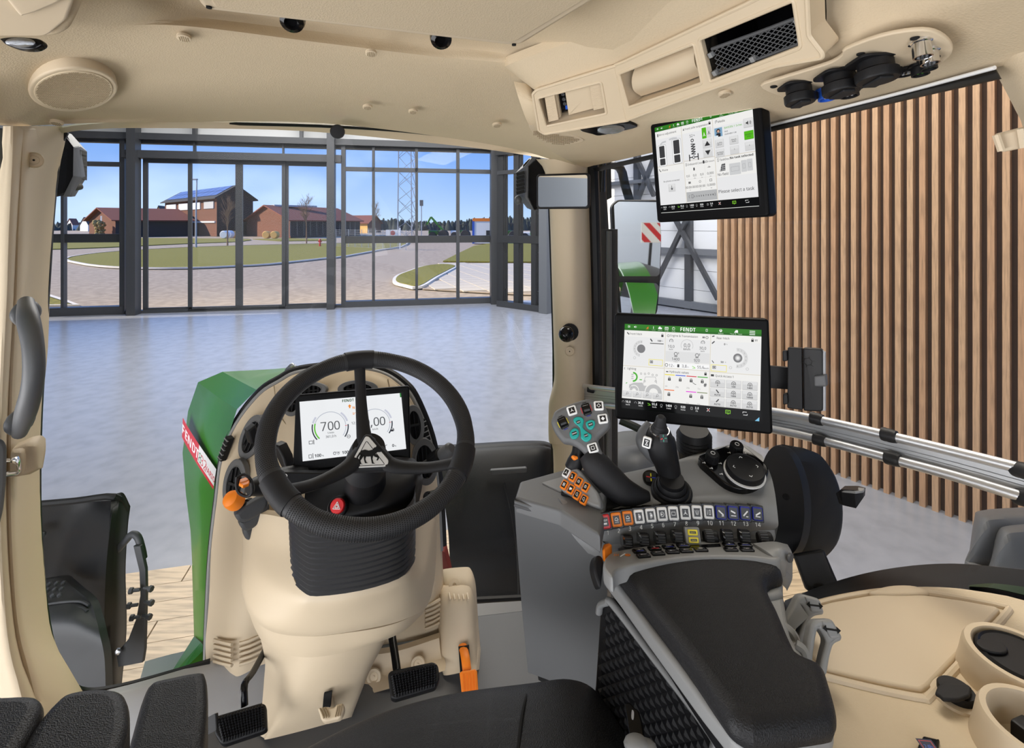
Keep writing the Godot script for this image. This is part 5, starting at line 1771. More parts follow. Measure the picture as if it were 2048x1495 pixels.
# ---------------------------------------------------------------- steering wheel
func wheel() -> void:
	var n:=Vector3(0.252,0.844,0.473).normalized()
	var c:=P(743.6,861.5,1.0466)
	var xf:=axis(n,c)
	var th:=thing("steering_wheel","black leather steering wheel with three spokes and a silver triangular badge","steering wheel",c)
	var pl:=Plane(n,c)
	var m:=MB.new()
	var pts:=[]
	var rads:=[]
	var N:=96
	var spoke_a:=[]
	for s in [[722,738],[560,985],[936,928]]:
		var q: Vector3=xf.affine_inverse()*hit(pl,s[0],s[1])
		spoke_a.append(atan2(q.y,q.x))
	var rings:=[]
	var perf:=grainy(mat(C(44,44,46),0.58),grain,20.0,0.3)
	for i in N:
		var a:=TAU*i/N
		# finger waves between the spokes
		var wave:=0.0
		for s in spoke_a:
			var d:=absf(angle_difference(a,s))
			wave += exp(-pow(d/0.16,2))*0.0025-exp(-pow((d-0.42)/0.12,2))*0.0012
		var o:=Vector3(cos(a),sin(a),0)
		var ring:=[]
		for k in 16:
			var b:=TAU*k/16
			ring.append(xf*(o*(0.2+(0.0195+wave)*cos(b))+Vector3(0,0,(0.0185+wave)*sin(b))))
		rings.append(ring)
	rings.append(rings[0])
	loft(m,rings,true,false,false)
	var rim:=obj("rim",m,perf,th)
	# perforation of the leather grips: many small dark dots
	var dot:=MB.new()
	lathe(dot,Transform3D(),[[0.0011,0.0],[0.0009,0.0002],[0,0.0002]],5)
	var mm:=MultiMesh.new()
	mm.transform_format=MultiMesh.TRANSFORM_3D
	mm.mesh=dot.commit()
	var xs:=[]
	for i in 300:
		var a:=TAU*i/300
		var near:=9.0
		for s in spoke_a:
			near=minf(near,absf(angle_difference(a,s)))
		if near<0.2:
			continue
		for k in 19:
			var b:=-0.5+3.4*(k+(0.5 if i % 2 else 0.0))/19.0
			var wave:=0.0
			for s in spoke_a:
				var d:=absf(angle_difference(a,s))
				wave += exp(-pow(d/0.16,2))*0.0025-exp(-pow((d-0.42)/0.12,2))*0.0012
			var o:=Vector3(cos(a),sin(a),0)
			var nn: Vector3=o*cos(b)*1.0+Vector3(0,0,sin(b))
			xs.append(Transform3D(xf.basis,Vector3.ZERO)*axis(nn,o*(0.2+(0.0195+wave)*cos(b))+Vector3(0,0,(0.0185+wave)*sin(b)),Vector3(0.1,0.2,1)))
	mm.instance_count=xs.size()
	for i in xs.size():
		mm.set_instance_transform(i,xs[i])
	var mi:=MultiMeshInstance3D.new()
	mi.name="perforation"
	mi.multimesh=mm
	mi.material_override=M.dark_hole
	mi.set_meta("kind","stuff")
	th.add_child(mi)
	# spokes
	var hub:=c-n*0.052
	var hp:=Plane(n,hub)
	var inner:=[hit(hp,728,870),hit(hp,690,938),hit(hp,786,931)]
	for k in 3:
		var a: float=spoke_a[k]
		var e:=xf*Vector3(cos(a)*0.194,sin(a)*0.194,-0.004)
		var b: Vector3=inner[k]
		m=MB.new()
		var mid: Vector3=b.lerp(e,0.5)-n*0.012
		tube(m,[hub+(b-hub)*0.3-n*0.004,b,mid,e.lerp(mid,0.12),e],[0.022,0.016,0.0125,0.013,0.016],14,6,0.62,n)
		obj("spoke",m,M.black_soft,th)
	m=MB.new()
	for a in spoke_a:
		var rg:=[]
		for i in 9:
			var t: float=a-0.16+0.32*i/8.0
			var o:=Vector3(cos(t),sin(t),0)
			var ring:=[]
			for k in 16:
				var b:=TAU*k/16
				ring.append(xf*(o*(0.2+0.0226*cos(b))+Vector3(0,0,0.0214*sin(b))))
			rg.append(ring)
		loft(m,rg)
	obj("rim_cover",m,M.black_soft,th)
	# hub and badge
	m=MB.new()
	lathe(m,axis(n,hub-n*0.075),[[0.046,0],[0.044,0.03],[0.038,0.06],[0.034,0.075]],32)
	obj("hub",m,M.black_soft,th)
	var bp:=Plane(n,hub+n*0.012)
	# the badge leans towards the driver
	var bn:=(n+Vector3(0.0,-0.25,0.5)).normalized()
	bp=Plane(bn,hit(bp,738,908))
	m=MB.new()
	slab(m,bp,[[730,866],[742,868],[787,920],[786,934],[776,941],[704,944],[693,939],[692,929]],0.035,0.008,0.010)
	obj("hub_pad",m,M.black_soft,th)
	m=MB.new()
	var bx:=slab(m,bp,[[731,872],[738,873],[778,921],[775,931],[770,933],[706,936],[700,931],[702,926]],0.003,0.001,0.006,0.0022)
	var badge:=obj("badge",m,mat(C(206,206,204),0.35,0.3),th)
	badge.set_meta("label","silver triangular badge with a standing horse")
	m=MB.new()
	var tri2:=flat(bp,[[733,881],[770,929],[706,932]],0.004)
	var t2: Transform3D=tri2[1]
	var o2: PackedVector2Array=tri2[0]
	for i in o2.size():
		bar(m,t2*Vector3(o2[i].x,o2[i].y,0.0025),t2*Vector3(o2[(i+1) % o2.size()].x,o2[(i+1) % o2.size()].y,0.0025),0.0011,0.0007)
	obj("badge_line",m,M.dark_hole,badge)
	# the horse on the badge,a raised black relief
	m=MB.new()
	for part in [
		[[719,906],[722,901],[730,899],[738,901],[745,899],[748,895],[752,894],[753,891],[756,894],[758,897],[764,899],[764,902],[760,904],[755,904],[750,908],[746,912],[736,913],[728,912],[722,913]],
		[[722,908],[728,911],[724,917],[721,921],[723,927],[726,928],[720,928],[718,921],[719,914]],
		[[727,910],[733,911],[731,918],[733,924],[736,926],[730,926],[728,919]],
		[[741,910],[747,910],[745,917],[747,925],[750,927],[744,927],[742,918]],
		[[746,909],[750,907],[758,912],[758,917],[755,921],[753,920],[755,915],[749,913]],
		[[719,904],[717,908],[713,914],[715,917],[718,912],[721,908]],
	]:
		slab(m,bp,part,0.0015,0.0,0.0,0.0036)
	obj("horse",m,M.dark_hole,badge)

# ---------------------------------------------------------------- pedals
func studded(th: Node3D,pl: Plane,px: Array,mt: Material,nx: int,ny: int,corners: Array) -> void:
	var m:=MB.new()
	var xf:=slab(m,pl,px,0.02,0.004,0.008)
	obj("pad",m,mt,th)
	m=MB.new()
	for i in nx:
		for j in ny:
			var a:=(i+0.5)/nx; var b:=(j+0.5)/ny
			var o: Vector3=(hit(pl,corners[0][0],corners[0][1]) as Vector3).lerp(hit(pl,corners[1][0],corners[1][1]),a).lerp((hit(pl,corners[3][0],corners[3][1]) as Vector3).lerp(hit(pl,corners[2][0],corners[2][1]),a),b)
			lathe(m,Transform3D(xf.basis,o),[[0.0052,0],[0.0,0.0065]],4)
	var s:=obj("studs",m,mt,th,20)
	s.set_meta("kind","stuff")

func pedals() -> void:
	var m:=MB.new()
	# clutch
	var th:=thing("clutch_pedal","black studded clutch pedal at the lower left of the footwell","pedal",P(480,1450,1.16))
	var pl:=pl3(P(428,1430,1.14),P(530,1406,1.165),P(440,1488,1.10))
	studded(th,pl,[[427,1432],[522,1404],[532,1408],[534,1456],[526,1462],[448,1488],[440,1484],[428,1464]],M.black,15,9,[[434,1436],[526,1410],[528,1456],[446,1482]])
	m=MB.new()
	slab(m,pl3(P(427,1430,1.135),P(431,1428,1.14),P(428,1460,1.12)),[[426,1428],[432,1426],[434,1458],[428,1462]],0.03,0.004,0.0,0.008)
	obj("edge_lip",m,M.black,th)
	m=MB.new()
	tube(m,PP([[489,1412,1.18],[489,1368,1.2],[505,1345,1.24],[532,1296,1.34]]),[0.008,0.008,0.008,0.008],8,3,0.6)
	obj("pedal_arm",m,M.black_gloss,th)
	# brake
	th=thing("brake_pedal","black studded brake pedal right of the beige pedestal","pedal",P(830,1370,1.24))
	pl=pl3(P(776,1345,1.22),P(876,1324,1.25),P(790,1395,1.18))
	studded(th,pl,[[776,1346],[782,1340],[866,1322],[876,1328],[880,1354],[872,1374],[790,1398],[782,1394]],M.black,15,9,[[782,1350],[872,1328],[872,1370],[790,1392]])
	m=MB.new()
	tube(m,PP([[794,1340,1.26],[790,1310,1.29],[784,1272,1.33]]),0.010,8,3,0.6)
	obj("pedal_arm",m,M.black_gloss,th)
	# small beige tilt pedal
	th=thing("tilt_pedal","small beige ribbed pedal for tilting the column at the pedestal foot","pedal",P(660,1430,1.17))
	pl=pl3(P(635,1418,1.15),P(687,1405,1.155),P(650,1440,1.13))
	m=MB.new()
	slab(m,pl,[[635,1415],[652,1411],[660,1414],[670,1412],[672,1407],[686,1404],[688,1416],[682,1432],[676,1436],[650,1442],[642,1438]],0.016,0.004,0.004)
	obj("pad",m,M.beige_smooth,th)
	m=MB.new()
	tube(m,PP([[662,1440,1.17],[661,1420,1.18],[658,1395,1.19]]),0.009,8,2,0.6)
	obj("pedal_arm",m,M.beige_smooth,th)
	for k in 3:
		m=MB.new()
		bar(m,hit(pl,640+k*5,1417-k)+pl.normal*0,hit(pl,648+k*5,1436-k),0.002,0.006)
		bar(m,hit(pl,676+k*4,1412-k),hit(pl,671+k*4.5,1433-k),0.002,0.006)
		obj("rib",m,M.beige_dark,th)
	# accelerator in its beige housing
	th=thing("pedal_housing","beige upright housing with a rounded grooved top over the orange pedal","pedal housing",P(920,1345,1.42))
	m=MB.new()
	var rows:=[]
	for r in [[[876,1166,1.62],[884,1163,1.6],[908,1160,1.6],[932,1159,1.6],[938,1162,1.62]],[[875,1176,1.56],[884,1172,1.53],[912,1169,1.52],[938,1169,1.53],[944,1176,1.57]],[[876,1200,1.51],[885,1200,1.47],[915,1198,1.46],[942,1198,1.47],[949,1202,1.52]],[[877,1260,1.48],[886,1262,1.44],[918,1262,1.43],[945,1262,1.44],[953,1262,1.49]],[[880,1320,1.44],[888,1324,1.41],[920,1322,1.4],[948,1318,1.41],[957,1316,1.45]],[[884,1346,1.42],[892,1350,1.39],[924,1344,1.385],[950,1340,1.39],[959,1338,1.43]]]:
		rows.append(PP(r))
	patch(m,rows,4,4,Vector3(0,0,-0.06))
	obj("shell",m,M.beige,th)
	for k in 5:
		m=MB.new()
		var u:=898.0+k*9.0
		tube(m,PP([[u-1,1178,1.512],[u+1,1190,1.472],[u+3,1199,1.458]]),0.004,6,2)
		obj("groove_rib",m,M.beige_smooth,th)
	m=MB.new()
	lathe(m,axis(Vector3(0,0.8,0.6),P(909,1170,1.52)),[[0.018,0],[0.017,0.004],[0.006,0.005],[0.005,0.001],[0,0.001]],20)
	obj("screw_plug",m,M.beige,th)
	m=MB.new()
	slab(m,pl3(P(916,1290,1.4),P(940,1288,1.4),P(920,1345,1.365)),[[917,1292],[937,1289],[940,1345],[921,1348]],0.02,0.0,0.0,0.004)
	obj("slot",m,M.dark_hole,th)
	th=thing("accelerator_pedal","bright orange ribbed accelerator pedal","pedal",P(938,1360,1.35))
	m=MB.new()
	tube(m,PP([[925,1290,1.41],[930,1310,1.37],[934,1340,1.345]]),0.012,8,3,0.5)
	obj("pedal_arm",m,M.orange,th)
	pl=pl3(P(920,1345,1.33),P(955,1338,1.335),P(925,1386,1.30))
	m=MB.new()
	slab(m,pl,[[919,1345],[924,1341],[950,1337],[954,1341],[957,1390],[924,1394]],0.012,0.003)
	obj("pad",m,M.orange,th)
	for k in 5:
		m=MB.new()
		bar(m,hit(pl,925+k*6.2,1347-k*1.4),hit(pl,928+k*6.2,1392-k),0.0028,0.008,0.001)
		obj("rib",m,M.orange,th)

# ---------------------------------------------------------------- armrest and its switch panel
var icons: StandardMaterial3D
func atlas() -> StandardMaterial3D:
	if icons:
		return icons
	# 8 x 6 cells of 64 points: white symbols on black
	var R:=Raster.new(512,384,C(16,16,18))
	var W:=Color(0.95,0.95,0.95)
	for i in 48:
		var x:=(i % 8)*64.0+32; var y:=(i/8)*64.0+32
		match i:
			0: R.text("STOP",x,y-10,20,W,0,true); R.rect(x-16,y+6,32,12,W)
			1,2: R.arc(x,y,17,4,PI,TAU,W); R.rect(x-17,y,34,5,W); R.text("AUTO" if i==1 else "AUTO",x,y+16,14,W,0,true)
			3,4: R.arc(x-4,y,20,4,-PI/2,PI/2,W); R.rect(x-6,y-20,4,40,W); R.disc(x+4,y,9,W)
			5: R.arc(x,y,18,4,0,TAU,W); R.disc(x-4,y,7,W)
			6: R.frame(x-19,y-13,38,26,4,W)
			7: R.line(Vector2(x,y),Vector2(x,y-20),5,W); R.line(Vector2(x,y),Vector2(x-18,y+13),5,W); R.line(Vector2(x,y),Vector2(x+18,y+13),5,W); R.disc(x,y,7,W)
			8: R.line(Vector2(x-18,y-16),Vector2(x-8,y+16),4,W); R.line(Vector2(x+18,y-16),Vector2(x+8,y+16),4,W); R.line(Vector2(x,y-18),Vector2(x,y+18),5,W)
			9: R.line(Vector2(x-16,y-18),Vector2(x-16,y+18),4,W); R.frame(x-2,y-18,18,36,4,W)
			10: R.line(Vector2(x-18,y-12),Vector2(x+16,y+12),9,W); R.rect(x+2,y+14,16,5,W)
			11: R.line(Vector2(x-18,y-12),Vector2(x+14,y),9,W); R.rect(x-18,y+12,36,5,W)
			12: R.line(Vector2(x-16,y+14),Vector2(x+16,y-14),9,W); R.rect(x+2,y+14,16,5,W)
			13: R.line(Vector2(x-16,y+8),Vector2(x+18,y-10),9,W); R.rect(x-18,y+12,34,5,W)
			14: R.text("N",x,y,46,W,0,true)
			15: R.line(Vector2(x-16,y-14),Vector2(x+12,y+14),7,W); R.line(Vector2(x+12,y+14),Vector2(x-12,y+14),7,W)
			16: R.rect(x-18,y-12,36,20,W); R.rect(x-12,y+8,8,8,W)
			17,18: R.arc(x,y,16,4,PI*0.7,PI*2.3,W); R.text("1" if i==17 else "2",x,y+2,26,W,0,true)
			19,20: R.arc(x,y-4,15,4,0,TAU,W); R.text("1" if i==19 else "2",x+14,y+12,24,W,0,true)
			21: R.text("GO",x,y,34,W,0,true)
			22: R.text("END",x,y,28,W,0,true)
			23: R.frame(x-17,y-17,34,34,5,W)
			24: R.poly([Vector2(x,y-20),Vector2(x+20,y),Vector2(x,y+20),Vector2(x-20,y)],W)
			25: R.path([Vector2(x,y-18),Vector2(x+18,y),Vector2(x,y+18),Vector2(x-18,y),Vector2(x,y-18)],5,W)
			26: R.path([Vector2(x-14,y-18),Vector2(x+14,y-18),Vector2(x-12,y+18),Vector2(x+14,y+18),Vector2(x-14,y-18)],5,W)
			27: R.line(Vector2(x-20,y),Vector2(x+8,y),6,W); R.disc(x+12,y,8,W)
			28: R.rect(x-3,y-16,6,32,W); R.rect(x-16,y-3,32,6,W)
			29: R.poly([Vector2(x,y-18),Vector2(x+12,y),Vector2(x-12,y)],W); R.rect(x-4,y,8,18,W)
			30: R.arc(x-9,y,10,4,0,TAU,W); R.arc(x+9,y,10,4,0,TAU,W)
			31: R.arc(x,y,15,4,PI*0.9,PI*2.6,W)
			32: R.path([Vector2(x-20,y+6),Vector2(x-8,y-8),Vector2(x+4,y+8),Vector2(x+20,y-6)],5,W)
			33: R.rect(x-16,y+2,32,6,W); R.arc(x,y,12,4,PI,TAU,W); R.rect(x-10,y+12,20,4,W)
			34: R.line(Vector2(x-20,y+8),Vector2(x,y-10),7,W); R.arc(x+8,y,10,4,0,TAU,W)
			35: R.line(Vector2(x+20,y+8),Vector2(x,y-10),7,W); R.arc(x-8,y,10,4,0,TAU,W)
			36: R.rect(x-32,y-32,64,64,C(16,16,18)); R.line(Vector2(x,y-24),Vector2(x,y-4),6,C(230,220,40)); R.line(Vector2(x,y+6),Vector2(x,y+24),6,C(230,220,40)); R.line(Vector2(x-26,y-2),Vector2(x-4,y),6,C(200,40,40)); R.line(Vector2(x+6,y+2),Vector2(x+26,y+2),6,C(40,60,200))
			37: R.line(Vector2(x,y-26),Vector2(x,y-8),6,C(20,150,120)); R.line(Vector2(x,y+8),Vector2(x,y+26),6,C(20,150,120)); R.line(Vector2(x+8,y),Vector2(x+26,y),6,C(20,150,120)); R.line(Vector2(x-24,y+8),Vector2(x-6,y+2),7,C(220,40,40))
			38: R.rect(x-32,y-32,64,64,C(20,30,60)); R.frame(x-24,y-24,48,48,3,C(200,60,60)); R.text("24h",x,y,20,C(80,120,230),0)
			39: R.rect(x-32,y-32,64,64,C(240,222,30)); R.rr(x-24,y-16,48,32,4,C(20,20,20)); R.text("m/s",x,y,18,C(240,222,30),0,true)
	icons=mat(Color.WHITE,0.35)
	icons.albedo_texture=R.tex()
	return icons

func icon(parent: Node3D,xf: Transform3D,w: float,h: float,cell: int,called:="symbol") -> void:
	var m:=MB.new()
	var u0:=(cell % 8)/8.0+0.004; var v0:=(cell/8)/6.0+0.005
	var u1:=u0+0.117; var v1:=v0+0.156
	var a:=xf*Vector3(-w/2,h/2,0); var b:=xf*Vector3(w/2,h/2,0); var c:=xf*Vector3(w/2,-h/2,0); var d:=xf*Vector3(-w/2,-h/2,0)
	m.tri(a,b,c,Vector2(u0,v0),Vector2(u1,v0),Vector2(u1,v1))
	m.tri(a,c,d,Vector2(u0,v0),Vector2(u1,v1),Vector2(u0,v1))
	obj(called,m,atlas(),parent)

# a push button standing on xf (z out of the panel) with a symbol on its cap
func button(parent: Node3D,xf: Transform3D,w: float,h: float,mt: Material,cell: int,t:=0.004,share:=0.72) -> void:
	var m:=MB.new()
	prism(m,rrect(w,h,minf(w,h)*0.18),xf*Transform3D(Basis(),Vector3(0,0,t)),t+0.003,minf(w,h)*0.1)
	var b:=obj("button",m,mt,parent)
	if cell>=0:
		icon(b,xf*Transform3D(Basis(),Vector3(0,0,t+0.0004)),w*share,h*share,cell)

func lettering(m: MB,s: String,xf: Transform3D,size: float) -> void:
	var tm:=TextMesh.new()
	tm.text=s
	var f:=SystemFont.new()
	f.font_names=PackedStringArray(["Droid Sans"])
	tm.font=f
	tm.font_size=32
	tm.pixel_size=size/32.0
	tm.depth=0.0
	tm.curve_step=1.5
	var a:=tm.get_mesh_arrays()
	var v: PackedVector3Array=a[Mesh.ARRAY_VERTEX]
	var ix: PackedInt32Array=a[Mesh.ARRAY_INDEX]
	for i in range(0,ix.size(),3):
		m.tri(xf*v[ix[i]],xf*v[ix[i+1]],xf*v[ix[i+2]])

func armrest() -> void:
	var m:=MB.new()
	var th:=thing("armrest","wide black leather armrest on a grey frame to the right of the seat","armrest",hit(level(-0.62),1450,1300))
	m=MB.new()
	slabs(m,level(-0.535),[[1237,1140],[1250,1131],[1312,1118],[1402,1108],[1493,1108],[1545,1114],[1560,1130],[1564,1150],[1536,1163],[1540,1188],[1556,1220],[1584,1284],[1600,1306],[1644,1328],[1660,1366],[1672,1412],[1670,1438],[1650,1450],[1524,1466],[1500,1463],[1463,1441],[1433,1402],[1372,1314],[1300,1220]],4,0.036,0.016,0.006)
	obj("cushion",m,M.leather,th)
	m=MB.new()
	slab(m,level(-0.556),[[1204,1136],[1224,1112],[1290,1098],[1372,1088],[1508,1090],[1556,1112],[1560,1150],[1580,1270],[1650,1372],[1668,1440],[1666,1462],[1560,1495],[1500,1500],[1466,1480],[1400,1398],[1290,1250],[1240,1182]],0.025,0.006,0.01)
	obj("frame",m,M.grey,th)
	m=MB.new()
	slab(m,level(-0.582),[[1228,1156],[1244,1128],[1540,1120],[1640,1390],[1650,1490],[1600,1540],[1500,1540],[1436,1450],[1332,1296]],0.035,0.006,0.01)
	obj("under_body",m,M.black,th)
	m=MB.new()
	slabs(m,level(-0.55),[[1516,1168],[1562,1156],[1564,1176],[1566,1186],[1548,1192],[1530,1190]],2,0.03,0.006)
	obj("side_block",m,M.grey,th)
	# side panel with a diamond relief
	var a:=P(1210,1205,0.81); var b:=P(1421,1462,0.66)
	var sp:=pl3(a,b,b+Vector3.UP)
	m=MB.new()
	slab(m,sp,[[1199,1212],[1222,1203],[1421,1464],[1424,1620],[1130,1620],[1186,1378],[1196,1225]],0.03,0.004,0.006,-0.004)
	var panel:=obj("side_panel",m,M.black,th)
	m=MB.new()
	tube(m,hits(sp,[[1198,1225],[1201,1210],[1214,1204],[1226,1208],[1300,1304],[1421,1464],[1426,1500],[1426,1600]]),0.0065,10,4,0.8)
	obj("panel_edge",m,M.grey,th)
	var pf:=frame_pl(sp,a)
	var dm:=MB.new()
	loft(dm,[[Vector3(-0.0095,0,0),Vector3(0,-0.0095,0),Vector3(0.0095,0,0),Vector3(0,0.0095,0)],[Vector3(-0.002,0.002,0.003),Vector3(0,0.0,0.003),Vector3(0.002,0.002,0.003),Vector3(0,0.004,0.003)]])
	var dmesh:=dm.commit(10)
	var edge: PackedVector2Array=px2d(sp,pf,[[1199,1216],[1222,1208],[1418,1468],[1420,1560],[1180,1560],[1188,1378],[1196,1230]])
	var count:=0
	for j in 34:
		for i in 30:
			var q:=Vector2(-0.02+(i+(0.5 if j % 2 else 0.0))*0.0195,0.01-j*0.0098)
			q.x=q.x if (pf*Vector3(0.1,0,0)).z>a.z else -q.x
			if Geometry2D.is_point_in_polygon(q,inset(edge,0.009)) and count<290:
				count += 1
				inst("diamond",dmesh,M.black_gloss if false else M.black,pf*Transform3D(Basis(),Vector3(q.x,q.y,-0.004)),panel)
	# buckle bracket by the seat
	var bk:=thing("seat_bracket","black slotted bracket with a grey knob between seat and armrest panel","bracket",P(1270,1490,0.66))
	var bp:=pl3(P(1250,1405,0.70),P(1275,1410,0.695),P(1270,1480,0.66))
	m=MB.new()
	slab(m,bp,[[1248,1403],[1262,1404],[1268,1414],[1277,1418],[1284,1440],[1292,1490],[1262,1492],[1254,1440]],0.008,0.002,0.004)
	obj("plate",m,M.black_gloss,bk)
	m=MB.new()
	slabs(m,bp,[[1264,1420],[1268,1424],[1267,1438],[1263,1436]],3,0.002,0.0,0.001)
	obj("slot",m,M.grey_light,bk)
	m=MB.new()
	sphere(m,P(1272,1487,0.64),Vector3(0.016,0.009,0.012),14)
	sphere(m,P(1290,1496,0.64),Vector3(0.016,0.009,0.012),14)
	obj("knob",m,M.grey,bk)

	# switch panel at the front of the armrest
	th=thing("armrest_switch_panel","curved grey switch panel with two rows of black keys at the armrest's front","switch panel",hit(level(-0.55),1380,1100))
	var ap:=pl3(P(1222,1108,0.80),P(1510,1088,0.835),P(1402,1112,0.79))
	m=MB.new()
	slabs(m,ap,[[1206,1126],[1218,1106],[1250,1097],[1310,1088],[1372,1082],[1440,1081],[1506,1085],[1540,1098],[1560,1112],[1548,1117],[1494,1112],[1402,1112],[1312,1121],[1240,1136],[1225,1152],[1210,1140]],4,0.022,0.004,0.0)
	obj("body",m,M.grey,th)
	var af:=frame_pl(ap,hit(ap,1380,1100))
	var rowa:=[[1278.6,1103,28],[1309,1097.8,29],[1337.7,1094.8,30],[1366.4,1092.4,31],[1458.8,1090.3,28],[1490.5,1091.2,32]]
	var rowb:=[[1287,1112.4,27],[1316,1107.8,27],[1345,1104.5,27],[1372.5,1102.4,27],[1402,1100.3,33],[1462,1100,34],[1494,1100.3,35]]
	for r in rowa+rowb:
		var at:=hit(ap,r[0],r[1])
		var turn:=clampf((1400.0-r[0])/1000.0,-0.1,0.13)
		button(th,Transform3D(af.basis*Basis(Vector3.BACK,turn),at+af.basis.z*0.0005),0.0215,0.0125,M.black_gloss,r[2],0.0025,0.62)
		if r in rowa:
			m=MB.new()
			var bf:=Transform3D(af.basis*Basis(Vector3.BACK,turn),at+af.basis.z*0.0032)
			box(m,bf*Transform3D(Basis(),Vector3(0,0.0045,0)),Vector3(0.012,0.0012,0.0006))
			obj("colour_mark",m,M.blue if r[0]!=1309 else M.red,th)
	m=MB.new()
	slab(m,ap,[[1380,1090],[1440,1087],[1442,1093],[1382,1096]],0.003,0.0,0.0,0.0006)
	obj("display_strip",m,M.black_gloss,th)
	m=MB.new()
	var of:=Transform3D(af.basis,hit(ap,1244,1110)+af.basis.z*0.0008)
	bar(m,of*Vector3(-0.006,-0.004,0),of*Vector3(0.004,0.006,0),0.001,0.001)
	obj("white_mark",m,M.white,th)
	m=MB.new()
	for k in 8:
		bar(m,of*Vector3(-0.009+0.004*cos(TAU*k/8),0.001+0.003*sin(TAU*k/8),0),of*Vector3(-0.009+0.004*cos(TAU*(k+1)/8),0.001+0.003*sin(TAU*(k+1)/8),0),0.0008,0.0008)
		if k<3:
			bar(m,of*Vector3(0.005+k*0.003,-0.003,0),of*Vector3(0.007+k*0.003,0.003,0),0.0008,0.0008)
	obj("orange_mark",m,M.orange,th)
	m=MB.new()
	patch(m,[PP([[1506,1086,0.83],[1545,1082,0.84],[1575,1088,0.85]]),PP([[1530,1100,0.80],[1562,1094,0.80],[1584,1105,0.82]]),PP([[1548,1114,0.785],[1572,1118,0.79],[1584,1122,0.81]]),PP([[1556,1124,0.785],[1570,1136,0.79],[1574,1144,0.8]])],4,4,Vector3(0,-0.03,0))
	obj("end_bulge",m,M.grey,th)
	m=MB.new()
	slabs(m,pl3(P(1576,1108,0.79),P(1582,1108,0.80),P(1578,1122,0.79)),[[1574,1110],[1578,1104],[1582,1108],[1581,1120],[1576,1124],[1574,1118]],3,0.004,0.001,0.004)
	obj("hole",m,M.grey_dark,th)
	m=MB.new()
	slabs(m,pl3(P(1200,1130,0.79),P(1206,1112,0.80),P(1214,1180,0.77)),[[1190,1118],[1196,1110],[1204,1112],[1208,1124],[1206,1150],[1202,1176],[1194,1160],[1188,1136]],3,0.02,0.004)
	obj("lever_guard",m,M.black,th)
	m=MB.new()
	slab(m,ap,[[1205,1108],[1207,1101],[1219,1098],[1224,1101],[1220,1106],[1210,1112]],0.02,0.003,0.0,0.010)
	obj("orange_lever",m,M.orange,th)

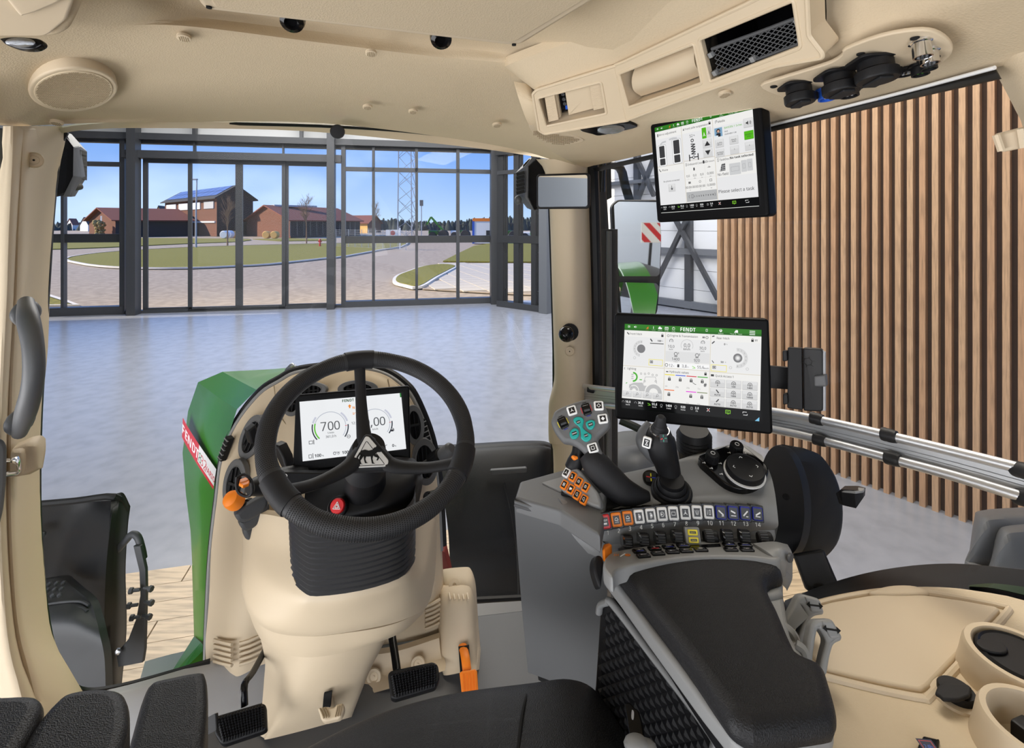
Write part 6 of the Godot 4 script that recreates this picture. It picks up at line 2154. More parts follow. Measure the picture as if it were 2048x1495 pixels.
# ---------------------------------------------------------------- operating console
func console() -> void:
	var m:=MB.new()
	# grey side box in front of it
	var th:=thing("side_box","tall grey plastic side box with a lid at the front of the console","side console",P(1120,1360,1.1))
	m=MB.new()
	patch(m,[
		PP([[1030,1000,0.925],[1110,1024,0.90],[1160,1050,0.885],[1210,1084,0.865]]),
		PP([[1029,1012,0.92],[1110,1038,0.893],[1160,1064,0.878],[1210,1094,0.865]]),
		PP([[1036,1116,1.0],[1110,1130,0.97],[1160,1140,0.95],[1214,1150,0.92]]),
		PP([[1045,1230,1.1],[1110,1240,1.06],[1160,1240,1.03],[1214,1240,1.0]]),
		PP([[1056,1344,1.19],[1110,1364,1.13],[1160,1384,1.08],[1214,1410,1.05]]),
	],4,4,Vector3(0.02,0,-0.06))
	obj("body",m,M.grey_mid,th)
	m=MB.new()
	slab(m,pl3(P(1041,962,0.985),P(1129,938,1.03),P(1030,996,0.92)),[[1040,962],[1128,938],[1220,960],[1200,1070],[1120,1020],[1030,994]],0.03,0.005,0.004)
	obj("lid",m,M.grey_mid,th)
	m=MB.new()
	slab(m,pl3(P(1041,962,0.985),P(1129,938,1.03),P(1030,996,0.92)),[[1083,967],[1135,952],[1180,990],[1120,984]],0.004,0.0,0.004,0.0022)
	obj("lid_mat",m,M.grey,th)
	m=MB.new()
	tube(m,PP([[1029,1009,0.918],[1070,1022,0.905],[1106,1034,0.892],[1117,1030,0.888],[1119,1016,0.89]]),0.003,6,3)
	obj("lid_seam",m,M.grey_dark,th)
	m=MB.new()
	slab(m,pl3(P(1056,1340,1.2),P(1100,1360,1.15),P(1056,1370,1.2)),[[1054,1338],[1120,1364],[1160,1390],[1160,1440],[1060,1375]],0.05,0.0,0.0,-0.03)
	obj("foot",m,M.dark_hole,th)

	# console body
	th=thing("control_console","grey operating console with a row of fourteen numbered switches","control console",P(1360,1060,0.95))
	m=MB.new()
	patch(m,[
		PP([[1178,1080,0.885],[1215,1089,0.873],[1300,1078,0.888],[1400,1066,0.905],[1490,1064,0.91],[1546,1064,0.92]]),
		PP([[1166,1066,0.875],[1210,1076,0.86],[1300,1058,0.875],[1400,1048,0.89],[1500,1048,0.90],[1556,1052,0.90]]),
		PP([[1146,1042,0.875],[1204,1056,0.865],[1300,1036,0.88],[1400,1026,0.895],[1500,1028,0.902],[1556,1036,0.90]]),
		PP([[1121,1000,0.90],[1196,1026,0.885],[1290,1008,0.90],[1400,996,0.91],[1500,998,0.915],[1553,1008,0.91]]),
		PP([[1120,990,0.93],[1196,1010,0.91],[1290,992,0.925],[1400,978,0.935],[1500,978,0.94],[1549,980,0.935]]),
		PP([[1160,967,0.975],[1230,957,0.975],[1310,945,0.982],[1390,935,0.99],[1480,934,0.99],[1541,948,0.97]]),
		PP([[1200,955,1.01],[1270,941,1.03],[1340,924,1.04],[1410,902,1.055],[1478,888,1.07],[1524,910,1.03]]),
		PP([[1210,962,1.04],[1275,950,1.06],[1345,934,1.07],[1415,912,1.085],[1480,896,1.1],[1526,920,1.06]]),
	],6,5,Vector3(0,-0.03,-0.01))
	obj("body",m,M.grey,th)
	m=MB.new()
	slab(m,pl3(P(1132,1032,0.87),P(1150,1045,0.865),P(1136,1050,0.872)),[[1132,1026],[1150,1040],[1168,1066],[1136,1046]],0.01,0.0,0.003,0.004)
	obj("side_recess",m,M.dark_hole,th)
	# the row of switches
	var cols:=[M.red,M.orange,M.orange,M.white,M.white,M.white,M.white,M.white,M.white,M.white,M.blue,M.blue,M.blue,M.blue]
	var cx:=[765,848,930,1012,1097,1180,1262,1348,1433,1520,1608,1697,1785,1875]
	var cy:=[1030,1015,1003,992,983,974,969,964,961,960,963,966,969,973]
	var numx:=[788,868,948,1029,1110,1191,1275,1359,1443,1530,1616,1703,1791,1880]
	var numy:=[1112,1098,1083,1072,1063,1056,1050,1045,1042,1041,1042,1045,1047,1053]
	var back:=MB.new()
	for i in 14:
		var q: Array=zpx([[cx[i],cy[i]]],1000,760,3.646)[0]
		var d:=lerpf(0.852,0.886,clampf((q[0]-1200)/220.0,0,1))
		var turn:=[0.19,0.16,0.14,0.12,0.11,0.09,0.06,0.04,0.02,0.0,-0.02,-0.03,-0.04,-0.05][i] as float
		var xf:=axis(Vector3(-0.12,0.42,1),P(q[0],q[1],d))*Transform3D(Basis(Vector3.BACK,turn),Vector3.ZERO)
		prism(back,rrect(0.0222,0.027,0.002),xf,0.02,0.001)
		button(th,xf*Transform3D(Basis(),Vector3(0,0,0.0008)),0.0178,0.0215,cols[i],i,0.0032,0.6 if i<10 else 0.8)
		m=MB.new()
		var nq: Array=zpx([[numx[i],numy[i]]],1000,760,3.646)[0]
		lettering(m,str(i+1),axis(Vector3(-0.1,0.35,1),P(nq[0],nq[1],d-0.016)),0.0085)
		obj("number",m,M.white,th)
	obj("switch_strip",back,M.black_gloss,th)

	# dial panel
	var dp:=pl3(P(1396,919,0.995),P(1530,937,0.975),P(1477,983,0.925))
	m=MB.new()
	slabs(m,dp,zpx([[1445,585],[1500,545],[1600,512],[1690,482],[1760,492],[1850,560],[1940,640],[1950,700],[1900,765],[1820,808],[1740,815],[1640,775],[1540,690]],1000,760,3.646),3,0.02,0.003,0.008)
	var plate:=obj("dial_plate",m,M.black_gloss,th)
	m=MB.new()
	for s in [[1482,625],[1600,630],[1665,552],[1780,555],[1535,665],[1608,708]]:
		var q: Array=zpx([s],1000,760,3.646)[0]
		var xf:=frame_pl(dp,hit(dp,q[0],q[1]))
		bar(m,xf*Vector3(-0.003,0,0.0085),xf*Vector3(0.003,0,0.0085),0.001,0.0006)
		bar(m,xf*Vector3(0.002,-0.002,0.0085),xf*Vector3(0.002,0.002,0.0085),0.001,0.0006)
	obj("dial_marks",m,M.white,plate)
	var dn:=frame_pl(dp,hit(dp,1487,950)).basis
	var kn:=thing("rotary_knob","large black rotary push dial with arrow marks and a light ring on the console","knob",hit(dp,1487,952)+dn.z*0.008)
	var kx:=Transform3D(dn,hit(dp,1487,952)+dn.z*0.008)
	m=MB.new()
	lathe(m,kx,[[0.037,0],[0.0375,0.004],[0.036,0.004]],40)
	obj("light_ring",m,M.white,kn)
	m=MB.new()
	lathe(m,kx,[[0.0345,0.0],[0.0345,0.014],[0.033,0.0165],[0.0315,0.0165],[0.031,0.0158],[0,0.0162]],40)
	obj("cap",m,M.black,kn)
	m=MB.new()
	for k in 4:
		var a:=TAU*k/4
		var o:=kx*Transform3D(Basis(Vector3.BACK,a),Vector3.ZERO)
		bar(m,o*Vector3(0.021,0.003,0.0166),o*Vector3(0.024,0,0.0166),0.0009,0.0006)
		bar(m,o*Vector3(0.021,-0.003,0.0166),o*Vector3(0.024,0,0.0166),0.0009,0.0006)
	obj("arrow_marks",m,M.white,kn)
	for s in [[1422,926,"small black knob left of the large dial"],[1470,908,"small black knob behind the large dial"]]:
		var o:=hit(dp,s[0],s[1])+dn.z*0.008
		var k2:=thing("rotary_knob",s[2],"knob",o)
		m=MB.new()
		lathe(m,Transform3D(dn,o),[[0.0125,0],[0.012,0.016],[0.011,0.018],[0,0.0185]],28)
		for k in 20:
			var a:=TAU*k/20
			bar(m,Transform3D(dn,o)*Vector3(cos(a)*0.0122,sin(a)*0.0122,0.001),Transform3D(dn,o)*Vector3(cos(a)*0.0119,sin(a)*0.0119,0.016),0.0012,0.0012)
		obj("cap",m,M.black,k2)
		m=MB.new()
		for k in 8:
			bar(m,Transform3D(dn,o)*Vector3(cos(TAU*k/8)*0.004,sin(TAU*k/8)*0.004,0.0187),Transform3D(dn,o)*Vector3(cos(TAU*(k+1)/8)*0.004,sin(TAU*(k+1)/8)*0.004,0.0187),0.0009,0.0005)
		obj("ring_mark",m,M.white,k2)
	# direction badge beside the cross lever
	m=MB.new()
	var cr:=axis(Vector3(-0.1,0.9,0.5),P(1301,957,0.955)+Vector3(0,0.004,0.003))
	lathe(m,cr,[[0.0155,-0.004],[0.0155,0.0008],[0,0.0008]],28)
	var cb:=obj("direction_badge",m,M.black_gloss,th)
	icon(cb,cr*Transform3D(Basis(),Vector3(0,0,0.0012)),0.02,0.02,36)

	# multi-function lever
	th=thing("drive_lever","multi-function drive lever with a grey button head and black textured hand grip","joystick",P(1200,1010,0.93))
	m=MB.new()
	slab(m,pl3(P(1130,960,0.955),P(1202,1018,0.885),P(1290,992,0.93)),[[1122,982],[1142,990],[1200,1018],[1212,1016],[1290,996],[1302,985],[1280,972],[1200,950],[1150,930],[1131,934]],0.03,0.006,0.006)
	obj("base",m,M.black,th)
	var sp:=pl3(P(1129,936,0.945),P(1121,977,0.92),P(1201,1014,0.865))
	m=MB.new()
	slab(m,sp,[[1130,930],[1157,936],[1196,984],[1200,1000],[1201,1016],[1180,1009],[1121,979],[1122,966]],0.02,0.004,0.005)
	var key:=obj("key_block",m,M.grey,th)
	var kf:=frame_pl(sp,hit(sp,1160,980))
	var ks:=[[487,678,7],[533,706,15],[578,745,17],[628,782,18],[472,765,14],[520,797,16],[565,838,19],[614,873,20]]
	for i in 8:
		var q: Array=zpx([[ks[i][0],ks[i][1]]],1000,760,3.646)[0]
		button(key,Transform3D(kf.basis*Basis(Vector3.BACK,-0.12),hit(sp,q[0],q[1])+kf.basis.z*0.0005),0.0125,0.0165,M.white if i==0 else M.orange,ks[i][2],0.003,0.66)
	m=MB.new()
	var gp_:=[P(1176,906,0.935),P(1190,926,0.925),P(1216,955,0.918),P(1243,980,0.912),P(1272,991,0.915),P(1296,994,0.918)]
	tube(m,gp_,[0.019,0.0245,0.0265,0.025,0.019,0.011],20,6,1.0)
	obj("hand_grip",m,M.black_soft,th)
	m=MB.new()
	tube(m,PP([[1158,890,0.955],[1156,908,0.95],[1150,926,0.95],[1142,938,0.95]]),[0.012,0.013,0.016,0.014],12,3)
	obj("neck",m,M.black,th)
	m=MB.new()
	slab(m,pl3(P(1145,910,0.93),P(1158,914,0.93),P(1148,922,0.925)),[[1144,913],[1146,909],[1156,912],[1157,917],[1150,920]],0.01,0.002,0.003)
	obj("thumb_wheel",m,M.orange,th)
	var hp:=pl3(P(1105,850,0.955),P(1215,842,0.945),P(1190,912,0.915))
	m=MB.new()
	slabs(m,hp,zpx([[372,305],[385,255],[410,212],[520,165],[640,130],[720,140],[755,165],[790,240],[806,312],[790,350],[745,395],[718,428],[728,480],[750,535],[735,560],[700,572],[640,550],[575,490],[520,460],[465,450],[425,410],[392,360]],1000,760,3.646),3,0.03,0.008)
	var head:=obj("button_head",m,M.grey_mid,th)
	var hf:=frame_pl(hp,hit(hp,1160,850))
	for s in [[525,222,7,0.35],[720,187,25,0.1],[750,282,24,0.2],[677,495,23,0.35]]:
		var q: Array=zpx([[s[0],s[1]]],1000,760,3.646)[0]
		button(head,Transform3D(hf.basis*Basis(Vector3.BACK,s[3]),hit(hp,q[0],q[1])+hf.basis.z*0.0005),0.0185,0.0175,M.white,s[2],0.003,0.62)
	for s in [[460,310,0.5],[630,212,0.35]]:
		var q: Array=zpx([[s[0],s[1]]],1000,760,3.646)[0]
		var wx:=Transform3D(hf.basis*Basis(Vector3.BACK,s[2]),hit(hp,q[0],q[1])+hf.basis.z*0.0005)
		m=MB.new()
		box(m,wx,Vector3(0.016,0.021,0.005),0.002)
		lathe(m,wx*Transform3D(Basis(Vector3.UP,PI/2),Vector3(0,0,-0.001)),[[0.0085,-0.0055],[0.0085,0.0055]],20)
		obj("scroll_wheel",m,M.black_gloss,head)
		for c in [[-0.0095,0.0,0.001,0.011],[0.0095,0.0,0.001,0.011],[0.0,-0.0125,0.008,0.0012],[0.0,0.0125,0.008,0.0012]]:
			m=MB.new()
			box(m,wx*Transform3D(Basis(),Vector3(c[0],c[1],0.0004)),Vector3(maxf(c[2],0.0012),c[3],0.0006))
			obj("colour_mark",m,M.blue if c[1]<0 else (M.black if c[1]>0 else (M.yellow if s[0]==460 else M.red)),head)
	m=MB.new()
	slabs(m,hp,zpx([[535,285],[560,268],[600,275],[612,300],[605,345],[640,380],[668,400],[660,435],[625,450],[592,425],[590,395],[580,345],[545,315]],1000,760,3.646),3,0.006,0.002,0.004)
	var tr:=obj("teal_rocker",m,M.teal,head)
	for s in [[572,308,21],[628,405,22]]:
		var q: Array=zpx([[s[0],s[1]]],1000,760,3.646)[0]
		icon(tr,Transform3D(hf.basis*Basis(Vector3.BACK,0.4),hit(hp,q[0],q[1])+hf.basis.z*0.0044),0.007,0.0055,s[2])
	for s in [[[[625,310],[660,290],[690,300],[692,330],[672,360],[640,355]],660,325,21],[[[508,385],[535,352],[568,358],[578,395],[558,428],[520,425]],543,390,22]]:
		m=MB.new()
		slabs(m,hp,zpx(s[0],1000,760,3.646),3,0.006,0.002,0.004)
		var tb:=obj("teal_button",m,M.teal,head)
		var q: Array=zpx([[s[1],s[2]]],1000,760,3.646)[0]
		icon(tb,Transform3D(hf.basis*Basis(Vector3.BACK,0.4),hit(hp,q[0],q[1])+hf.basis.z*0.0044),0.009,0.006,s[3])

	# cross lever
	th=thing("cross_lever","black cross-gate joystick with a pleated boot and a rubber knob on top","joystick",P(1343,985,0.93))
	m=MB.new()
	var bx:=axis(Vector3(-0.08,0.93,0.36),P(1343,982,0.925))
	lathe(m,bx,[[0.0365,-0.006],[0.037,0.002],[0.034,0.006],[0.031,0.006],[0.031,0.010],[0.028,0.014],[0.026,0.013],[0.026,0.018],[0.0225,0.023],[0.0215,0.022],[0.0215,0.03],[0.0,0.031]],36)
	obj("boot",m,M.black,th)
	m=MB.new()
	tube(m,PP([[1342,968,0.935],[1339,948,0.935],[1332,922,0.935],[1323,898,0.935],[1318,874,0.938],[1319,856,0.942]]),[0.0195,0.021,0.0235,0.028,0.028,0.0195],20,6,1.0)
	obj("grip",m,M.black,th)
	m=MB.new()
	tube(m,PP([[1300,846,0.95],[1288,866,0.945],[1286,884,0.94],[1296,904,0.935],[1312,925,0.935]]),[0.008,0.012,0.013,0.010,0.006],12,5)
	obj("grey_flank",m,M.grey_dark,th)
	m=MB.new()
	var kx2:=axis(Vector3(0.0,0.95,0.35),P(1319,860,0.93))
	lathe(m,kx2,[[0.0172,-0.003],[0.0172,0.001],[0.0155,0.004],[0.015,0.004],[0.0135,0.009],[0.013,0.009],[0.0115,0.014],[0.011,0.014],[0.0095,0.02],[0.009,0.028],[0.006,0.032],[0,0.033]],24)
	obj("knob",m,M.black_soft,th)
	m=MB.new()
	lathe(m,kx2,[[0.0178,-0.002],[0.0182,0.0],[0.0178,0.002]],28)
	obj("chrome_ring",m,M.chrome,th)
	var wb:=axis(Vector3(-0.45,0.2,1),P(1294,884,0.917))*Transform3D(Basis(Vector3.BACK,-0.15),Vector3.ZERO)
	button(th,wb,0.0155,0.0195,M.white,26,0.004,0.66)
	icon(th,axis(Vector3(0.0,0.3,1),P(1327,876,0.9075)),0.014,0.014,37,"gate_mark")

	# paddles,rocker and knobs under the front edge
	for s in [[1254,1082,"leftmost in"],[1287,1078,"second from the left in"],[1320,1075,"third from the left in"],[1354,1072,"just left of the yellow rocker in"],[1454,1071,"left of the pair beyond the roller in"],[1488,1071,"right of the pair beyond the roller in"]]:
		var at:=P(s[0],s[1]+1,0.848)
		var k:=thing("paddle_lever","black ribbed paddle, %s the row under the console" % s[2],"lever",at,"paddle levers under the console edge")
		m=MB.new()
		box(m,axis(Vector3(-0.1,0.5,1),at)*Transform3D(Basis(),Vector3(0.001,0,0)),Vector3(0.0185,0.021,0.012),0.004)
		obj("paddle",m,M.black,k)
		m=MB.new()
		slabs(m,pl3(at+Vector3(-0.012,0,0.005),at+Vector3(-0.012,0.02,0.004),at+Vector3(-0.008,0,-0.02)),[[s[0]-14,s[1]-14],[s[0]-9,s[1]-8],[s[0]-7,s[1]+8],[s[0]-13,s[1]+6]],3,0.003,0.0)
		obj("fin",m,M.black_gloss,k)
		for j in 4:
			m=MB.new()
			bar(m,axis(Vector3(-0.1,0.5,1),at)*Vector3(-0.005,-0.006+j*0.004,0.0062),axis(Vector3(-0.1,0.5,1),at)*Vector3(0.008,-0.006+j*0.004,0.0062),0.0014,0.0014)
			obj("rib",m,M.grey_dark,k)
	var ry:=thing("yellow_rocker","grey rocker with two yellow keys under the console's front edge","rocker switch",P(1384,1070,0.85))
	m=MB.new()
	var rx:=axis(Vector3(-0.05,0.6,1),P(1384,1071,0.848))
	box(m,rx,Vector3(0.026,0.026,0.012),0.003)
	obj("body",m,M.grey,ry)
	for s in [0.005,-0.006]:
		button(ry,rx*Transform3D(Basis(),Vector3(0,s,0.006)),0.0165,0.0085,M.yellow,39,0.002,0.8)
	for s in [[1420,1073,"black ribbed roller beside the yellow rocker"],[1528,1076,"black ribbed roller at the right end of the paddle row"]]:
		var o:=P(s[0],s[1],0.855)
		var k:=thing("ribbed_roller",s[2],"knob",o)
		m=MB.new()
		var lx:=axis(Vector3(1,0.02,0.1),o-Vector3(0.011,0,0))
		lathe(m,lx,[[0.0,0],[0.009,0],[0.0105,0.003],[0.0105,0.021],[0.009,0.023],[0,0.023]],18)
		obj("roller",m,M.black,k)
		m=MB.new()
		for j in 18:
			var a:=TAU*j/18
			bar(m,lx*Vector3(cos(a)*0.0105,sin(a)*0.0105,0.003),lx*Vector3(cos(a)*0.0105,sin(a)*0.0105,0.015),0.0015,0.0015)
		obj("ribs",m,M.grey_dark,k)
	m=MB.new()
	slab(m,pl3(P(1240,1092,0.87),P(1540,1080,0.89),P(1400,1100,0.87)),[[1236,1096],[1300,1086],[1380,1078],[1480,1076],[1546,1080],[1548,1096],[1480,1090],[1380,1092],[1300,1100],[1240,1112]],0.02,0.0)
	top("paddle_bed",m,M.grey_dark,"dark grey bed the paddle levers stand on, between console and armrest panel","lever bed")

# ---------------------------------------------------------------- monitors
func monitors() -> void:
	var m:=MB.new()
	# lower terminal
	var q:=quad4([[1234,626],[1544.5,637.7],[1540,869],[1224.6,837]],1.1)
	var xf:=frame_of(q)
	var w: float=(q[1]-q[0]).length(); var h: float=(q[0]-q[3]).length()
	var th:=thing("lower_terminal","wide black touch terminal above the armrest console, showing six panels","monitor",xf.origin)
	m=MB.new()
	prism(m,rrect(w,h,0.008),xf,0.028,0.005)
	obj("housing",m,M.bezel,th)
	screen_quad(th,xf,quad4([[1249.7,647],[1523,659.2],[1519.4,842],[1243,815]],1.1),lower_screen(),Vector3(0,0,0.0008))
	m=MB.new()
	var px:=axis(P(1387,850,1.08)-P(1387,930,1.1),P(1388,940,1.1))
	var prof:=[[0.026,-0.03],[0.028,0.0],[0.034,0.05]]
	for k in 5:
		prof.append([0.037,0.055+k*0.008]); prof.append([0.034,0.059+k*0.008])
	prof.append([0.03,0.1])
	lathe(m,px,prof,28)
	obj("post",m,M.black,th)
	# box holder on its arm
	th=thing("tablet_holder","black folding box held by clips on an arm right of the lower terminal","holder",P(1610,760,0.99))
	var hp:=pl3(P(1575,694,1.0),P(1648,702,0.96),P(1574,817,0.99))
	m=MB.new()
	slab(m,pl3(P(1540,731,1.03),P(1580,735,1.02),P(1540,776,1.03)),[[1530,731],[1580,735],[1580,779],[1530,775]],0.008,0.001)
	obj("arm",m,M.black,th)
	m=MB.new()
	slab(m,hp,[[1575,694],[1604,696],[1605,820],[1574,816]],0.016,0.002,0.003)
	slab(m,hp,[[1606,695],[1641,697],[1646,702],[1646,820],[1641,823],[1607,821]],0.018,0.003,0.003,0.002)
	obj("plate",m,M.black,th)
	m=MB.new()
	slab(m,hp,[[1640,698],[1650,704],[1650,822],[1640,823]],0.012,0.003,0.0,-0.002)
	obj("edge_strip",m,M.grey_light,th)
	for k in [[1570,711],[1571,797]]:
		m=MB.new()
		slab(m,hp,[[k[0]-4,k[1]-11],[k[0]+5,k[1]-10],[k[0]+6,k[1]+10],[k[0]-4,k[1]+11]],0.02,0.002,0.003,0.006)
		obj("clip",m,M.black,th)
	m=MB.new()
	slab(m,hp,[[1629,750],[1652,748],[1654,772],[1629,771]],0.024,0.003,0.003,0.008)
	obj("clip",m,M.grey_dark,th)
	m=MB.new()
	var hf:=frame_pl(hp,hit(hp,1616,723))
	for k in 6:
		var a:=TAU*k/6+0.3; var b:=TAU*(k+1)/6+0.3
		var r:=0.0075
		bar(m,hf*Vector3(cos(a)*r,sin(a)*r,0.0024),hf*Vector3(cos(b)*r,sin(b)*r,0.0024),0.0007,0.0008)
		bar(m,hf*Vector3(cos(a)*r,sin(a)*r,0.0024),hf*Vector3(cos(a)*r*1.7,sin(a)*r*1.5,0.0024),0.0007,0.0008)
	obj("emblem",m,M.dark_hole,th)

	# upper terminal
	q=quad4([[1283,249],[1519.6,191],[1538.7,433.5],[1314,445]],1.15)
	q=quad4([[1298.7,249],[1519.6,191],[1538.7,433.5],[1314,445]],1.15)
	xf=frame_of(q)
	w=(q[1]-q[0]).length(); h=(q[0]-q[3]).length()
	th=thing("upper_terminal","black touch terminal hanging from the overhead console, turned to the driver","monitor",xf.origin)
	m=MB.new()
	prism(m,rrect(w,h,0.008),xf,0.03,0.005)
	obj("housing",m,M.bezel,th)
	m=MB.new()
	prism(m,rrect(w*0.97,h*0.97,0.01),xf*Transform3D(Basis(),Vector3(0,0,-0.03)),0.008,0.003)
	obj("rear_cover",m,M.grey_dark,th)
	screen_quad(th,xf,quad4([[1309.7,255.7],[1505,207.4],[1518.7,412],[1323,426]],1.15),upper_screen(),Vector3(0,0,0.0008))
	m=MB.new()
	bar(m,xf*Vector3(0,h*0.42,-0.03),xf*Vector3(-0.01,h*0.5+0.06,-0.06),0.09,0.03,0.006)
	obj("hanger",m,M.beige_smooth,th)

func header(R: Raster,wd: float) -> void:
	var W:=Color.WHITE
	R.rect(0,0,wd,56,C(46,126,30)); R.rect(0,38,wd,18,C(34,104,22))
	R.frame(32,14,12,18,3,W); R.rect(48,14,3,18,W)
	R.poly([Vector2(88,20),Vector2(94,20),Vector2(102,13),Vector2(102,35),Vector2(94,28),Vector2(88,28)],W)
	R.arc(100,24,12,3,-0.8,0.8,W)
	R.poly([Vector2(200,36),Vector2(222,14),Vector2(222,36)],C(236,120,30)); R.text("cmcm",210,46,10,C(236,150,60),0)
	R.line(Vector2(268,12),Vector2(268,34),5,W); R.text("1,8 °C",270,46,13,W,0)
	R.rr(312,20,34,14,4,W); R.rect(318,12,16,10,W); R.text("24,0 °C",330,46,13,W,0)
	R.frame(372,12,32,24,4,W); R.rect(372,20,32,3,W); R.rect(386,12,3,24,W); R.text("01/08",388,46,13,W,0)
	R.arc(450,23,13,3,0,TAU,W); R.line(Vector2(450,23),Vector2(450,14),3,W); R.text("12:45",450,46,13,W,0)
	R.text("FENDT",578,26,44,W,0,true)
	for i in 5:
		R.disc(562+i*8,50,2.5,W)
	R.frame(734,14,16,22,3,W)
	R.disc(862,22,12,W); R.disc(862,18,5,C(46,126,30)); R.text("Admin",862,45,15,W,0)
	R.poly([Vector2(974,34),Vector2(988,12),Vector2(1006,12),Vector2(1008,34)],W); R.text("\"Your N..\" Field",990,45,15,W,0)
	for i in 3:
		R.rect(1102,12+i*14,46,6,W)

func footer(R: Raster,wd: float,y: float) -> void:
	R.rect(0,y,wd,90,Color.BLACK)
	var W:=Color.WHITE; var G:=C(170,170,170)
	var vals:=[["10,0","km/h",58],["30,0","km/h",176],["55,6","km/h",302],["1400","1/min",430],["920","1/min",556],["3,8","l/h",676]]
	for v in vals:
		R.text(v[0],v[2],y+30,28,W,0,true,0.9)
		R.text(v[1],v[2],y+53,15,W,0,true)
	for x in [4,118]:
		R.arc(x+10,y+32,11,3,PI*0.8,PI*2.2,G)
	R.path([Vector2(240,y+26),Vector2(256,y+30),Vector2(266,y+40),Vector2(242,y+42)],4,C(130,220,50))
	for x in [364,492]:
		R.arc(x,y+32,11,3,0,TAU,G); R.rect(x-8,y+46,16,4,G)
	R.frame(622,y+22,18,24,4,G)
	R.line(Vector2(762,y+20),Vector2(786,y+48),5,W); R.line(Vector2(786,y+20),Vector2(762,y+48),5,W); R.disc(774,y+34,6,C(220,60,60))
	R.frame(918,y+20,42,30,4,C(150,230,60)); R.text("UT",939,y+35,18,C(150,230,60),0,true); R.poly([Vector2(934,y+50),Vector2(946,y+50),Vector2(940,y+58)],C(150,230,60))
	R.path([Vector2(1062,y+34),Vector2(1062,y+24),Vector2(1094,y+24)],4,W); R.path([Vector2(1066,y+48),Vector2(1098,y+48),Vector2(1098,y+38)],4,W)

func padlock(R: Raster,x: float,y: float,k: float,s:="") -> void:
	R.rr(x-10*k,y-4*k,20*k,18*k,2,C(40,40,40)); R.arc(x,y-5*k,9*k,3.5*k,PI,TAU,C(40,40,40))
	if s:
		R.text(s,x,y+5*k,14*k,Color.WHITE,0,true)

func key_tile(R: Raster,x: float,y: float,w: float,h: float,c:=Color(0.86,0.86,0.86)) -> void:
	R.rr(x,y,w,h,6,C(196,196,196) if c.r>0.6 else c.darkened(0.2)); R.rr(x+1,y,w-2,h-5,6,c); R.rect(x+6,y+2,w-12,(h-8)*0.4,c.lightened(0.35) if c.r>0.6 else c)

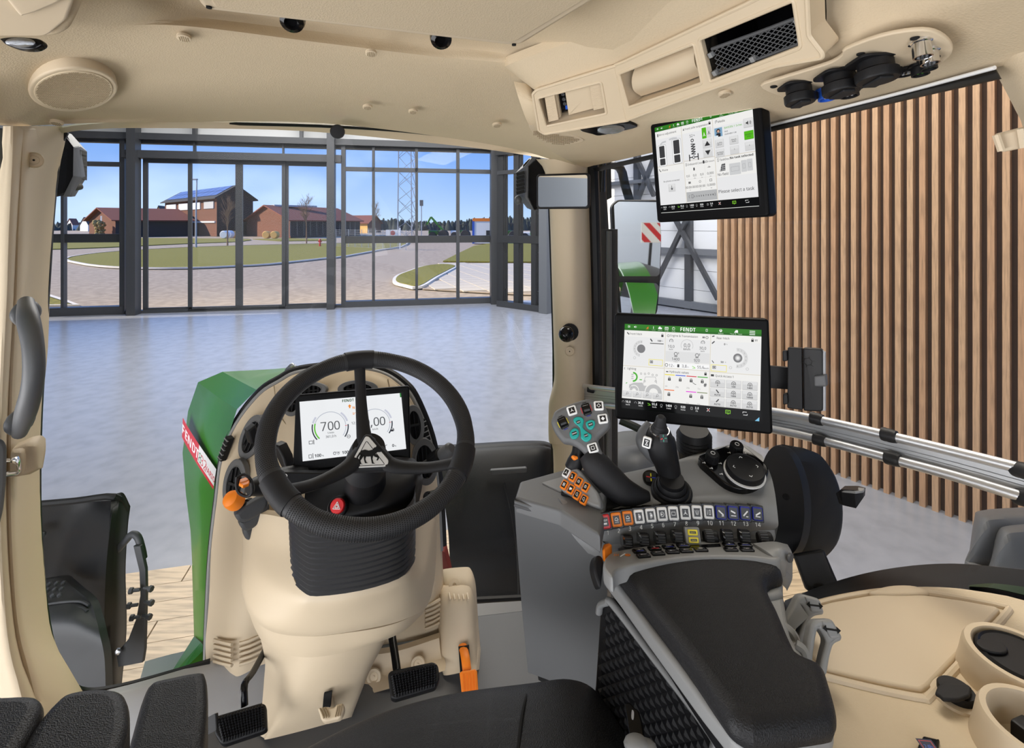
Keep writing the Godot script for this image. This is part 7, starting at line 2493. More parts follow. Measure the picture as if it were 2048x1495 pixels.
func lower_screen() -> Texture2D:
	var R:=Raster.new(1200,752,C(247,246,243))
	var ink:=C(70,70,72); var pale:=C(222,222,222); var gap:=C(226,220,206)
	header(R,1200)
	footer(R,1200,664)
	for x in [380,778]:
		R.rect(x-3,56,6,608,gap)
	R.rect(0,372,380,6,gap); R.rect(380,368,400,6,gap); R.rect(780,374,420,6,gap)
	R.rect(8,112,366,254,C(240,240,240)); R.rect(386,112,386,110,C(240,240,240)); R.rect(386,222,386,90,C(230,230,230)); R.rect(786,112,406,256,C(242,242,242))
	# hitches
	for s in [[26,"Front hitch",50],[790,"Rear hitch",830]]:
		R.line(Vector2(s[0],76),Vector2(s[0]+18,94) if s[0]<100 else Vector2(s[0]+20,70),9,ink)
		R.text(s[1],s[2],86,24,ink)
	padlock(R,352,88,1.0); padlock(R,1128,90,1.0); R.text("TT",1158,92,22,ink,0,true)
	for s in [[162,216,2.6,1.4],[1010,246,0.4,-1.6]]:
		R.disc(s[0],s[1],38,C(128,128,130))
		R.arc(s[0],s[1],74,26,PI*0.55,PI*1.55,pale) if s[0]<500 else R.arc(s[0],s[1],84,30,-PI*0.55,PI*0.55,pale)
		for k in 8:
			var a:=(PI*0.6+k*PI*0.9/7) if s[0]<500 else (-PI*0.5+k*PI/7)
			R.text(str(k+1),s[0]+cos(a)*(61 if s[0]<500 else 69),s[1]+sin(a)*(61 if s[0]<500 else 69),17,C(150,150,150),0)
		R.arc(s[0]-58,s[1]+84,12,3,0,TAU,C(190,190,190))
	R.disc(1010,246,22,C(200,200,200)); R.disc(1010,246,12,C(240,240,240)); R.arc(1090,332,12,3,0,TAU,C(190,190,190))
	R.line(Vector2(244,124),Vector2(262,146),10,ink); R.text("100",326,138,22,ink,0,true); R.text("%",354,138,14,C(150,150,150),0); R.rect(242,160,124,6,C(40,40,40))
	R.frame(236,302,128,56,4,C(246,232,70)); R.frame(248,314,26,24,4,ink); R.disc(261,326,6,ink)
	R.line(Vector2(790,136),Vector2(812,116),9,ink); R.text("0",898,136,22,ink,0,true); R.text("%",916,136,14,C(150,150,150),0)
	R.line(Vector2(794,280),Vector2(810,300),6,ink); R.text("50",880,288,22,ink,0,true); R.text("%",908,288,14,C(150,150,150),0)
	R.frame(786,314,134,56,4,C(246,232,70)); R.frame(800,324,28,24,4,ink); R.disc(814,336,6,ink)
	# engine and transmission
	R.arc(406,88,11,3,0,TAU,ink); R.text("Engine & Transmission",424,88,24,ink)
	R.rect(706,80,22,14,C(130,130,130)); R.arc(746,87,12,4,0,TAU,C(110,110,110))
	R.arc(574,166,54,3,PI*0.85,PI*2.15,C(190,190,190)); R.text("0,0",574,166,42,ink,0); R.text("km/h",574,196,26,ink,0)
	for s in [[434,"1","10,0"],[712,"2","30,0"]]:
		R.arc(s[0],132,17,4,PI*0.8,PI*2.2,ink); R.text(s[1],s[0],134,22,ink,0); R.text(s[2],s[0],182,32,ink,0); R.text("km/h",s[0],206,15,ink,0)
	for s in [[478,"1400","1"],[664,"920","2"]]:
		R.arc(s[0],244,16,4,0,TAU,ink); R.rect(s[0]-14,262,28,5,ink); R.text(s[2],s[0]+22,236,20,ink,0,true); R.text(s[1],s[0],288,32,ink,0); R.text("1/min",s[0],311,14,C(140,140,140),0)
	R.rect(386,322,386,44,Color.WHITE)
	R.arc(398,344,15,5,0,TAU,C(120,120,120)); R.text("12",436,346,32,ink,0); R.text("%",462,350,14,C(150,150,150),0)
	R.rr(494,332,18,26,3,ink); R.text("3,8",556,346,32,ink,0); R.text("l/h",588,350,14,C(150,150,150),0)
	R.path([Vector2(626,340),Vector2(640,346),Vector2(652,354),Vector2(628,358)],4,C(120,210,40)); R.text("55,6",698,346,32,ink,0); R.text("km/h",748,350,18,ink,0)
	# lighting
	R.text("Lighting",40,400,24,ink); R.arc(20,400,9,3,PI*0.5,PI*1.5,ink)
	var g:=C(70,180,40); var tz:=C(198,198,198)
	R.arc(96,470,44,14,-PI*0.5,PI*0.5,g)
	for k in 3:
		R.rect(80,444+k*18,22,10,C(200,200,200))
	R.path([Vector2(34,530),Vector2(44,524)],6,g); R.path([Vector2(160,490),Vector2(180,490)],7,g)
	R.poly([Vector2(64,540),Vector2(110,520),Vector2(186,514),Vector2(200,540),Vector2(200,590),Vector2(64,592)],tz)
	R.poly([Vector2(200,540),Vector2(330,536),Vector2(360,560),Vector2(360,590),Vector2(200,590)],tz)
	R.path([Vector2(196,520),Vector2(210,462),Vector2(302,456),Vector2(318,520)],5,tz)
	R.disc(110,586,46,C(247,246,243)); R.arc(110,588,40,22,PI,TAU,tz); R.disc(290,590,82,C(247,246,243)); R.arc(290,596,74,34,PI,TAU,tz)
	for k in [[170,436],[206,436],[240,430],[276,440],[312,440],[76,560],[206,500],[306,494]]:
		R.arc(k[0],k[1],9,3,0,TAU,C(150,150,150))
	R.rect(0,596,378,68,C(247,246,243))
	for k in 4:
		key_tile(R,6+k*92,596,86,52); R.arc(50+k*92,616,10,3,0,TAU,C(130,130,130)); R.line(Vector2(36+k*92,632),Vector2(46+k*92,622),4,C(130,130,130))
	# hydraulic valves
	R.rect(396,398,20,8,ink); R.text("Hydraulic valves",426,402,24,ink); padlock(R,742,396,1.0)
	var bars:=[[386,424,C(244,226,30)],[482,424,C(50,90,220)],[578,424,C(220,30,50)],[674,424,C(50,170,30)],[386,556,C(246,110,30)],[578,556,C(236,30,226)],[674,556,C(140,150,110)]]
	var nm:=["1","2","3","4","5","7","8"]
	for i in 7:
		R.rect(bars[i][0],bars[i][1],88,7,bars[i][2]); padlock(R,bars[i][0]+42,bars[i][1]+38,1.15,nm[i])
		R.text(["oo","20s","20s","5 s","20s","20s","20s"][i],bars[i][0]+16,bars[i][1]+104,18,C(150,150,150),0)
	R.path([Vector2(634,480),Vector2(656,494),Vector2(664,494)],4,ink); R.text("#",742,492,44,ink,0,true)
	# quick access
	R.rect(788,396,26,18,ink); R.text("Quick Access 1",826,408,24,ink)
	var qa:=["P","540","540E","AUTO","1000","1000E","AUTO","AUTO","AUTO"]
	for i in 9:
		var x:=784.0+(i % 3)*134; var y:=434.0+(i/3)*78
		key_tile(R,x,y,126,72)
		if i in [3,6]:
			R.line(Vector2(x+52,y+12) if i==3 else Vector2(x+76,y+12),Vector2(x+74,y+38) if i==3 else Vector2(x+54,y+36),9,ink)
		else:
			R.arc(x+63,y+30,19,4,PI,TAU,ink); R.rect(x+44,y+28,4,12,ink); R.rect(x+78,y+28,4,12,ink); R.arc(x+63,y+32,9,4,0,TAU,ink)
		R.text(qa[i],x+63,y+54,20,ink,0,true)
	R.poly([Vector2(1160,752),Vector2(1196,718),Vector2(1196,752)],C(130,200,236))
	return R.tex()

func upper_screen() -> Texture2D:
	var R:=Raster.new(1200,1040,C(247,246,243))
	var ink:=C(64,64,66); var gap:=C(222,214,200); var f:=C(240,240,241)
	header(R,1200)
	footer(R,1200,945)
	R.rect(0,150,360,326,f); R.rect(372,150,378,326,f); R.rect(762,150,438,326,f); R.rect(0,560,360,384,f); R.rect(762,700,438,244,f)
	for x in [363,753]:
		R.rect(x,56,7,890,gap)
	R.rect(0,478,363,7,gap); R.rect(370,460,390,7,gap); R.rect(760,478,440,7,gap)
	# mirrors
	R.rr(30,84,12,36,3,ink); R.text("Mirror adjustment",52,104,30,ink)
	for s in [[34,232,96,244],[236,196,102,276]]:
		R.rr(s[0]-12,s[1]-12,s[2]+24,s[3]+20,20,C(205,206,208)); R.rr(s[0]-4,s[1]-4,s[2]+8,s[3]+4,14,Color.WHITE)
		R.rr(s[0]+8,s[1]+4,s[2]-20,s[3]*0.58,10,C(62,62,64)); R.rr(s[0]+8,s[1]+s[3]*0.64,s[2]-20,s[3]*0.32,10,C(62,62,64))
	R.path([Vector2(70,214),Vector2(96,196),Vector2(146,192)],20,C(205,206,208)); R.path([Vector2(200,178),Vector2(250,172),Vector2(300,180)],20,C(205,206,208))
	# suspension
	R.poly([Vector2(394,84),Vector2(402,112),Vector2(386,112)],ink); R.text("Front axle suspension",412,104,30,ink); padlock(R,722,92,1.2)
	R.text("52",486,190,40,ink,0); R.text("%",524,190,22,ink,0)
	R.arc(496,244,20,9,0,TAU,ink)
	for k in 5:
		R.line(Vector2(474,282+k*28),Vector2(528,290+k*28),11,ink)
		if k<4:
			R.line(Vector2(528,290+k*28),Vector2(474,310+k*28),11,ink)
	R.arc(500,434,18,8,0,TAU,ink); R.line(Vector2(450,434),Vector2(482,434),11,ink); R.line(Vector2(518,434),Vector2(552,434),11,ink); R.rect(440,398,13,74,ink); R.rect(550,398,13,74,ink)
	R.rr(622,130,54,120,6,C(86,186,30)); R.poly([Vector2(648,176),Vector2(656,212),Vector2(640,212)],Color.WHITE); R.rect(632,216,34,5,Color.WHITE)
	R.rr(680,130,54,120,6,C(222,222,222)); R.poly([Vector2(706,170),Vector2(713,200),Vector2(699,200)],ink); R.rect(690,206,34,5,ink)
	for k in 2:
		key_tile(R,622,262+k*104,112,96)
		var y:=308.0+k*104
		R.poly([Vector2(644,y+26-52*k),Vector2(712,y+26-52*k),Vector2(678,y-26+52*k)],C(50,50,52))
	# media
	R.path([Vector2(790,112),Vector2(790,88),Vector2(808,84),Vector2(808,108)],4,ink); R.text("Media",820,102,30,ink)
	R.rect(772,166,90,96,C(130,170,200)); R.disc(816,200,22,C(60,44,40)); R.disc(816,204,14,C(214,170,146)); R.rect(792,224,48,38,C(40,40,46)); R.rect(772,246,40,16,C(230,240,246))
	R.text("BAYERN 1 Schw.",886,182,28,C(96,180,60)); R.text("94,8",886,222,20,ink); R.text("studio@br1.de",886,250,20,ink)
	key_tile(R,1096,132,98,96); R.poly([Vector2(1122,172),Vector2(1132,172),Vector2(1146,158),Vector2(1146,202),Vector2(1132,188),Vector2(1122,188)],ink); R.arc(1148,180,18,4,-0.8,0.8,ink); R.arc(1148,180,28,4,-0.8,0.8,ink)
	var tiles:=[[772,292,"ALPEN","WELLE"],[934,284,"Klassik","Radio"],[1096,262,"BAYERN 1","Schw."],[772,396,"ANTENNE","BAYERN"],[934,388,"5",""],[1096,374,"6",""]]
	for t in tiles:
		var on: bool=t[2]=="BAYERN 1"
		key_tile(R,t[0],t[1],98,88,C(86,190,26) if on else Color(0.86,0.86,0.86))
		R.text(t[2],t[0]+49,t[1]+36,18,ink,0); R.text(t[3],t[0]+49,t[1]+56,18,ink,0)
	# phone
	R.path([Vector2(22,510),Vector2(30,530),Vector2(46,542)],8,ink); R.text("Phone",60,528,30,ink)
	R.text("No phone connected",180,668,24,ink,0)
	key_tile(R,132,704,96,90); R.text("*",180,758,60,ink,0,true); R.line(Vector2(180,722),Vector2(180,776),5,ink)
	# counter
	R.frame(388,492,16,30,3,ink); R.text("Onboard Counter 1",412,508,30,ink); R.rr(608,488,20,34,3,ink); R.arc(650,506,12,3,0,TAU,ink); R.text("0 km/h",712,508,22,ink,0)
	R.rr(484,552,18,32,3,ink); R.line(Vector2(660,570),Vector2(700,570),4,ink); R.line(Vector2(680,556),Vector2(680,576),5,ink)
	for t in [[410,640,"0,0","l"],[496,640,"0,0","l/ha"],[586,640,"0,0","ha"],[690,640,"0,000","km"],[426,768,"00:00:00","h"],[556,768,"00:00:00","h"],[690,768,"0,0000","ha"]]:
		R.text(t[2],t[0],t[1],33,ink,0); R.text(t[3],t[0],t[1]+32,15,ink,0)
	R.rect(372,676,380,3,C(228,226,222)); R.rect(626,540,3,260,C(228,226,222))
	R.rect(410,704,14,24,ink); R.rect(428,704,10,24,ink); R.arc(556,716,13,3,0,TAU,ink); R.frame(674,702,30,26,4,ink)
	R.rect(372,822,380,112,C(186,187,188)); R.frame(434,852,24,42,3,ink)
	for k in range(2,11):
		R.text(str(k),446+(k-1)*28.5,876,24,ink,0,true)
	R.path([Vector2(412,858),Vector2(400,876),Vector2(412,894)],4,C(110,110,110)); R.path([Vector2(724,858),Vector2(736,876),Vector2(724,894)],4,C(110,110,110))
	# task
	R.frame(782,494,16,34,3,ink); R.text("TaskDoc:",808,512,30,ink); R.text("No task selected",926,508,32,C(30,30,30),-1,true)
	R.poly([Vector2(802,636),Vector2(828,560),Vector2(868,556),Vector2(866,632)],C(44,44,46))
	for k in 3:
		R.line(Vector2(806,584+k*20),Vector2(868,580+k*20),3,Color.WHITE); R.line(Vector2(818+k*18,552),Vector2(812+k*18,640),3,Color.WHITE)
	R.text("No field",836,668,36,ink,0)
	for t in [[912,568,124],[1042,552,60],[1104,548,60]]:
		R.rr(t[0],t[1],t[2],122,8,C(212,213,214)); R.frame(t[0]+16,t[1]+36,t[2]-32,50,4,C(182,183,184))
	R.text("Please select a task",968,852,46,ink,0)
	return R.tex()

# ---------------------------------------------------------------- right side: shelf,rail,drum housing,levers
func ring_px(cu: float,cv: float,ru: float,rv: float,d: float,lean:=0.0,n:=40) -> Array:
	var o:=[]
	for k in n:
		var a:=TAU*k/n
		o.append(P(cu+ru*cos(a)+lean*sin(a),cv-rv*sin(a),d))
	return o

func right_side() -> void:
	var m:=MB.new()
	var H:=level(-0.6)
	# moulded shelf over the right wheel
	var th:=thing("side_shelf","beige leather-grained side shelf with a large smooth lid at lower right","side shelf",hit(H,1800,1300))
	m=MB.new()
	slabs(m,H,[[1500,1280],[1564,1222],[1633,1193],[1721,1175],[1795,1166],[1870,1165],[1942,1172],[2060,1196],[2300,1280],[2400,1500],[2300,1800],[1900,1850],[1560,1800],[1500,1560]],3,0.05,0.014)
	obj("shelf",m,M.liner,th)
	m=MB.new()
	var xl:=slab(m,H,[[1600,1226],[1660,1208],[1740,1194],[1795,1190],[1850,1194],[1920,1204],[1991,1217],[2001,1224],[1930,1300],[1856,1379],[1842,1386],[1760,1370],[1652,1345],[1610,1300]],0.012,0.004,0.004,0.005)
	obj("lid",m,M.beige_smooth,th)
	m=MB.new()
	var lo:=[]
	for p in hits(H,[[1588,1222],[1660,1201],[1740,1186],[1795,1182],[1860,1187],[1930,1199],[2004,1214],[2014,1226],[1940,1306],[1862,1390],[1842,1397],[1750,1379],[1640,1352]]):
		lo.append(p+Vector3(0,0.0005,0))
	tube(m,lo,0.005,8,4)
	obj("lid_bead",m,M.beige_smooth,th)
	m=MB.new()
	slabs(m,H,[[1738,1192],[1765,1182],[1795,1178],[1830,1180],[1858,1192],[1830,1196],[1795,1197],[1765,1196]],3,0.008,0.003,0.008)
	obj("finger_grip",m,M.beige_smooth,th)
	# cup holders
	for s in [[2040,1312,0.053,"round beige cup holder with a black swivel lid at the right edge",true],[2082,1452,0.05,"open beige cup holder with a black insert in the lower right corner",false]]:
		var at:=hit(level(-0.562),s[0],s[1])-Vector3(0,0.038,0)
		var c:=thing("cup_holder",s[3],"cup holder",at)
		var r: float=s[2]
		m=MB.new()
		lathe(m,axis(Vector3.UP,at,Vector3.FORWARD),[[r*1.22,-0.002],[r*1.15,0.012],[r*1.08,0.034],[r*1.02,0.04],[r*0.9,0.04],[r*0.84,0.034],[r*0.82,-0.01],[r*0.8,-0.012],[0,-0.012]],48)
		obj("rim",m,M.beige_smooth,c)
		if s[4]:
			m=MB.new()
			lathe(m,axis(Vector3.UP,at+Vector3(0,0.03,0),Vector3.FORWARD),[[r*0.83,0],[r*0.83,0.006],[r*0.76,0.01],[r*0.72,0.008],[0,0.009]],40)
			obj("lid",m,M.black,c)
			m=MB.new()
			prism(m,circ(r*0.34,20,r*0.22),axis(Vector3.UP,at+Vector3(-0.025,0.0425,-0.012),Vector3.FORWARD),0.004,0.0015)
			obj("lid_grip",m,M.black,c)
		else:
			m=MB.new()
			box(m,Transform3D(Basis(Vector3.UP,0.3),at+Vector3(0.0,0.005,0.0)),Vector3(r*0.5,0.05,r*0.9),0.004)
			obj("insert",m,M.black,c)
	# socket with flap
	var so:=hit(H,1913,1394)
	var s2:=thing("socket_cover","round black socket with a hinged flap on the beige shelf","socket",so)
	m=MB.new()
	lathe(m,axis(Vector3.UP,so,Vector3.FORWARD),[[0.027,0],[0.026,0.003],[0.022,0.004],[0,0.004]],36)
	obj("collar",m,M.beige_smooth,s2)
	m=MB.new()
	lathe(m,axis(Vector3.UP,so,Vector3.FORWARD),[[0.0195,0.002],[0.0195,0.010],[0.018,0.012],[0,0.012]],32)
	obj("ring",m,M.black,s2)
	m=MB.new()
	slab(m,level(-0.582),[[1876,1369],[1884,1364],[1934,1366],[1944,1374],[1940,1390],[1916,1398],[1886,1396],[1878,1388],[1870,1384],[1872,1377]],0.005,0.002,0.003)
	obj("flap",m,M.black_soft,s2)
	# small display switch
	var pd:=thing("battery_switch","small black switch with a red and blue display at the bottom of the shelf","switch",hit(H,1858,1490))
	m=MB.new()
	slab(m,level(-0.594),[[1836,1486],[1846,1468],[1880,1476],[1876,1520],[1830,1512]],0.012,0.003,0.002)
	obj("housing",m,M.black_gloss,pd)
	var bf:=frame_pl(level(-0.5935),hit(level(-0.5935),1857,1492),Vector3.FORWARD)
	icon(pd,Transform3D(bf.basis*Basis(Vector3.BACK,-0.1),bf.origin),0.017,0.017,38,"display_print")

	# black rubber border of the lower side window
	m=MB.new()
	patch(m,[
		PP([[1560,1232,0.795],[1633,1206,0.81],[1721,1189,0.825],[1795,1180,0.835],[1870,1179,0.835],[1942,1186,0.83],[2060,1210,0.815]]),
		PP([[1570,1200,0.86],[1640,1172,0.88],[1721,1148,0.9],[1795,1134,0.91],[1870,1127,0.91],[1942,1128,0.9],[2060,1140,0.88]]),
	],5,2,Vector3(0.004,-0.006,-0.006))
	struct("trim_window_foot",m,M.guard)
	m=MB.new()
	patch(m,[PP([[1940,1172,0.838],[1990,1176,0.834],[2070,1194,0.82]]),PP([[1940,1169,0.848],[1990,1166,0.845],[2070,1176,0.834]])],3,1,Vector3(0,-0.002,-0.002))
	struct("trim_green",m,mat(C(14,44,12),0.5))

	# rail along the right window
	th=thing("window_rail","brushed aluminium rail of two tubes and a flat plate along the right window","rail",P(1750,880,0.95))
	var up:=[[1168,772,1.76],[1225,779,1.62],[1400,799,1.3],[1544,822,1.12],[1633,838,1.03],[1778,871,0.92],[1910,903,0.84],[2060,941,0.76],[2200,978,0.7]]
	var dn:=[[1168,806,1.76],[1225,812,1.62],[1400,833,1.3],[1544,858,1.12],[1639,879,1.03],[1785,918,0.92],[1910,952,0.84],[2060,998,0.76],[2200,1040,0.7]]
	m=MB.new()
	tube(m,PP(up),0.0085,16,3)
	obj("tube",m,M.alu_tube,th)
	m=MB.new()
	tube(m,PP(dn),0.0085,16,3)
	obj("tube",m,M.alu_tube,th)
	m=MB.new()
	var r0:=[]; var r1:=[]
	for i in up.size():
		r0.append(P(up[i][0],up[i][1]+3,up[i][2]+0.012)); r1.append(P(dn[i][0],dn[i][1]-3,dn[i][2]+0.012))
	patch(m,[r0,r1],3,1,Vector3(0.004,0,-0.004))
	obj("plate",m,M.alu,th)
	for k in [0.42,0.6]:
		m=MB.new()
		var g:=[]
		for i in up.size():
			g.append(r0[i].lerp(r1[i],k)+Vector3(-0.0005,0,0.0012))
		tube(m,g,0.0006,5,2)
		obj("groove",m,M.grey,th)
	for k in [[0,1633,837,1.03],[0,1778,870,0.92],[0,2044,940,0.768],[1,1639,879,1.03],[1,1785,917,0.92],[1,2048,996,0.768],[0,1182,778,1.73]]:
		m=MB.new()
		var o:=P(k[1],k[2],k[3])
		var dir:=P(k[1]+20,k[2]+(5 if k[0]==0 else 5.6),k[3]-0.0135)-o
		lathe(m,axis(dir,o-dir.normalized()*0.012),[[0.0086,0],[0.0118,0.001],[0.0125,0.006],[0.0118,0.009],[0.0125,0.013],[0.0118,0.019],[0.0108,0.024],[0.0086,0.025]],18)
		obj("clamp",m,M.black,th)

	# round drum housing on its post
	th=thing("drum_housing","big black drum-shaped housing on a post beside the armrest","housing",P(1640,1170,0.95))
	m=MB.new()
	loft(m,[ring_px(1562,1001,38,104,0.985,-9),ring_px(1564,1001,44,110,0.985,-9),ring_px(1567,1001,46,112,0.99,-9),ring_px(1576,1002,46,112,1.0,-9)])
	obj("disc",m,M.black,th,30)
	m=MB.new()
	loft(m,[ring_px(1574,1002,48,114,1.0,-9),ring_px(1608,1006,50,112,1.02,-9),ring_px(1630,1009,50,107,1.03,-9),ring_px(1641,1011,44,95,1.04,-8),ring_px(1646,1012,30,66,1.045,-5)])
	obj("drum",m,M.black,th,30)
	m=MB.new()
	lathe(m,axis(Vector3(-0.6,0.1,1),P(1572,993,0.925)),[[0.006,0],[0.006,0.001],[0.004,0.001],[0.004,-0.001],[0,-0.001]],14)
	obj("screw",m,M.black_gloss,th)
	var pp:=pl3(P(1593,1114,0.96),P(1647,1106,0.95),P(1620,1183,0.93))
	m=MB.new()
	slab(m,pp,[[1588,1108],[1648,1098],[1678,1168],[1672,1174],[1622,1184],[1614,1180]],0.03,0.004,0.004)
	obj("post",m,M.black,th)
	m=MB.new()
	tube(m,PP([[1640,1174,0.93],[1642,1186,0.925],[1639,1196,0.92]]),[0.012,0.008,0.010],12,2)
	obj("pivot_knob",m,M.black_gloss,th)
	m=MB.new()
	tube(m,PP([[1560,1222,0.88],[1600,1203,0.9],[1632,1190,0.92]]),0.006,8,2)
	obj("rod",m,M.beige_dark,th)
	th=thing("arm_grip","black angular grip sticking out to the right of the drum housing","grip",P(1700,1000,0.9))
	m=MB.new()
	loft(m,[PP([[1672,986,0.93],[1680,982,0.95],[1686,1000,0.95],[1678,1006,0.93]]),PP([[1682,978,0.9],[1690,971,0.95],[1696,1002,0.95],[1686,1010,0.9]]),PP([[1708,980,0.88],[1716,971,0.94],[1716,1006,0.93],[1712,1016,0.88]]),PP([[1727,980,0.89],[1731,975,0.93],[1730,990,0.93],[1726,996,0.89]])])
	obj("grip_body",m,M.black,th,20)
	m=MB.new()
	slab(m,pl3(P(1682,980,0.895),P(1716,972,0.935),P(1708,982,0.877)),[[1682,979],[1691,972],[1729,975],[1726,980],[1710,982]],0.004,0.001)
	obj("top_pad",m,M.grey,th)

	# two grey lever handles between armrest and shelf
	for s in [["grey loop-shaped lever with a sideways arrow, the farther of two by the armrest",[[1566,1275],[1571,1242],[1584,1217],[1596,1193],[1605,1188],[1636,1196],[1642,1202],[1649,1224],[1647,1229],[1631,1231],[1621,1239],[1611,1278],[1606,1306],[1593,1304],[1597,1275],[1608,1240],[1613,1226],[1603,1207],[1593,1228],[1580,1276]],[1608,1191],[1636,1199],[1646,1223],[1622,1224],0.722],["grey loop-shaped lever with a four-way arrow, the nearer of two by the armrest",[[1610,1338],[1615,1280],[1622,1247],[1630,1238],[1660,1237],[1667,1241],[1685,1272],[1684,1280],[1668,1287],[1661,1310],[1654,1352],[1637,1350],[1645,1310],[1653,1279],[1637,1253],[1632,1275],[1627,1310],[1625,1342]],[1642,1241],[1664,1241],[1682,1273],[1660,1276],0.664]]:
		var lp:=pl3(P(s[2][0],s[2][1],s[6]),P(s[4][0],s[4][1],s[6]-0.012),P(s[2][0]-12,s[2][1]+95,s[6]-0.025))
		var o:=hit(lp,s[2][0],s[2][1])
		var lv:=thing("loop_lever",s[0],"lever",o,"loop levers by the armrest")
		m=MB.new()
		slab(m,lp,s[1],0.024,0.004,0.005)
		obj("loop",m,M.grey,lv)
		m=MB.new()
		slab(m,lp,[s[2],s[3],s[4],s[5]],0.006,0.002,0.003,0.002)
		obj("top_plate",m,M.grey,lv)
		var cu: float=(s[2][0]+s[3][0]+s[4][0]+s[5][0])/4.0; var cv: float=(s[2][1]+s[3][1]+s[4][1]+s[5][1])/4.0
		var lf:=frame_pl(lp,hit(lp,cu,cv))
		lf.origin += lf.basis.z*0.0025
		m=MB.new()
		bar(m,lf*Vector3(-0.006,0,0),lf*Vector3(0.006,0,0),0.003,0.001)
		m.tri(lf*Vector3(-0.006,0.004,0.0004),lf*Vector3(-0.011,0,0.0004),lf*Vector3(-0.006,-0.004,0.0004))
		m.tri(lf*Vector3(0.006,0.004,0.0004),lf*Vector3(0.011,0,0.0004),lf*Vector3(0.006,-0.004,0.0004))
		obj("arrow_mark",m,M.dark_hole,lv)
	m=MB.new()
	tube(m,PP([[1566,1252,0.70],[1584,1268,0.69],[1590,1284,0.685],[1584,1296,0.68]]),0.007,8,3)
	tube(m,PP([[1592,1290,0.66],[1606,1300,0.655],[1612,1314,0.65],[1604,1326,0.65]]),0.007,8,3)
	top("lever_hooks",m,M.grey,"two small grey hooks at the feet of the loop levers beside the armrest","hooks")

	# grey tank shoulder outside at the right edge
	m=MB.new()
	patch(m,[
		PP([[1975,1130,1.5],[1985,1060,1.52],[2000,1042,1.55],[2100,1034,1.6]]),
		PP([[1978,1136,1.42],[1992,1066,1.42],[2020,1048,1.44],[2110,1044,1.48]]),
		PP([[1970,1150,1.36],[2010,1090,1.36],[2040,1080,1.36],[2120,1080,1.38]]),
		PP([[1960,1230,1.34],[2010,1220,1.34],[2040,1220,1.34],[2120,1220,1.34]]),
	],4,4,Vector3(0,0,-0.06))
	top("tank_shoulder",m,M.grey_dark,"dark grey moulded shoulder outside the right window at the picture edge","tank")

	# what the outside mirror shows: rear wheel,green fender and warning board beside the cab
	th=thing("rear_wheel","big rear wheel with green fender beside the cab, seen in the outside mirror","wheel",Vector3(1.75,0,0.9))
	m=MB.new()
	lathe(m,Transform3D(Basis(Vector3.UP,PI/2),Vector3(1.55,0.95,0.9)),[[0,0],[0.5,0],[0.55,0.03],[0.86,0.03],[0.95,0.1],[0.95,0.45],[0.86,0.5],[0,0.5]],40)
	obj("tyre",m,M.guard,th)
	m=MB.new()
	var f0:=[]; var f1:=[]; var f2:=[]
	for k in 9:
		var a:=lerpf(0.25,2.6,k/8.0)
		f0.append(Vector3(1.22,0.95+1.15*sin(a),0.9-1.15*cos(a))); f1.append(Vector3(1.5,0.95+1.17*sin(a),0.9-1.17*cos(a))); f2.append(Vector3(1.72,0.95+1.1*sin(a),0.9-1.1*cos(a)))
	patch(m,[f0,f1],3,1,Vector3(0,-0.02,0))
	obj("fender",m,M.green,th)
	m=MB.new()
	patch(m,[f1,f2],3,1,Vector3(0,-0.02,0))
	obj("fender_edge",m,M.grey_dark,th)
	th=thing("warning_board","red and white striped warning board on the rear fender, seen in the outside mirror","warning board",Vector3(1.66,2.3,1.0))
	m=MB.new()
	box(m,Transform3D(Basis(),Vector3(1.66,2.46,1.0)),Vector3(0.24,0.24,0.012),0.002)
	obj("board",m,M.white,th)
	for q in [[[1.56,2.575],[1.64,2.575],[1.775,2.43],[1.775,2.345]],[[1.545,2.47],[1.66,2.345],[1.575,2.345],[1.545,2.38]],[[1.72,2.575],[1.775,2.575],[1.775,2.52],[1.75,2.54]]]:
		m=MB.new()
		m.quad(Vector3(q[0][0],q[0][1],0.993),Vector3(q[1][0],q[1][1],0.993),Vector3(q[2][0],q[2][1],0.993),Vector3(q[3][0],q[3][1],0.993))
		obj("stripe",m,M.red,th)
	m=MB.new()
	bar(m,Vector3(1.66,2.36,1.01),Vector3(1.64,2.05,1.01),0.03,0.03)
	obj("post",m,M.black,th)

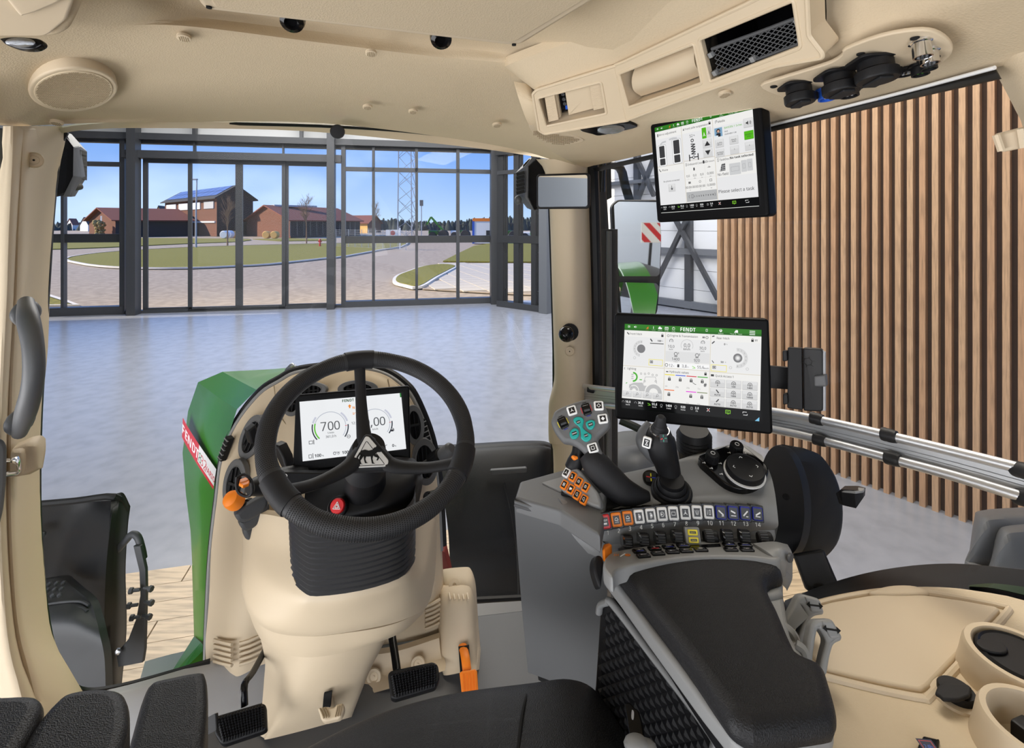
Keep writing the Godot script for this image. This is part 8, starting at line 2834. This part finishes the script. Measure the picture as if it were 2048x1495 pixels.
func seat() -> void:
	var m:=MB.new()
	var th:=thing("driver_seat","black leather driver's seat cushion along the lower picture edge","seat",P(950,1490,0.72))
	m=MB.new()
	patch(m,[
		PP([[520,1580,0.76],[600,1540,0.78],[749,1490,0.80],[893,1450,0.82],[1060,1420,0.84],[1148,1410,0.85],[1210,1440,0.83],[1262,1530,0.78]]),
		PP([[540,1545,0.74],[620,1492,0.765],[749,1434,0.785],[893,1393,0.805],[1060,1370,0.82],[1140,1362,0.825],[1196,1388,0.81],[1256,1478,0.76]]),
		PP([[550,1560,0.71],[640,1510,0.73],[752,1446,0.75],[896,1404,0.77],[1062,1380,0.785],[1140,1372,0.79],[1196,1400,0.775],[1256,1500,0.73]]),
		PP([[570,1700,0.6],[660,1640,0.62],[760,1560,0.65],[900,1510,0.67],[1060,1490,0.68],[1140,1480,0.685],[1200,1510,0.67],[1262,1600,0.64]]),
		PP([[560,1900,0.48],[660,1860,0.5],[760,1800,0.51],[900,1760,0.52],[1060,1740,0.53],[1140,1730,0.53],[1200,1750,0.52],[1270,1800,0.5]]),
	],5,5,Vector3(0,-0.05,0))
	obj("cushion",m,M.leather,th)
	m=MB.new()
	tube(m,PP([[1058,1373,0.822],[1054,1388,0.78],[1044,1430,0.73],[1036,1500,0.673]]),0.0025,6,4)
	obj("seam",m,M.dark_hole,th)
	for s in [
		["black leather seat side pad at the lower left corner",-0.545,[[-80,1384],[10,1381],[60,1379],[78,1384],[88,1400],[70,1440],[36,1500],[-10,1580],[-80,1600]]],
		["rounded black leather pad, middle of the three at lower left",-0.55,[[36,1500],[70,1440],[113,1391],[150,1372],[204,1365],[240,1370],[256,1388],[260,1424],[255,1460],[236,1520],[200,1600],[0,1600]]],
		["flat black leather pad with a stitched edge, rightmost of the three at lower left",-0.66,[[250,1510],[268,1440],[284,1387],[303,1357],[350,1344],[400,1335],[412,1341],[416,1380],[415,1424],[408,1500],[404,1620],[230,1620]]]]:
		var pl:=level(s[1])
		var pd:=thing("seat_pad",s[0],"seat pad",hit(pl,s[2][2][0],s[2][2][1]))
		m=MB.new()
		slabs(m,pl,s[2],3,0.09,0.014,0.0)
		obj("pad",m,M.leather,pd)

# ---------------------------------------------------------------- flat print: pictures computed for screens,signs and symbols
class Raster:
	var im: Image
	var w: int
	var h: int
	var k:=2
	static var cache:={}
	func _init(ww: int,hh: int,bg:=Color.WHITE) -> void:
		w=ww; h=hh
		im=Image.create_empty(ww*k,hh*k,false,Image.FORMAT_RGB8)
		im.fill(bg)
	func rect(x: float,y: float,rw: float,rh: float,c: Color) -> void:
		im.fill_rect(Rect2i(Vector2i((Vector2(x,y)*k).round()),Vector2i((Vector2(rw,rh)*k).round())),c)
	func frame(x: float,y: float,rw: float,rh: float,t: float,c: Color) -> void:
		rect(x,y,rw,t,c); rect(x,y+rh-t,rw,t,c); rect(x,y,t,rh,c); rect(x+rw-t,y,t,rh,c)
	func tri(a: Vector2,b: Vector2,d: Vector2,c: Color) -> void:
		a *= k; b *= k; d *= k
		var y0:=int(ceil(minf(a.y,minf(b.y,d.y))-0.5)); var y1:=int(floor(maxf(a.y,maxf(b.y,d.y))-0.5))
		for y in range(maxi(y0,0),mini(y1,h*k-1)+1):
			var yc:=y+0.5
			var lo:=1e9; var hi:=-1e9
			for e in [[a,b],[b,d],[d,a]]:
				var p: Vector2=e[0]; var q: Vector2=e[1]
				if (p.y<=yc)!=(q.y<=yc):
					var x:=p.x+(yc-p.y)/(q.y-p.y)*(q.x-p.x)
					lo=minf(lo,x); hi=maxf(hi,x)
			if hi>lo:
				var xa:=int(round(lo)); var xb:=int(round(hi))
				if xb>xa:
					im.fill_rect(Rect2i(xa,y,xb-xa,1),c)
	func poly(p: Array,c: Color) -> void:
		var idx:=Geometry2D.triangulate_polygon(PackedVector2Array(p))
		for i in range(0,idx.size(),3):
			tri(p[idx[i]],p[idx[i+1]],p[idx[i+2]],c)
	func line(a: Vector2,b: Vector2,t: float,c: Color) -> void:
		var n:=(b-a).normalized().orthogonal()*t/2
		tri(a+n,b+n,b-n,c); tri(a+n,b-n,a-n,c)
	func path(p: Array,t: float,c: Color) -> void:
		for i in p.size()-1:
			line(p[i],p[i+1],t,c)
			disc(p[i].x,p[i].y,t/2,c)
	func disc(x: float,y: float,r: float,c: Color) -> void:
		var n:=8 if r<3 else 24
		for i in n:
			tri(Vector2(x,y),Vector2(x,y)+Vector2.from_angle(TAU*i/n)*r,Vector2(x,y)+Vector2.from_angle(TAU*(i+1)/n)*r,c)
	func arc(x: float,y: float,r: float,t: float,a0: float,a1: float,c: Color) -> void:
		var n:=maxi(4,int(absf(a1-a0)*8))
		for i in n:
			var u:=Vector2.from_angle(lerpf(a0,a1,float(i)/n)); var v:=Vector2.from_angle(lerpf(a0,a1,float(i+1)/n))
			var o:=Vector2(x,y)
			tri(o+u*r,o+v*r,o+v*(r-t),c); tri(o+u*r,o+v*(r-t),o+u*(r-t),c)
	func rr(x: float,y: float,rw: float,rh: float,r: float,c: Color) -> void:
		rect(x+r,y,rw-2*r,rh,c); rect(x,y+r,rw,rh-2*r,c)
		for q in [[x+r,y+r],[x+rw-r,y+r],[x+r,y+rh-r],[x+rw-r,y+rh-r]]:
			disc(q[0],q[1],r,c)
	# align: -1 from x,0 centred on x,1 up to x; y is the middle of the line
	func text(s: String,x: float,y: float,size: float,c: Color,align:=-1,bold:=false,squeeze:=1.0) -> void:
		var key:=[s,bold]
		if not cache.has(key):
			var tm:=TextMesh.new()
			tm.text=s
			var f:=SystemFont.new()
			f.font_names=PackedStringArray(["Droid Sans"])
			f.font_weight=700 if bold else 400
			tm.font=f
			tm.font_size=32
			tm.pixel_size=1.0/32.0
			tm.depth=0.0
			tm.curve_step=1.0
			tm.horizontal_alignment=HORIZONTAL_ALIGNMENT_LEFT
			var a:=tm.get_mesh_arrays()
			var v: PackedVector3Array=a[Mesh.ARRAY_VERTEX] if a.size() else PackedVector3Array()
			var ix: PackedInt32Array=a[Mesh.ARRAY_INDEX] if a.size() and a[Mesh.ARRAY_INDEX]!=null else PackedInt32Array(range(v.size()))
			cache[key]=[v,ix]
		var v2: PackedVector3Array=cache[key][0]
		var ix2: PackedInt32Array=cache[key][1]
		var x0:=1e9; var x1:=-1e9
		for p in v2:
			x0=minf(x0,p.x); x1=maxf(x1,p.x)
		var off:=-x0 if align<0 else (-(x0+x1)/2 if align==0 else -x1)
		# middle of capitals about 0.36 above the baseline; TextMesh centres the line box itself
		var yb:=0.0
		var ylo:=1e9; var yhi:=-1e9
		for p in v2:
			ylo=minf(ylo,p.y); yhi=maxf(yhi,p.y)
		yb=(ylo+yhi)/2 if yhi>ylo else 0.0
		for i in range(0,ix2.size(),3):
			var q:=[]
			for j in 3:
				var p:=v2[ix2[i+j]]
				q.append(Vector2(x+(p.x+off)*size*squeeze,y-(p.y-yb)*size))
			tri(q[0],q[1],q[2],c)
	func tex() -> ImageTexture:
		var o: Image=im.duplicate()
		o.resize(w,h,Image.INTERPOLATE_BILINEAR)
		return ImageTexture.create_from_image(o)

# ---------------------------------------------------------------- helpers
# the camera stands at (0,EYE,0); the tractor's own axes are turned 19.7 degrees from it
func P(u: float,v: float,d: float) -> Vector3:
	return Vector3((u-1024.0)*d/FPX,EYE-(v-HV)*d/FPX,-d)

func PP(rows: Array) -> Array:
	var o:=[]
	for r in rows:
		o.append(P(r[0],r[1],r[2]))
	return o

func cab(s: float,f: float,h: float) -> Vector3:
	return Vector3(0.941*s-0.337*f,EYE+h,-(0.337*s+0.941*f))

func pl3(a: Vector3,b: Vector3,c: Vector3) -> Plane:
	return Plane((b-a).cross(c-a).normalized(),a)

func hit(pl: Plane,u: float,v: float) -> Vector3:
	var o:=Vector3(0,EYE,0)
	var dir:=Vector3((u-1024.0)/FPX,-(v-HV)/FPX,-1)
	return o+dir*((pl.d-pl.normal.dot(o))/pl.normal.dot(dir))

func hits(pl: Plane,px: Array) -> Array:
	var o:=[]
	for p in px:
		o.append(hit(pl,p[0],p[1]))
	return o

func level(h: float) -> Plane:
	return Plane(Vector3.UP,Vector3(0,EYE+h,0))

# four corners of a flat rectangular panel seen in perspective -> its four places (TL,TR,BR,BL)
func quad4(px: Array,d0: float) -> Array:
	var r:=[]
	for p in px:
		r.append(Vector3((p[0]-1024.0)/FPX,-(p[1]-HV)/FPX,-1))
	var m:=Basis(r[1],-r[2],r[3])   # d1 r1-d2 r2+d3 r3=d0 r0
	var k: Vector3=m.inverse()*(r[0]*d0)
	var e:=Vector3(0,EYE,0)
	return [e+r[0]*d0,e+r[1]*k.x,e+r[2]*k.y,e+r[3]*k.z]

# a right-angled frame on a panel: x to the right,y up,z towards the eye,origin at its middle
func frame_of(q: Array) -> Transform3D:
	var x: Vector3=((q[1]-q[0])+(q[2]-q[3])).normalized()
	var y0: Vector3=((q[0]-q[3])+(q[1]-q[2])).normalized()
	var z:=x.cross(y0).normalized()
	return Transform3D(Basis(x,z.cross(x),z),(q[0]+q[1]+q[2]+q[3])/4.0)

func frame_pl(pl: Plane,o: Vector3,up:=Vector3.UP) -> Transform3D:
	var n:=pl.normal
	if n.dot(Vector3(0,EYE,0)-o)<0:
		n=-n
	var x:=up.cross(n)
	if x.length()<0.05:
		x=Vector3(0,0,-1).cross(n)
	x=x.normalized()
	return Transform3D(Basis(x,n.cross(x),n),o)

class MB:
	var t:=PackedVector3Array()
	var uv:=PackedVector2Array()
	var c:=PackedColorArray()
	var ink:=Color.WHITE
	func tri(a: Vector3,b: Vector3,d: Vector3,ua:=Vector2.ZERO,ub:=Vector2.ZERO,ud:=Vector2.ZERO) -> void:
		t.append(a); t.append(b); t.append(d)
		uv.append(ua); uv.append(ub); uv.append(ud)
		c.append(ink); c.append(ink); c.append(ink)
	func quad(a: Vector3,b: Vector3,d: Vector3,e: Vector3) -> void:
		tri(a,b,d,Vector2(0,0),Vector2(1,0),Vector2(1,1))
		tri(a,d,e,Vector2(0,0),Vector2(1,1),Vector2(0,1))
	func commit(crease:=42.0) -> ArrayMesh:
		var nf:=t.size()/3
		var fn:=PackedVector3Array(); fn.resize(nf)
		var fu:=PackedVector3Array(); fu.resize(nf)
		var ids:=PackedInt32Array(); ids.resize(t.size())
		var at:={}
		var lists:=[]
		for i in nf:
			var a:=t[i*3]
			var n:=(t[i*3+2]-a).cross(t[i*3+1]-a)
			fn[i]=n
			fu[i]=n.normalized()
			for k in 3:
				var key:=Vector3i((t[i*3+k]*20000.0).round())
				var id: int=at.get(key,-1)
				if id<0:
					id=lists.size()
					at[key]=id
					lists.append(PackedInt32Array())
				ids[i*3+k]=id
				lists[id].append(i)
		var no:=PackedVector3Array(); no.resize(t.size())
		var lim:=cos(deg_to_rad(crease))
		for i in nf:
			var u:=fu[i]
			for k in 3:
				var s:=Vector3.ZERO
				for j in lists[ids[i*3+k]]:
					if fu[j].dot(u)>lim:
						s += fn[j]
				no[i*3+k]=s.normalized() if s.length_squared()>1e-24 else Vector3.UP
		var arr:=[]
		arr.resize(Mesh.ARRAY_MAX)
		arr[Mesh.ARRAY_VERTEX]=t
		arr[Mesh.ARRAY_NORMAL]=no
		arr[Mesh.ARRAY_TEX_UV]=uv
		arr[Mesh.ARRAY_COLOR]=c
		var m:=ArrayMesh.new()
		m.add_surface_from_arrays(Mesh.PRIMITIVE_TRIANGLES,arr)
		return m

func loft(m: MB,rings: Array,closed:=true,cap0:=true,cap1:=true) -> void:
	for i in rings.size()-1:
		var a=rings[i]
		var b=rings[i+1]
		var n: int=a.size()
		for k in (n if closed else n-1):
			var j:=(k+1) % n
			m.tri(a[k],a[j],b[j])
			m.tri(a[k],b[j],b[k])
	if closed and cap0:
		fan(m,rings[0],true)
	if closed and cap1:
		fan(m,rings[-1],false)

func fan(m: MB,ring,flip:=false) -> void:
	var ce:=Vector3.ZERO
	for p in ring:
		ce += p
	ce /= ring.size()
	for k in ring.size():
		var a: Vector3=ring[k]
		var b: Vector3=ring[(k+1) % ring.size()]
		if flip:
			m.tri(ce,b,a)
		else:
			m.tri(ce,a,b)

func cat(p0,p1,p2,p3,t: float):
	return 0.5*((2.0*p1)+(p2-p0)*t+(2.0*p0-5.0*p1+4.0*p2-p3)*t*t+(3.0*p1-p0-3.0*p2+p3)*t*t*t)

func spline(pts: Array,sub: int,closed:=false) -> Array:
	if sub<=1:
		return pts
	var o:=[]
	var n:=pts.size()
	for i in (n if closed else n-1):
		var p0=pts[(i-1+n) % n] if closed or i>0 else 2.0*pts[0]-pts[1]
		var p1=pts[i]
		var p2=pts[(i+1) % n]
		var p3=pts[(i+2) % n] if closed or i<n-2 else 2.0*pts[n-1]-pts[n-2]
		for k in sub:
			o.append(cat(p0,p1,p2,p3,float(k)/sub))
	if not closed:
		o.append(pts[n-1])
	return o

# a smooth sheet through rows of control points,given thickness along «back»
func patch(m: MB,rows: Array,su: int,sv: int,back:=Vector3.ZERO) -> void:
	var g:=[]
	for r in rows:
		g.append(spline(r,su))
	var w: int=g[0].size()
	var cols:=[]
	for k in w:
		var c:=[]
		for r in g:
			c.append(r[k])
		cols.append(spline(c,sv))
	var h: int=cols[0].size()
	for i in w-1:
		for j in h-1:
			var a: Vector3=cols[i][j]; var b: Vector3=cols[i+1][j]; var c2: Vector3=cols[i+1][j+1]; var d: Vector3=cols[i][j+1]
			var ua:=Vector2(float(i)/(w-1),float(j)/(h-1)); var uc:=Vector2(float(i+1)/(w-1),float(j+1)/(h-1))
			m.tri(a,b,c2,ua,Vector2(uc.x,ua.y),uc)
			m.tri(a,c2,d,ua,uc,Vector2(ua.x,uc.y))
			if back!=Vector3.ZERO:
				m.tri(a+back,c2+back,b+back)
				m.tri(a+back,d+back,c2+back)
	if back!=Vector3.ZERO:
		for i in w-1:
			for j in [0,h-1]:
				m.quad(cols[i][j],cols[i+1][j],cols[i+1][j]+back,cols[i][j]+back)
		for j in h-1:
			for i in [0,w-1]:
				m.quad(cols[i][j],cols[i][j+1],cols[i][j+1]+back,cols[i][j]+back)

func rrect(w: float,h: float,r: float,n:=4) -> PackedVector2Array:
	var o:=PackedVector2Array()
	for q in 4:
		var cx:=(w/2-r)*(1 if q in [0,3] else -1)
		var cy:=(h/2-r)*(1 if q in [0,1] else -1)
		for k in n+1:
			var a:=PI/2*(q+float(k)/n)
			o.append(Vector2(cx+r*cos(a),cy+r*sin(a)))
	return o

func circ(r: float,n:=24,ry:=-1.0) -> PackedVector2Array:
	var o:=PackedVector2Array()
	for k in n:
		var a:=TAU*k/n
		o.append(Vector2(r*cos(a),(r if ry<0 else ry)*sin(a)))
	return o

func roundc(p: Array,r: float,n:=4) -> PackedVector2Array:
	var o:=PackedVector2Array()
	for i in p.size():
		var a: Vector2=p[i-1]; var b: Vector2=p[i]; var c: Vector2=p[(i+1) % p.size()]
		var u:=a-b; var w:=c-b
		var q:=minf(r,0.45*minf(u.length(),w.length()))
		var s:=b+u.normalized()*q; var e:=b+w.normalized()*q
		for k in n+1:
			var t:=float(k)/n
			o.append(s.lerp(b,t).lerp(b.lerp(e,t),t))
	return o

func inset(p: PackedVector2Array,d: float) -> PackedVector2Array:
	if d>0.0025:
		# never crosses itself: each corner goes to the nearest place on the shrunken outline
		var sh:=Geometry2D.offset_polygon(p,-d)
		if sh.size():
			var q: PackedVector2Array=sh[0]
			for s in sh:
				if s.size()>q.size():
					q=s
			var r:=PackedVector2Array()
			for v in p:
				var best:=1e9; var w:=v
				for i in q.size():
					var c:=Geometry2D.get_closest_point_to_segment(v,q[i-1],q[i])
					var e:=c.distance_squared_to(v)
					if e<best:
						best=e; w=c
				r.append(w)
			return r
	var area:=0.0
	for i in p.size():
		area += p[i-1].cross(p[i])
	var sgn:=1.0 if area>0 else -1.0
	var o:=PackedVector2Array()
	for i in p.size():
		var e0:=(p[i]-p[i-1]).normalized(); var e1:=(p[(i+1) % p.size()]-p[i]).normalized()
		var n:=(e0.orthogonal()+e1.orthogonal())
		n=n.normalized() if n.length()>1e-4 else e0.orthogonal()
		var k:=maxf(0.5,n.dot(e0.orthogonal()))
		o.append(p[i]-n*sgn*d/k)
	return o

# a flat shape with thickness t behind its face (z=0 of xf),edges rounded by b
func prism(m: MB,o: PackedVector2Array,xf: Transform3D,t: float,b:=0.0,seg:=3,round_back:=true) -> void:
	b=minf(b,t*0.49)
	var sets:=[]
	if b>0:
		for k in seg+1:
			var a:=PI/2*k/seg
			sets.append([inset(o,b*(1-sin(a))),-b*(1-cos(a))])
		if round_back:
			for k in seg+1:
				var a:=PI/2*k/seg
				sets.append([inset(o,b*(1-cos(a))),-t+b*(1-sin(a))])
		else:
			sets.append([o,-t])
	else:
		sets=[[o,0.0],[o,-t]]
	var rings:=[]
	for s in sets:
		var r:=[]
		for q in s[0]:
			r.append(xf*Vector3(q.x,q.y,s[1]))
		rings.append(r)
	loft(m,rings,true,false,false)
	for e in [0,-1]:
		var keep:=[]; var pts2:=PackedVector2Array()
		for k in sets[e][0].size():
			if pts2.is_empty() or sets[e][0][k].distance_squared_to(pts2[-1])>1e-10:
				keep.append(k); pts2.append(sets[e][0][k])
		while pts2.size()>3 and pts2[0].distance_squared_to(pts2[-1])<1e-10:
			pts2.remove_at(pts2.size()-1)
		var idx:=Geometry2D.triangulate_polygon(pts2)
		for k in range(0,idx.size(),3):
			var a: Vector3=rings[e][keep[idx[k]]]; var b2: Vector3=rings[e][keep[idx[k+1]]]; var c: Vector3=rings[e][keep[idx[k+2]]]
			if (e==0)==((b2-a).cross(c-a).dot(xf.basis.z)<0):
				m.tri(a,b2,c)
			else:
				m.tri(a,c,b2)
		if idx.is_empty():
			fan(m,rings[e])

func box(m: MB,xf: Transform3D,s: Vector3,b:=0.0,seg:=2) -> void:
	prism(m,rrect(s.x,s.y,maxf(b,0.0),2) if b>0 else PackedVector2Array([Vector2(s.x,s.y)/2,Vector2(-s.x,s.y)/2,-Vector2(s.x,s.y)/2,Vector2(s.x,-s.y)/2]),xf*Transform3D(Basis(),Vector3(0,0,s.z/2)),s.z,b,seg)

# pixel outline put on a plane of the place,then thickened
func flat(pl: Plane,px: Array,r:=0.0,up:=Vector3.UP) -> Array:
	var w:=hits(pl,px)
	var ce:=Vector3.ZERO
	for p in w:
		ce += p
	var xf:=frame_pl(pl,ce/w.size(),up)
	var o:=[]
	for p in w:
		var q: Vector3=xf.affine_inverse()*p
		o.append(Vector2(q.x,q.y))
	return [roundc(o,r) if r>0 else PackedVector2Array(o),xf]

func slab(m: MB,pl: Plane,px: Array,t: float,b:=0.0,r:=0.0,lift:=0.0,seg:=3) -> Transform3D:
	var a:=flat(pl,px,r)
	var xf: Transform3D=a[1]
	prism(m,a[0],xf*Transform3D(Basis(),Vector3(0,0,lift)),t,b,seg)
	return xf

func slabs(m: MB,pl: Plane,px: Array,sub: int,t: float,b:=0.0,lift:=0.0) -> Transform3D:
	var v:=[]
	for p in px:
		v.append(Vector2(p[0],p[1]))
	var o:=[]
	for p in spline(v,sub,true):
		o.append([p.x,p.y])
	return slab(m,pl,o,t,b,0.0,lift)

func axis(dir: Vector3,o: Vector3,up:=Vector3.UP) -> Transform3D:
	var z:=dir.normalized()
	var x:=up.cross(z)
	if x.length()<0.02:
		x=Vector3.RIGHT.cross(z)
	x=x.normalized()
	return Transform3D(Basis(x,z.cross(x),z),o)

# ring profile [[radius,height along z],...] turned about z of xf
func lathe(m: MB,xf: Transform3D,prof: Array,n:=24,sq:=1.0) -> void:
	var rings:=[]
	for p in prof:
		var r:=[]
		for k in n:
			var a:=TAU*k/n
			r.append(xf*Vector3(p[0]*cos(a),p[0]*sin(a)*sq,p[1]))
		rings.append(r)
	loft(m,rings,true,prof[0][0]>1e-5,prof[-1][0]>1e-5)

func tube(m: MB,pts: Array,rad,n:=10,sub:=4,sq:=1.0,up:=Vector3.UP) -> void:
	var c:=spline(pts,sub)
	var rr:=[]
	if rad is Array:
		rr=spline(rad,sub)
	var rings:=[]
	var last:=Vector3.ZERO
	for i in c.size():
		var dir: Vector3=(c[mini(i+1,c.size()-1)]-c[maxi(i-1,0)])
		var xf:=axis(dir,c[i],up)
		if i>0 and up==Vector3.UP:
			# carried along the path without twisting
			var z:=dir.normalized()
			var x:=(last-z*last.dot(z)).normalized()
			xf.basis=Basis(x,z.cross(x),z)
		last=xf.basis.x
		var r: float=rr[i] if rad is Array else rad
		var ring:=[]
		for k in n:
			var a:=TAU*k/n
			ring.append(xf*Vector3(r*cos(a),r*sin(a)*sq,0))
		rings.append(ring)
	loft(m,rings)

func sphere(m: MB,o: Vector3,r: Vector3,n:=16,basis:=Basis()) -> void:
	var prof:=[]
	for k in n/2+1:
		var a:=PI*k/(n/2)
		prof.append([maxf(sin(a),0.0),-cos(a)])
	lathe(m,Transform3D(basis*Basis.from_scale(r),o),prof,n)

func bar(m: MB,a: Vector3,b: Vector3,w: float,h: float,bev:=0.0,up:=Vector3.UP) -> void:
	var xf:=axis(b-a,(a+b)/2,up)
	box(m,xf,Vector3(w,h,(b-a).length()),bev,1)

# ---- nodes
var used:={}
func numbered(called: String) -> String:
	var n: int=used.get(called,0)
	used[called]=n+1
	return called if n==0 else "%s_%03d" % [called,n]

func where(n: Node3D) -> Vector3:
	var o:=Vector3.ZERO
	while n!=null and n!=self:
		o += n.position
		n=n.get_parent() as Node3D
	return o

func tag(o: Node3D,label: String,category: String,group:="") -> Node3D:
	o.set_meta("label",label)
	o.set_meta("category",category)
	if group:
		o.set_meta("group",group)
	return o

func thing(called: String,label: String,category: String,at:=Vector3.ZERO,group:="") -> Node3D:
	var o:=Node3D.new()
	o.name=numbered(called)
	add_child(o)
	o.position=at
	return tag(o,label,category,group)

# commits a mesh drawn in world places under parent
func obj(called: String,m: MB,mat: Material,parent: Node3D=self,crease:=42.0) -> MeshInstance3D:
	var o:=MeshInstance3D.new()
	o.mesh=m.commit(crease)
	o.material_override=mat
	o.name=numbered(called) if parent==self else called
	o.position=-where(parent) if parent!=self else Vector3.ZERO
	parent.add_child(o,true)
	return o

func top(called: String,m: MB,mat: Material,label: String,category: String,group:="",crease:=42.0) -> MeshInstance3D:
	return tag(obj(called,m,mat,self,crease),label,category,group)

func inst(called: String,mesh: Mesh,mat: Material,xf: Transform3D,parent: Node3D=self) -> MeshInstance3D:
	var o:=MeshInstance3D.new()
	o.mesh=mesh
	o.material_override=mat
	o.name=numbered(called) if parent==self else called
	o.transform=Transform3D(xf.basis,xf.origin-(where(parent) if parent!=self else Vector3.ZERO))
	parent.add_child(o,true)
	return o

func struct(called: String,m: MB,mat: Material,parent: Node3D=self,crease:=42.0) -> MeshInstance3D:
	var o:=obj(called,m,mat,parent,crease)
	if parent==self:
		o.set_meta("kind","structure")
	return o

func frame_node(called: String,at: Vector3) -> Node3D:
	var o:=Node3D.new()
	o.name=numbered(called)
	add_child(o)
	o.position=at
	o.set_meta("kind","structure")
	return o

# ---- materials
func noise(freq: float,kind:=FastNoiseLite.TYPE_SIMPLEX_SMOOTH,oct:=4,sd:=1) -> FastNoiseLite:
	var n:=FastNoiseLite.new()
	n.noise_type=kind
	n.frequency=freq
	n.fractal_octaves=oct
	n.seed=sd
	return n

func ntex(n: FastNoiseLite,size:=512,ramp: Array=[],bump:=0.0) -> NoiseTexture2D:
	var t:=NoiseTexture2D.new()
	t.width=size
	t.height=size
	t.seamless=true
	t.noise=n
	if bump>0:
		t.as_normal_map=true
		t.bump_strength=bump
	if ramp.size():
		var g:=Gradient.new()
		g.offsets=PackedFloat32Array(ramp.map(func(r): return r[0]))
		g.colors=PackedColorArray(ramp.map(func(r): return r[1]))
		t.color_ramp=g
	return t

func C(r: int,g: int,b: int) -> Color:
	return Color(r/255.0,g/255.0,b/255.0)

func mat(col: Color,rough:=0.6,metal:=0.0) -> StandardMaterial3D:
	var m:=StandardMaterial3D.new()
	m.albedo_color=col
	m.roughness=rough
	m.metallic=metal
	m.cull_mode=BaseMaterial3D.CULL_DISABLED
	return m

func grainy(m: StandardMaterial3D,tex: Texture2D,scale: float,amount: float) -> StandardMaterial3D:
	m.normal_enabled=true
	m.normal_texture=tex
	m.normal_scale=amount
	m.uv1_triplanar=true
	m.uv1_world_triplanar=true
	m.uv1_scale=Vector3.ONE*scale
	return m

func tinted(m: StandardMaterial3D,tex: Texture2D,scale: Vector3) -> StandardMaterial3D:
	m.albedo_texture=tex
	m.uv1_triplanar=true
	m.uv1_world_triplanar=true
	m.uv1_scale=scale
	return m
